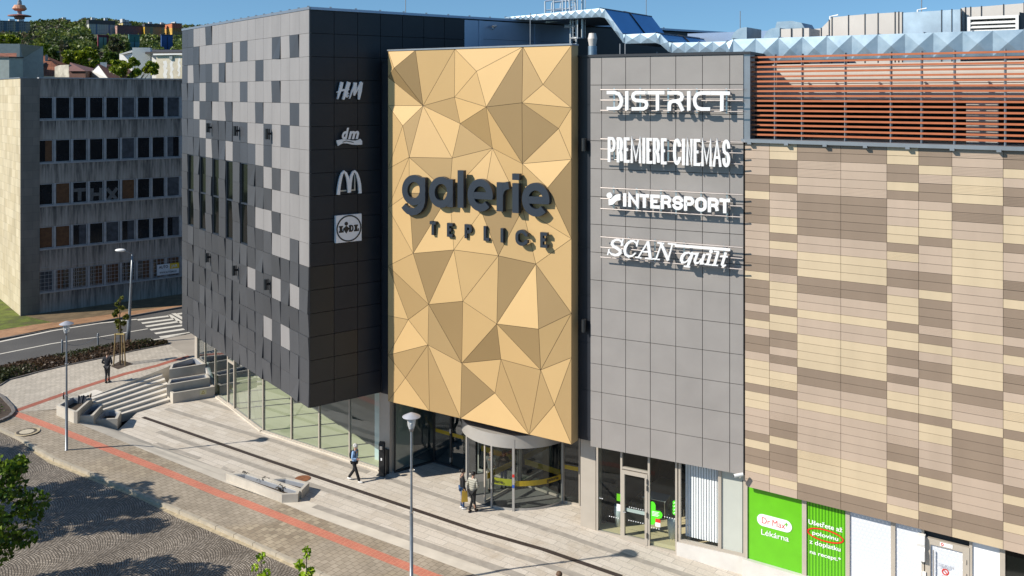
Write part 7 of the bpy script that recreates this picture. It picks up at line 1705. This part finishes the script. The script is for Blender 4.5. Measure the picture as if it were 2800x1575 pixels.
# trees standing among the houses
gH = 'trees among the houses'
def tree_px(label, px, ytop, ybot, wpx, Y, cols=SPRING, n=1500, name='broadleaf_tree', leaf=.5, bare=.25, gap=.5):
    top, bot = P(px, ytop, Y), P(px, ybot, Y); rx = wpx / 2 / F * Y; rz = (top.z - bot.z) / 2; c = Vector((top.x, top.y, min(bot.z - 2, hillz(top.x, top.y)))); h = top.z - c.z
    leafy_tree(name, label, c, h, (rx, rx * .9, rz), n, leaf, cols, gH, trunk_r=.3, bare=.3, nclump=34, sparse=gap)
tree_px('bright green tree behind the red tiled roof', QX(700), QX(770), QX(1120), 62, 225, n=2600, leaf=.85)
tree_px('large yellow-green tree left of the white gable house', QX(1500), QX(835), QX(1270), 100, 200, n=3800, leaf=.8)
tree_px('yellow-green bush in front of the cream wall', SX(980), SY(975), SY(1370), 140, 142, n=4200, leaf=.55)
tree_px('small dark green tree behind the white gable house', SX(560), SY(850), SY(1080), 34, 215, [(.05, .09, .012), (.08, .13, .012)], n=1100, leaf=.8)
tree_px('green tree at the far left edge above the grey house', QX(120), QX(640), QX(860), 62, 230, n=2000, leaf=.9)
tree_px('dark bushy tree right of the red tiled roof', QX(960), QX(900), QX(1170), 36, 220, [(.05, .08, .012), (.07, .11, .014)], n=1200, leaf=.8)
for (px, yt, yb, Y, lab) in ((SX(660), SY(560), SY(1010), 240, 'tall thin-leaved tree with a dark trunk before the teal tower'), (QX(1135), QX(725), QX(1120), 215, 'bare dark tree between the two bright green trees')):
    tree_px(lab, px, yt, yb - 25, 44 if 'tall' in lab else 24, Y, [(.06, .06, .025), (.08, .085, .025), (.05, .045, .025)], n=620 if 'tall' in lab else 120, leaf=.6, name='bare_tree', gap=.9)
block('low_building', 'low flat white building far behind the bright trees', QX(385), QX(392), QX(1370), QX(915), QX(945), 330, (.6, .58, .52), (.50, .48, .44), storeys=1, cols=(1, 14), cat='building', win=(.2, .2, .22), roof_h=.3)
# ---------------------------------------------------------------- roof plant of the mall
def pyramids(mb, f, path, m=0, rise=.035, w=0.0, mult=False):
    """front of a cross-broken duct: path = [(u, ztop, zbottom)], each panel raised to a low point"""
    for (ua, ta, ba), (ub_, tb, bb) in zip(path, path[1:]):
        n = max(1, round(math.hypot(ub_ - ua, tb - ta) / max(.3, (ta - ba) * (1.6 if mult else 1.0))))
        for i in range(n):
            l = lambda p, q, s: p + (q - p) * (i + s) / n
            c = [(l(ua, ub_, 0), l(ba, bb, 0)), (l(ua, ub_, 1), l(ba, bb, 1)), (l(ua, ub_, 1), l(ta, tb, 1)), (l(ua, ub_, 0), l(ta, tb, 0))]
            q = [f.pt(u, z, w) for u, z in c]; ce = f.pt(sum(u for u, _ in c) / 4, sum(z for _, z in c) / 4, w + rise)
            for j in range(4): mb.poly([q[j], q[(j + 1) % 4], ce], m)
def duct(name, label, f, path, depth, group=None, mtop='duct_metal'):
    T = thing(name, label, 'duct', f.pt(*path[0][:2]), group)
    b = MB(); pyramids(b, f, path, mult=(mtop == 'duct_sky_blue'), rise=.035 if mtop == 'duct_sky_blue' else .06); o = b.build('folded_side', ['duct_metal'], T, fix=False)
    b = MB()
    for (ua, ta, ba), (ub_, tb, bb) in zip(path, path[1:]):
        e = .01
        b.poly([f.pt(ua, ta), f.pt(ub_, tb), f.pt(ub_, tb, -depth), f.pt(ua, ta, -depth)], 0); b.poly([f.pt(ua, ba), f.pt(ub_, bb), f.pt(ub_, bb, -depth), f.pt(ua, ba, -depth)], 1)
    for (u, t, bt) in (path[0], path[-1]): b.poly([f.pt(u, bt), f.pt(u, t), f.pt(u, t, -depth), f.pt(u, bt, -depth)], 1)
    b.build('casing', [mtop, 'duct_metal'], T, fix=False)
    b = MB()
    for (ua, ta, ba), (ub_, tb, bb) in zip(path, path[1:]):
        n = max(1, round(math.hypot(ub_ - ua, tb - ta) / 1.7))
        for i in range(n + 1):
            t = i / n; u, z = ua + (ub_ - ua) * t, ta + (tb - ta) * t; b.tube([f.pt(u, z + .015, .02), f.pt(u, z + .015, -depth)], .025, 4)
    b.build('seam_ribs', ['coping'], T)
    if mtop == 'duct_sky_blue':
        b = MB(); b.tube([f.pt(u, t + .02, -depth * .5) for u, t, _ in path], .04, 4); b.build('middle_seam', ['joint_dark'], T)
    return T
FD2 = FT.off(w=-2.3)
pth = []
for x, yt, yb in ((1985, 118, 150), (2005, 116, 170), (2400, 94, 160), (2800, 74, 151), (3000, 64, 146)):
    u, zt = FD2.uv(x, yt); pth.append((u, zt, FD2.uv(x, yb)[1]))
zt_m = pth[2][1]; zb_m = pth[2][2]
pth = [(pth[0][0], pth[1][1], pth[1][2] + .3)] + [(u, zt_m if abs(zt - zt_m) < .4 else zt, zb_m if abs(zb - zb_m) < .5 else zb) for u, zt, zb in pth[1:]]
duct('ventilation_duct', 'long silver duct of folded diamond panels running above the orange slats', FD2, pth, 2.2)
FD1 = Fac(P(1700, 100, 44.0).xy, (1.478, -1))
z5 = lambda x, y: FD1.uv(1250 + x / 3.22, y / 3.22)
raw = [(420, 152, 166), (700, 128, 178), (1255, 73, 150), (1300, 82, 158), (1460, 300, 375), (1480, 303, 385), (1750, 290, 378), (1790, 300, 392), (1860, 370, 455), (1890, 376, 465), (2375, 365, 455), (2440, 365, 455)]
pth = [(z5(x, yt)[0], z5(x, yt)[1], z5(x, yb)[1]) for x, yt, yb in raw]
duct('ventilation_duct', 'stepped silver duct climbing over the mall roof, with steep blue mirror-like faces', FD1, pth, 5.2, mtop='duct_sky_blue')
pipe = MB()
for x in (1480, 1762, 1435, 2285):
    p = P(1250 + x / 3.22, 150, 43.8); pipe.tube([(p.x, p.y, 18.9), (p.x, p.y, H + (YH - (385 if x < 1700 else 455) / 3.22) / F * 43.8)], .035, 6)
    tag(pipe.build('duct_support', ['galv']), {1480: 'thin post under the low run of the stepped duct, left of the next one', 1762: 'thin post under the stepped duct where it drops to its lowest run', 1435: 'thin post at the foot of the steep part of the stepped duct', 2285: 'thin post under the right end of the stepped duct'}[x], 'post', 'posts under the stepped duct'); pipe = MB()
FK = FT.off(w=-7.5); z6b = lambda x, y, f=FK: f.uv(2000 + x / 3.22, y / 3.22)
def roofbox(name, label, pts, depth, f, m, cat='roof unit', ribs=(), group=None):
    """outline of zoomed-photo points along the top; the body goes down to the roof"""
    T = thing(name, label, cat, f.pt(*z6b(*pts[0], f)), group); top = [z6b(x, y, f) for x, y in pts]; b = MB(); z0 = 18.6
    solid(b, f, [(top[0][0], z0)] + top + [(top[-1][0], z0)], -depth, 0); b.build('casing', [m], T)
    if ribs:
        for x in ribs:
            b = MB(); u = z6b(x, 100, f)[0]; zt = pw(u, top); b.box(f, u - .014, u + .014, z0, zt + .03, -.2, .03); b.build('rib', ['coping_dark'], T)
    return T
roofbox('air_handling_unit', 'long beige clad duct rising behind the diamond duct, left of the zinc unit', [(630, 262), (790, 250), (885, 152), (1030, 138), (1175, 126), (1290, 118), (1502, 106)], 3, FK, 'unit_beige', 'air unit', (790, 860, 885, 1030, 1175, 1290, 1440, 1472))
roofbox('air_handling_unit', 'bright zinc roof unit with clouded panels, between the beige ducts', [(1505, 112), (1850, 92), (1940, 86), (2020, 82)], 3, FK.off(w=.15), 'zinc' if 'zinc' in M else mat('zinc', (.52, .60, .66), .4, .7, var=.2, vs=1.2), 'air unit', (1505, 1850, 1940, 2020))
roofbox('air_handling_unit', 'tall beige clad roof unit at the right edge of the roof', [(2024, 70), (2200, 58), (2395, 42), (2576, 28), (2900, 8)], 4, FK.off(w=-.3), 'unit_beige', 'air unit', (2060, 2105, 2200, 2395, 2576))
FV = FT.off(w=-5.0); T = thing('louvre_unit', 'white louvred roof vent above the diamond duct at the right', 'roof vent', FV.pt(*z6b(2075, 260, FV)))
(ua, zt), (ub_, _) = z6b(2078, 150, FV), z6b(2530, 150, FV); zb = 18.6
b = MB(); b.box(FV, ua, ua + .1, zb, zt, -.6, .05); b.box(FV, ub_ - .1, ub_, zb, zt, -.6, .05); b.box(FV, ua + .1, ub_ - .1, zt - .1, zt, -.6, .05); b.build('frame', ['white_paint'], T)
b = MB()
for i in range(11): b.hexa([FV.pt(u, z, w) for z_, sh in ((zt - .22 - i * .15, 0), (zt - .17 - i * .15, 0)) for (u, z, w) in ((ua + .1, z_ - .06, .04), (ub_ - .1, z_ - .06, .04), (ub_ - .1, z_, -.1), (ua + .1, z_, -.1))])
b.build('slats', ['white_paint'], T)
b = MB(); b.box(FV, ua + .1, ub_ - .1, zb, zt - .1, -.6, -.3); b.build('back', ['interior_dark'], T)
b = MB(); (uc, _), (ue, zt2) = z6b(2530, 140, FV), z6b(2600, 140, FV); b.hexa([FV.pt(ub_ + .02, zb, 0), FV.pt(ub_ + .5, zb, -.2), FV.pt(ub_ + .5, zb, -2), FV.pt(ub_ + .02, zb, -2), FV.pt(ub_ + .02, zt + .1, 0), FV.pt(ub_ + .25, zt + .05, -.2), FV.pt(ub_ + .25, zt + .05, -2), FV.pt(ub_ + .02, zt + .1, -2)]); b.build('side_hood', ['letter_grey'], T)
FQ = FT.off(w=-4.6)
def elbow(label, x0, x1, yt, yb, wd):
    T = thing('duct_elbow', label, 'duct', FQ.pt(*z6b(x0, yb, FQ)), 'round-shouldered duct elbows'); (ua, zt), (ub_, zb) = z6b(x0, yt, FQ), z6b(x1, yb, FQ); r = min(ub_ - ua, zt - zb) * .95
    o = [(ua, zb)] + [(ua + r - r * math.cos(R(a)), zt - r + r * math.sin(R(a))) for a in range(0, 91, 10)] + [(ub_, zt), (ub_, zb)]
    b = MB(); solid(b, FQ, o, -wd, 0); ob = b.build('casing', ['duct_metal'], T); smooth_angle(ob, 30)
elbow('large shiny curved duct elbow above the left end of the diamond duct', -5, 135, 245, 372, 1.8)
elbow('smaller shiny curved duct elbow right of the large one', 282, 425, 250, 350, 1.6)
T = thing('roof_vent', 'beige panelled duct box right of the smaller elbow', 'roof unit', FQ.pt(*z6b(430, 340, FQ)))
b = MB(); (ua, zt), (ub_, zb) = z6b(425, 256, FQ), z6b(680, 262, FQ); b.box(FQ, ua, ub_, 18.7, zt, -1.6, -.05); b.build('casing', ['unit_beige'], T)
for x in (525, 625): b = MB(); u = z6b(x, 256, FQ)[0]; b.box(FQ, u - .014, u + .014, 18.7, zt + .02, -1, 0.0); b.build('rib', ['coping_dark'], T)
T = thing('roof_cowl', 'sloping silver cowl on top of the roof ducts', 'roof vent', FK.pt(*z6b(500, 250)))
b = MB(); o = [z6b(x, y) for x, y in ((380, 262), (400, 192), (530, 184), (615, 200), (655, 262))]; solid(b, FK, o, -1.6, 0); b.build('cowl', ['duct_metal'], T)
T = thing('rooftop_hut', 'small cream rooftop hut behind the beige duct', 'roof hut', FK.pt(*z6b(830, 200)))
b = MB(); (ua, zt), (ub_, _) = z6b(812, 152), z6b(890, 152); b.box(FK, ua, ub_ + .8, 18.6, zt, -3.4, -3.05); b.build('wall', ['render_cream'], T)
# roof wall at the far right behind the ducts
b = MB(); FRW = FT.off(w=-12); (ua, zt) = FRW.uv(1880, 88); b.box(FRW, ua, ua + 30, 15, FRW.uv(1880, 92)[1], -.5, 0)
T = thing('roof_parapet', 'low dark blue-grey parapet far back on the mall roof', 'parapet', FRW.pt(ua, 18)); b.build('wall', ['blue_metal'], T)
# chimney, ladder with cage, lightning rods
p = P(1620, 158, 40.0); T = thing('flue', 'short round flue with a double-cone cap beside the gold front', 'chimney', p)
s = 1 / F * 40.0
b = MB(); b.lathe(p - Vector((0, 0, .3)), [(.19, 0), (.19, .3 + 32 * s), (0, .3 + 32 * s)], 20); b.build('pipe', ['duct_metal'], T, smooth=False); smooth_angle(T.children[-1])
b = MB(); b.lathe(p + Vector((0, 0, 32 * s)), [(9.5 * s, 0), (12.8 * s, 20 * s), (9.5 * s, 35 * s), (0, 35.5 * s)], 20); b.build('cap', ['unit_beige'], T); smooth_angle(T.children[-1])
q4 = lambda x, y, Y: P(1380 + x / 8.05, y / 8.05, Y)
T = thing('roof_ladder', 'galvanised roof ladder with a hoop cage and a railed landing', 'ladder', q4(1500, 980, 46.5))
Y1 = 46.5
for x0, x1 in ((1450, 1435), (1578, 1560)): b = MB(); b.tube([q4(x0, 1000, Y1), q4(x0, 380, Y1), q4(x1 - 25, -180, Y1)], .05, 8); b.build('stile', ['galv_bright'], T)
for i in range(12): b = MB(); y = 965 - i * 82; b.tube([q4(1450, y, Y1), q4(1578, y, Y1)], .022, 6); b.build('rung', ['galv_bright'], T)
for y in (385, 845, -40):
    b = MB(); b.tube([q4(1450, y, Y1)] + [q4(1450 + 160 * (1 - math.cos(R(a))), y - 8 * math.sin(R(a)), Y1 - .75 * math.sin(R(a))) for a in range(15, 180, 15)] + [q4(1770, y, Y1)], .035, 6); b.build('hoop', ['galv_bright'], T)
for x, r, dy in ((1505, .022, .5), (1605, .035, .75), (1712, .07, .6), (1773, .022, .1)): b = MB(); b.tube([q4(x, 850, Y1 - dy), q4(x, -180, Y1 - dy)], r, 6); b.build('cage_bar', ['galv_bright'], T)
b = MB(); b.tube([q4(1310, 580, Y1), q4(1580, 580, Y1)], .09, 6); b.build('stay', ['galv_bright'], T)
T = thing('roof_landing', 'railed steel landing at the head of the roof ladder', 'railing', q4(900, 460, 47.5))
for x, yt, dY in ((885, 30, 0), (1078, 5, 0), (1272, -20, 0), (1345, -40, 0), (1040, 60, 1.6), (1235, 35, 1.6), (1430, 15, 1.6)): b = MB(); b.tube([q4(x + (10 if dY == 0 else -20), 455, 47.5 + dY), q4(x, yt, 47.5 + dY)], .045, 6); b.build('rail_post', ['galv_bright'], T)
for (a_, c_, dY, r) in (((885, 32), (1400, -38), 0, .035), ((885, 232), (1280, 185), 0, .035), ((1045, 55), (1490, 5), 1.6, .06), ((1045, 240), (1490, 185), 1.6, .06)): b = MB(); b.tube([q4(*a_, 47.5 + dY), q4(*c_, 47.5 + dY)], r, 6); b.build('rail', ['galv_bright'], T)
b = MB(); e = [q4(900, 455, 47.5), q4(1450, 395, 47.5), q4(1470, 395, 49.2), q4(920, 440, 49.2)]; b.hexa([v - Vector((0, 0, .12)) for v in e] + e); b.build('deck', ['galv_bright'], T)
for (x, y0, y1, Y, lab) in ((1109, 31, -30, 47, 'lightning rod on the edge of the dark roof'), (1450, 126, 36, 44, 'lightning rod just behind the top of the gold front'), (1767, 92, -20, 52, 'lightning rod above the steep blue duct faces'), (2024, 100, 30, 46, 'lightning rod left of the large duct elbow'), (2520, 90, -30, 42, 'lightning rod in front of the zinc roof unit'), (2025 , 112, 20, 60, None)):
    if lab is None: continue
    b = MB(); b.tube([P(x, y0 + 25, Y), P(x, y1, Y)], .022, 6); T = tag(b.build('lightning_rod', ['galv']), lab, 'lightning rod', 'lightning rods on the roof')
for (x, y) in ((832, 130), (1620, 70)):
    b = MB(); u, z = z6b(x, y); b.tube([FK.pt(u - .1, z - .9, -1), FK.pt(u - .1, z, -1), FK.pt(u + .25, z + .05, -1)], .035, 6); tag(b.build('vent_pipe', ['white_paint']), 'white bent vent pipe on the roof ' + ('above the cream hut' if x == 832 else 'above the zinc unit'), 'pipe', 'bent vent pipes')

# ---------------------------------------------------------------- people
def skinmesh(name, chains, parent, m, sub=2):
    """one continuous surface grown round connected joints: chains = lists of (key or point, radius)"""
    vs, rad, ed, ids = [], [], [], {}
    for ch in chains:
        prev = None
        for it in ch:
            key, p, r = it
            if key is not None and key in ids: i = ids[key]
            else:
                i = len(vs); vs.append(p); rad.append(r)
                if key is not None: ids[key] = i
            if prev is not None: ed.append((prev, i))
            prev = i
    me = bpy.data.meshes.new(name); me.from_pydata(vs, ed, []); me.materials.append(M[m])
    o = bpy.data.objects.new(name, me); COL.objects.link(o); o.parent = parent; ORG[o.name] = Vector()
    sk = o.modifiers.new('skin', 'SKIN'); sk.use_smooth_shade = True
    if not me.skin_vertices: raise RuntimeError('no skin layer')
    n = len(vs); adj = {i: set() for i in range(n)}
    for a, b_ in ed: adj[a].add(b_); adj[b_].add(a)
    seen = set()
    for i in range(n):
        d = me.skin_vertices[0].data[i]; d.radius = rad[i] if hasattr(rad[i], '__len__') else (rad[i], rad[i]); d.use_root = False
    for i in range(n):
        if i in seen: continue
        me.skin_vertices[0].data[i].use_root = True; st_ = [i]
        while st_:
            q = st_.pop()
            if q in seen: continue
            seen.add(q); st_ += list(adj[q])
    sb = o.modifiers.new('sub', 'SUBSURF'); sb.levels = sub; sb.render_levels = sub
    return o
def person(label, c, yaw, J, skin, top, trousers, shoes, hair, hh=1.7, coat=0, hairtype='short', extra=None, bald=False, flare=0, cat='person'):
    """J: joints in body space (x right, y forward, z up, standing height 1.7): hands, elbows, knees, feet"""
    T = thing('person', label, cat, c, None, yaw); ORG[T.name] = Vector(); s = hh / 1.7
    V = lambda x, y, z: (x * s, y * s, z * s)
    lean = J.get('lean', 0.0)
    pel, wai, che, nec, hd = (0, 0, .93), (0, .01 + lean * .3, 1.08), (0, .01 + lean, 1.30), (0, .0 + lean * 1.3, 1.46), (J.get('hx', 0), .03 + lean * 1.6, 1.60)
    sh = {k_: (k_ * .185, lean * 1.1, 1.40) for k_ in (-1, 1)}; hip = {k_: (k_ * .085, 0, .90) for k_ in (-1, 1)}
    el, ha, kn, ft = J['el'], J['ha'], J['kn'], J['ft']
    def limb(k_, arms=True):
        e, h = el[k_], ha[k_]; return [('sh%d' % k_, V(*sh[k_]), .055 * s), (None, V(*[(a + b_) / 2 for a, b_ in zip(sh[k_], e)]), .046 * s), ('el%d' % k_, V(*e), .040 * s), (None, V(*[a * .55 + b_ * .45 for a, b_ in zip(e, h)]), .037 * s), ('wr%d' % k_, V(*h), .024 * s)]
    ch = [[('pel', V(*pel), (.135 * s, .10 * s)), ('wai', V(*wai), (.125 * s, .09 * s)), ('che', V(*che), (.15 * s, .10 * s)), ('nec', V(*nec), .050 * s), ('hd0', V(hd[0], hd[1] - .01, hd[2] - .06), .062 * s), ('hd', V(*hd), (.078 * s, .092 * s)), ('hd1', V(hd[0], hd[1] - .005, hd[2] + .075), (.062 * s, .075 * s))]]
    fing = []
    for k_ in (-1, 1):
        ch.append([('che', V(*che), .12 * s)] + limb(k_))
        d = (Vector(ha[k_]) - Vector(el[k_])).normalized(); side = d.cross(Vector((0, 1, 0))); side = side.normalized() if side.length > .2 else Vector((0, 0, 1)); up = side.cross(d); w = Vector(ha[k_]); palm = w + d * .055
        ch[-1].append(('pa%d' % k_, V(*palm), (.034 * s, .018 * s)))
        for q in range(4):
            b0 = palm + side * (.021 - q * .014) + d * .012; L_ = (.034, .040, .038, .030)[q]; fing.append([(None, V(*b0), .009 * s), (None, V(*(b0 + d * L_ + up * .010)), .0085 * s), (None, V(*(b0 + d * L_ * 1.7 + up * .032)), .0075 * s)])
        b0 = w + d * .02 + side * .02; fing.append([(None, V(*b0), .010 * s), (None, V(*(b0 + side * .030 + d * .022)), .009 * s), (None, V(*(b0 + side * .038 + d * .05 + up * .012)), .008 * s)])
        ch.append([('pel', V(*pel), .11 * s), ('hip%d' % k_, V(*hip[k_]), .085 * s), (None, V(*[(a + b_) / 2 for a, b_ in zip(hip[k_], kn[k_])]), .068 * s), (None, V(*kn[k_]), .052 * s), (None, V(kn[k_][0] * .6 + ft[k_][0] * .4, (kn[k_][1] * .6 + ft[k_][1] * .4) - .015, kn[k_][2] * .6 + ft[k_][2] * .4), .050 * s), (None, V(ft[k_][0], ft[k_][1], ft[k_][2] + .08), .034 * s), (None, V(ft[k_][0], ft[k_][1] + .10, ft[k_][2] + .035), .03 * s)])
    ch += fing
    ch.append([(None, V(hd[0], hd[1] + .085, hd[2] + .005), .014 * s), (None, V(hd[0], hd[1] + .108, hd[2] - .022), .014 * s)])
    for k_ in (-1, 1): ch.append([(None, V(hd[0] + k_ * .080, hd[1] - .005, hd[2] + .02), .014 * s), (None, V(hd[0] + k_ * .084, hd[1] - .01, hd[2] - .025), .012 * s)])
    skinmesh('body', ch, T, skin)
    b = MB()
    for k_ in (-1, 1): b.ball(V(hd[0] + k_ * .030, hd[1] + .086, hd[2] + .018), .010 * s, 8, 5, 0)
    o = b.build('eyes', ['black'], None); o.parent = T
    b = MB(); b.ball(V(hd[0], hd[1] + .088, hd[2] - .052), .016 * s, 8, 5, 0, (1.3, .5, .35)); o = b.build('mouth', ['lips' if 'lips' in M else mat('lips', (.35, .12, .09), .6)], None); o.parent = T
    # clothes over the body
    tz = coat
    tc = [[('pel', V(0, 0, .93 - tz), (.165 * s, .125 * s)), ('wai', V(*wai), (.155 * s, .118 * s)), ('che', V(*che), (.178 * s, .128 * s)), ('col', V(nec[0], nec[1], 1.435), .072 * s)]]
    for k_ in (-1, 1):
        e, h = el[k_], ha[k_]; hw = tuple(a + (b_ - a) * .93 for a, b_ in zip(e, h))
        tc.append([('che', V(*che), .15 * s), ('s%d' % k_, V(*sh[k_]), .075 * s), (None, V(*[(a + b_) / 2 for a, b_ in zip(sh[k_], e)]), .064 * s), (None, V(*e), .058 * s), (None, V(*hw), .045 * s)])
    skinmesh('jacket', tc, T, top)
    lc = []
    for k_ in (-1, 1):
        an = (ft[k_][0], ft[k_][1], ft[k_][2] + .075)
        lc.append([('pel', V(0, 0, .95), (.148 * s, .112 * s)), ('h%d' % k_, V(*hip[k_]), .098 * s), (None, V(*[(a + b_) / 2 for a, b_ in zip(hip[k_], kn[k_])]), .083 * s), (None, V(*kn[k_]), (.066 + flare * .4) * s), (None, V(*an), (.050 + flare) * s)])
    skinmesh('trousers', lc, T, trousers)
    for k_ in (-1, 1):
        x, y, z = ft[k_]; b = MB(); t = 1 if z < .03 else 0
        b.ball(V(x, y + .055, z + .045), .135 * s, 12, 7, 0, (.36, 1.0, .34)); o = b.build('shoe', [shoes], None, smooth=True); o.parent = T
    hx, hy, hz = hd
    if not bald:
        b = MB(); b.ball(V(hx, hy - .022, hz + .045), .108 * s, 14, 9, 0, (.88, 1.0, .86))
        if hairtype == 'bun': b.ball(V(hx, hy - .135, hz + .06), .055 * s, 10, 6)
        if hairtype == 'long': b.ball(V(hx, hy - .05, hz - .07), .11 * s, 12, 8, 0, (.9, .7, 1.5))
        if hairtype == 'curly':
            for i in range(26):
                a, e_ = rnd.uniform(0, 6.28), rnd.uniform(-.1, 1.4); b.ball(V(hx + .09 * math.cos(a) * math.cos(e_), hy - .03 + .095 * math.sin(a) * math.cos(e_) - .01, hz + .045 + .085 * math.sin(e_)), .030 * s, 7, 4)
        o = b.build('hair', [hair], None, smooth=True); o.parent = T
    if extra: extra(T, V)
    return T
mat('skin_fair', (.56, .34, .25), .55, var=.05); mat('skin_tan', (.42, .24, .165), .55, var=.05)
mat('cloth_navy', (.012, .014, .02), .85, var=.2, vs=9); mat('cloth_black', (.010, .010, .011), .85, var=.2, vs=9); mat('cloth_charcoal', (.03, .03, .034), .85, var=.2, vs=9)
mat('cloth_blue', (.24, .38, .60), .75, var=.12, vs=9); mat('denim', (.035, .085, .19), .85, var=.2, vs=10); mat('cloth_grey', (.20, .20, .19), .85, var=.12, vs=8); mat('cloth_beige', (.34, .30, .25), .85, var=.1, vs=8)
k = NT('quilted'); k.set(.6); k.base(k.ramp(k.math('PINGPONG', k.n('SeparateXYZ').outputs[2], .045), [(.0, (.2, .19, .15)), (.03, (.40, .38, .31))])); 
sp = [n for n in k.t.nodes if n.type == 'SEPXYZ'][0]; g = k.n('NewGeometry'); k.l(g.outputs['Position'], sp.inputs[0]); M['quilted'] = k.m
mat('hair_white', (.62, .60, .57), .8, var=.1, vs=20); mat('hair_dark', (.018, .014, .012), .6, var=.2); mat('hair_brown', (.10, .055, .028), .7, var=.2, vs=20); mat('shoe_white', (.75, .74, .72), .6); mat('shoe_dark', (.015, .013, .012), .6); mat('bag_yellow', (.55, .34, .04), .7, var=.1); mat('strap_black', (.012, .012, .014), .7)
def yaw_to(dx, dy): return math.atan2(-dx, dy)
walk_a = dict(el={-1: (-.25, -.10, 1.14), 1: (.25, .04, 1.13)}, ha={-1: (-.22, .10, 1.02), 1: (.22, .20, 1.05)}, kn={-1: (-.09, .12, .50), 1: (.09, .03, .49)}, ft={-1: (-.08, .10, 0), 1: (.08, -.16, .03)}, lean=.01)
person('person in dark clothes walking away up the paving by the staked tree', G(293, 1047, z_up), yaw_to(.05, 1), dict(el={-1: (-.27, -.03, 1.14), 1: (.27, -.03, 1.14)}, ha={-1: (-.17, .17, 1.02), 1: (.17, .17, 1.02)}, kn={-1: (-.07, .04, .49), 1: (.06, .07, .50)}, ft={-1: (-.05, -.07, .01), 1: (.05, .10, 0)}, lean=.01), 'skin_fair', 'cloth_navy', 'cloth_charcoal', 'shoe_dark', 'hair_brown', 1.74, .06)
def backpack_straps(T, V):
    b = MB(); b.ball(V(0, -.17, 1.22), .15, 12, 8, 0, (.85, .5, 1.25)); o = b.build('backpack', ['strap_black'], None, smooth=True); o.parent = T
    for k_ in (-1, 1):
        b = MB(); b.tube([V(k_ * .11, -.12, 1.42), V(k_ * .115, .02, 1.485), V(k_ * .12, .13, 1.38), V(k_ * .13, .12, 1.15), V(k_ * .15, -.05, 1.06)], .018, 6); o = b.build('strap', ['strap_black'], None); o.parent = T
person('white-haired person in a light blue jacket with a black backpack strap, walking to the right', G(969, 1316), yaw_to(.95, -.32), dict(el={-1: (-.26, -.12, 1.14), 1: (.25, .02, 1.14)}, ha={-1: (-.22, .06, 1.0), 1: (.18, .23, 1.12)}, kn={-1: (-.09, -.06, .50), 1: (.09, .16, .51)}, ft={-1: (-.08, -.34, .03), 1: (.08, .30, 0)}, lean=.03), 'skin_fair', 'cloth_blue', 'cloth_black', 'shoe_white', 'hair_white', 1.66, .08, 'curly', backpack_straps, flare=.022)
def yellow_bag(T, V):
    b = MB(); c = Vector(V(.27, .06, .66)); p = [c + Vector(q) for q in ((-.02, -.14, -.24), (.03, -.14, -.24), (.03, .14, -.24), (-.02, .14, -.24), (-.01, -.11, .22), (.015, -.11, .22), (.015, .11, .22), (-.01, .11, .22))]; b.hexa(p); o = b.build('shopping_bag', ['bag_yellow'], None); o.parent = T
    b = MB(); b.tube([c + Vector((0, -.07, .22)), c + Vector((0, -.03, .36)), c + Vector((0, .04, .36)), c + Vector((0, .07, .22))], .008, 5); o = b.build('bag_handle', ['bag_yellow'], None); o.parent = T
stand = dict(el={-1: (-.24, -.04, 1.14), 1: (.25, .0, 1.14)}, ha={-1: (-.18, .16, 1.10), 1: (.27, .06, .95)}, kn={-1: (-.08, .02, .49), 1: (.08, .03, .49)}, ft={-1: (-.08, -.03, 0), 1: (.09, .03, 0)}, lean=.01)
person('person with tied dark hair, jeans and a yellow bag beside the revolving door', G(1264, 1391), yaw_to(.95, .2), stand, 'skin_tan', 'cloth_black', 'denim', 'shoe_white', 'hair_dark', 1.64, .12, 'bun', yellow_bag)
person('person in a pale quilted jacket and black trousers beside the revolving door', G(1292, 1401), yaw_to(.55, .83), dict(el={-1: (-.26, -.02, 1.14), 1: (.26, .02, 1.13)}, ha={-1: (-.20, .14, 1.02), 1: (.16, .20, 1.08)}, kn={-1: (-.09, .12, .50), 1: (.09, .0, .48)}, ft={-1: (-.10, -.10, 0), 1: (.08, .12, 0)}, lean=.03), 'skin_tan', 'quilted', 'cloth_black', 'shoe_dark', 'hair_dark', 1.66, .04)
person('bald person in a long grey coat and pale trousers inside the revolving door', Vector((-.92, 40.75, .017)), yaw_to(-.05, -1), stand, 'skin_fair', 'cloth_grey', 'cloth_beige', 'shoe_dark', 'hair_white', 1.76, .28, bald=True)
person('person with long dark hair, black top and jeans inside the revolving door', Vector((-.36, 40.95, .017)), yaw_to(-.2, -1), stand, 'skin_fair', 'cloth_black', 'denim', 'shoe_dark', 'hair_dark', 1.66, .05, 'long')
hp = P(1531, 1563, 30.4); person('brown-haired person at the bottom edge, only the top of the head in view', Vector((hp.x, hp.y, hp.z - 1.73)), yaw_to(-.7, .5), walk_a, 'skin_fair', 'cloth_black', 'denim', 'shoe_dark', 'hair_brown', 1.70, .05)
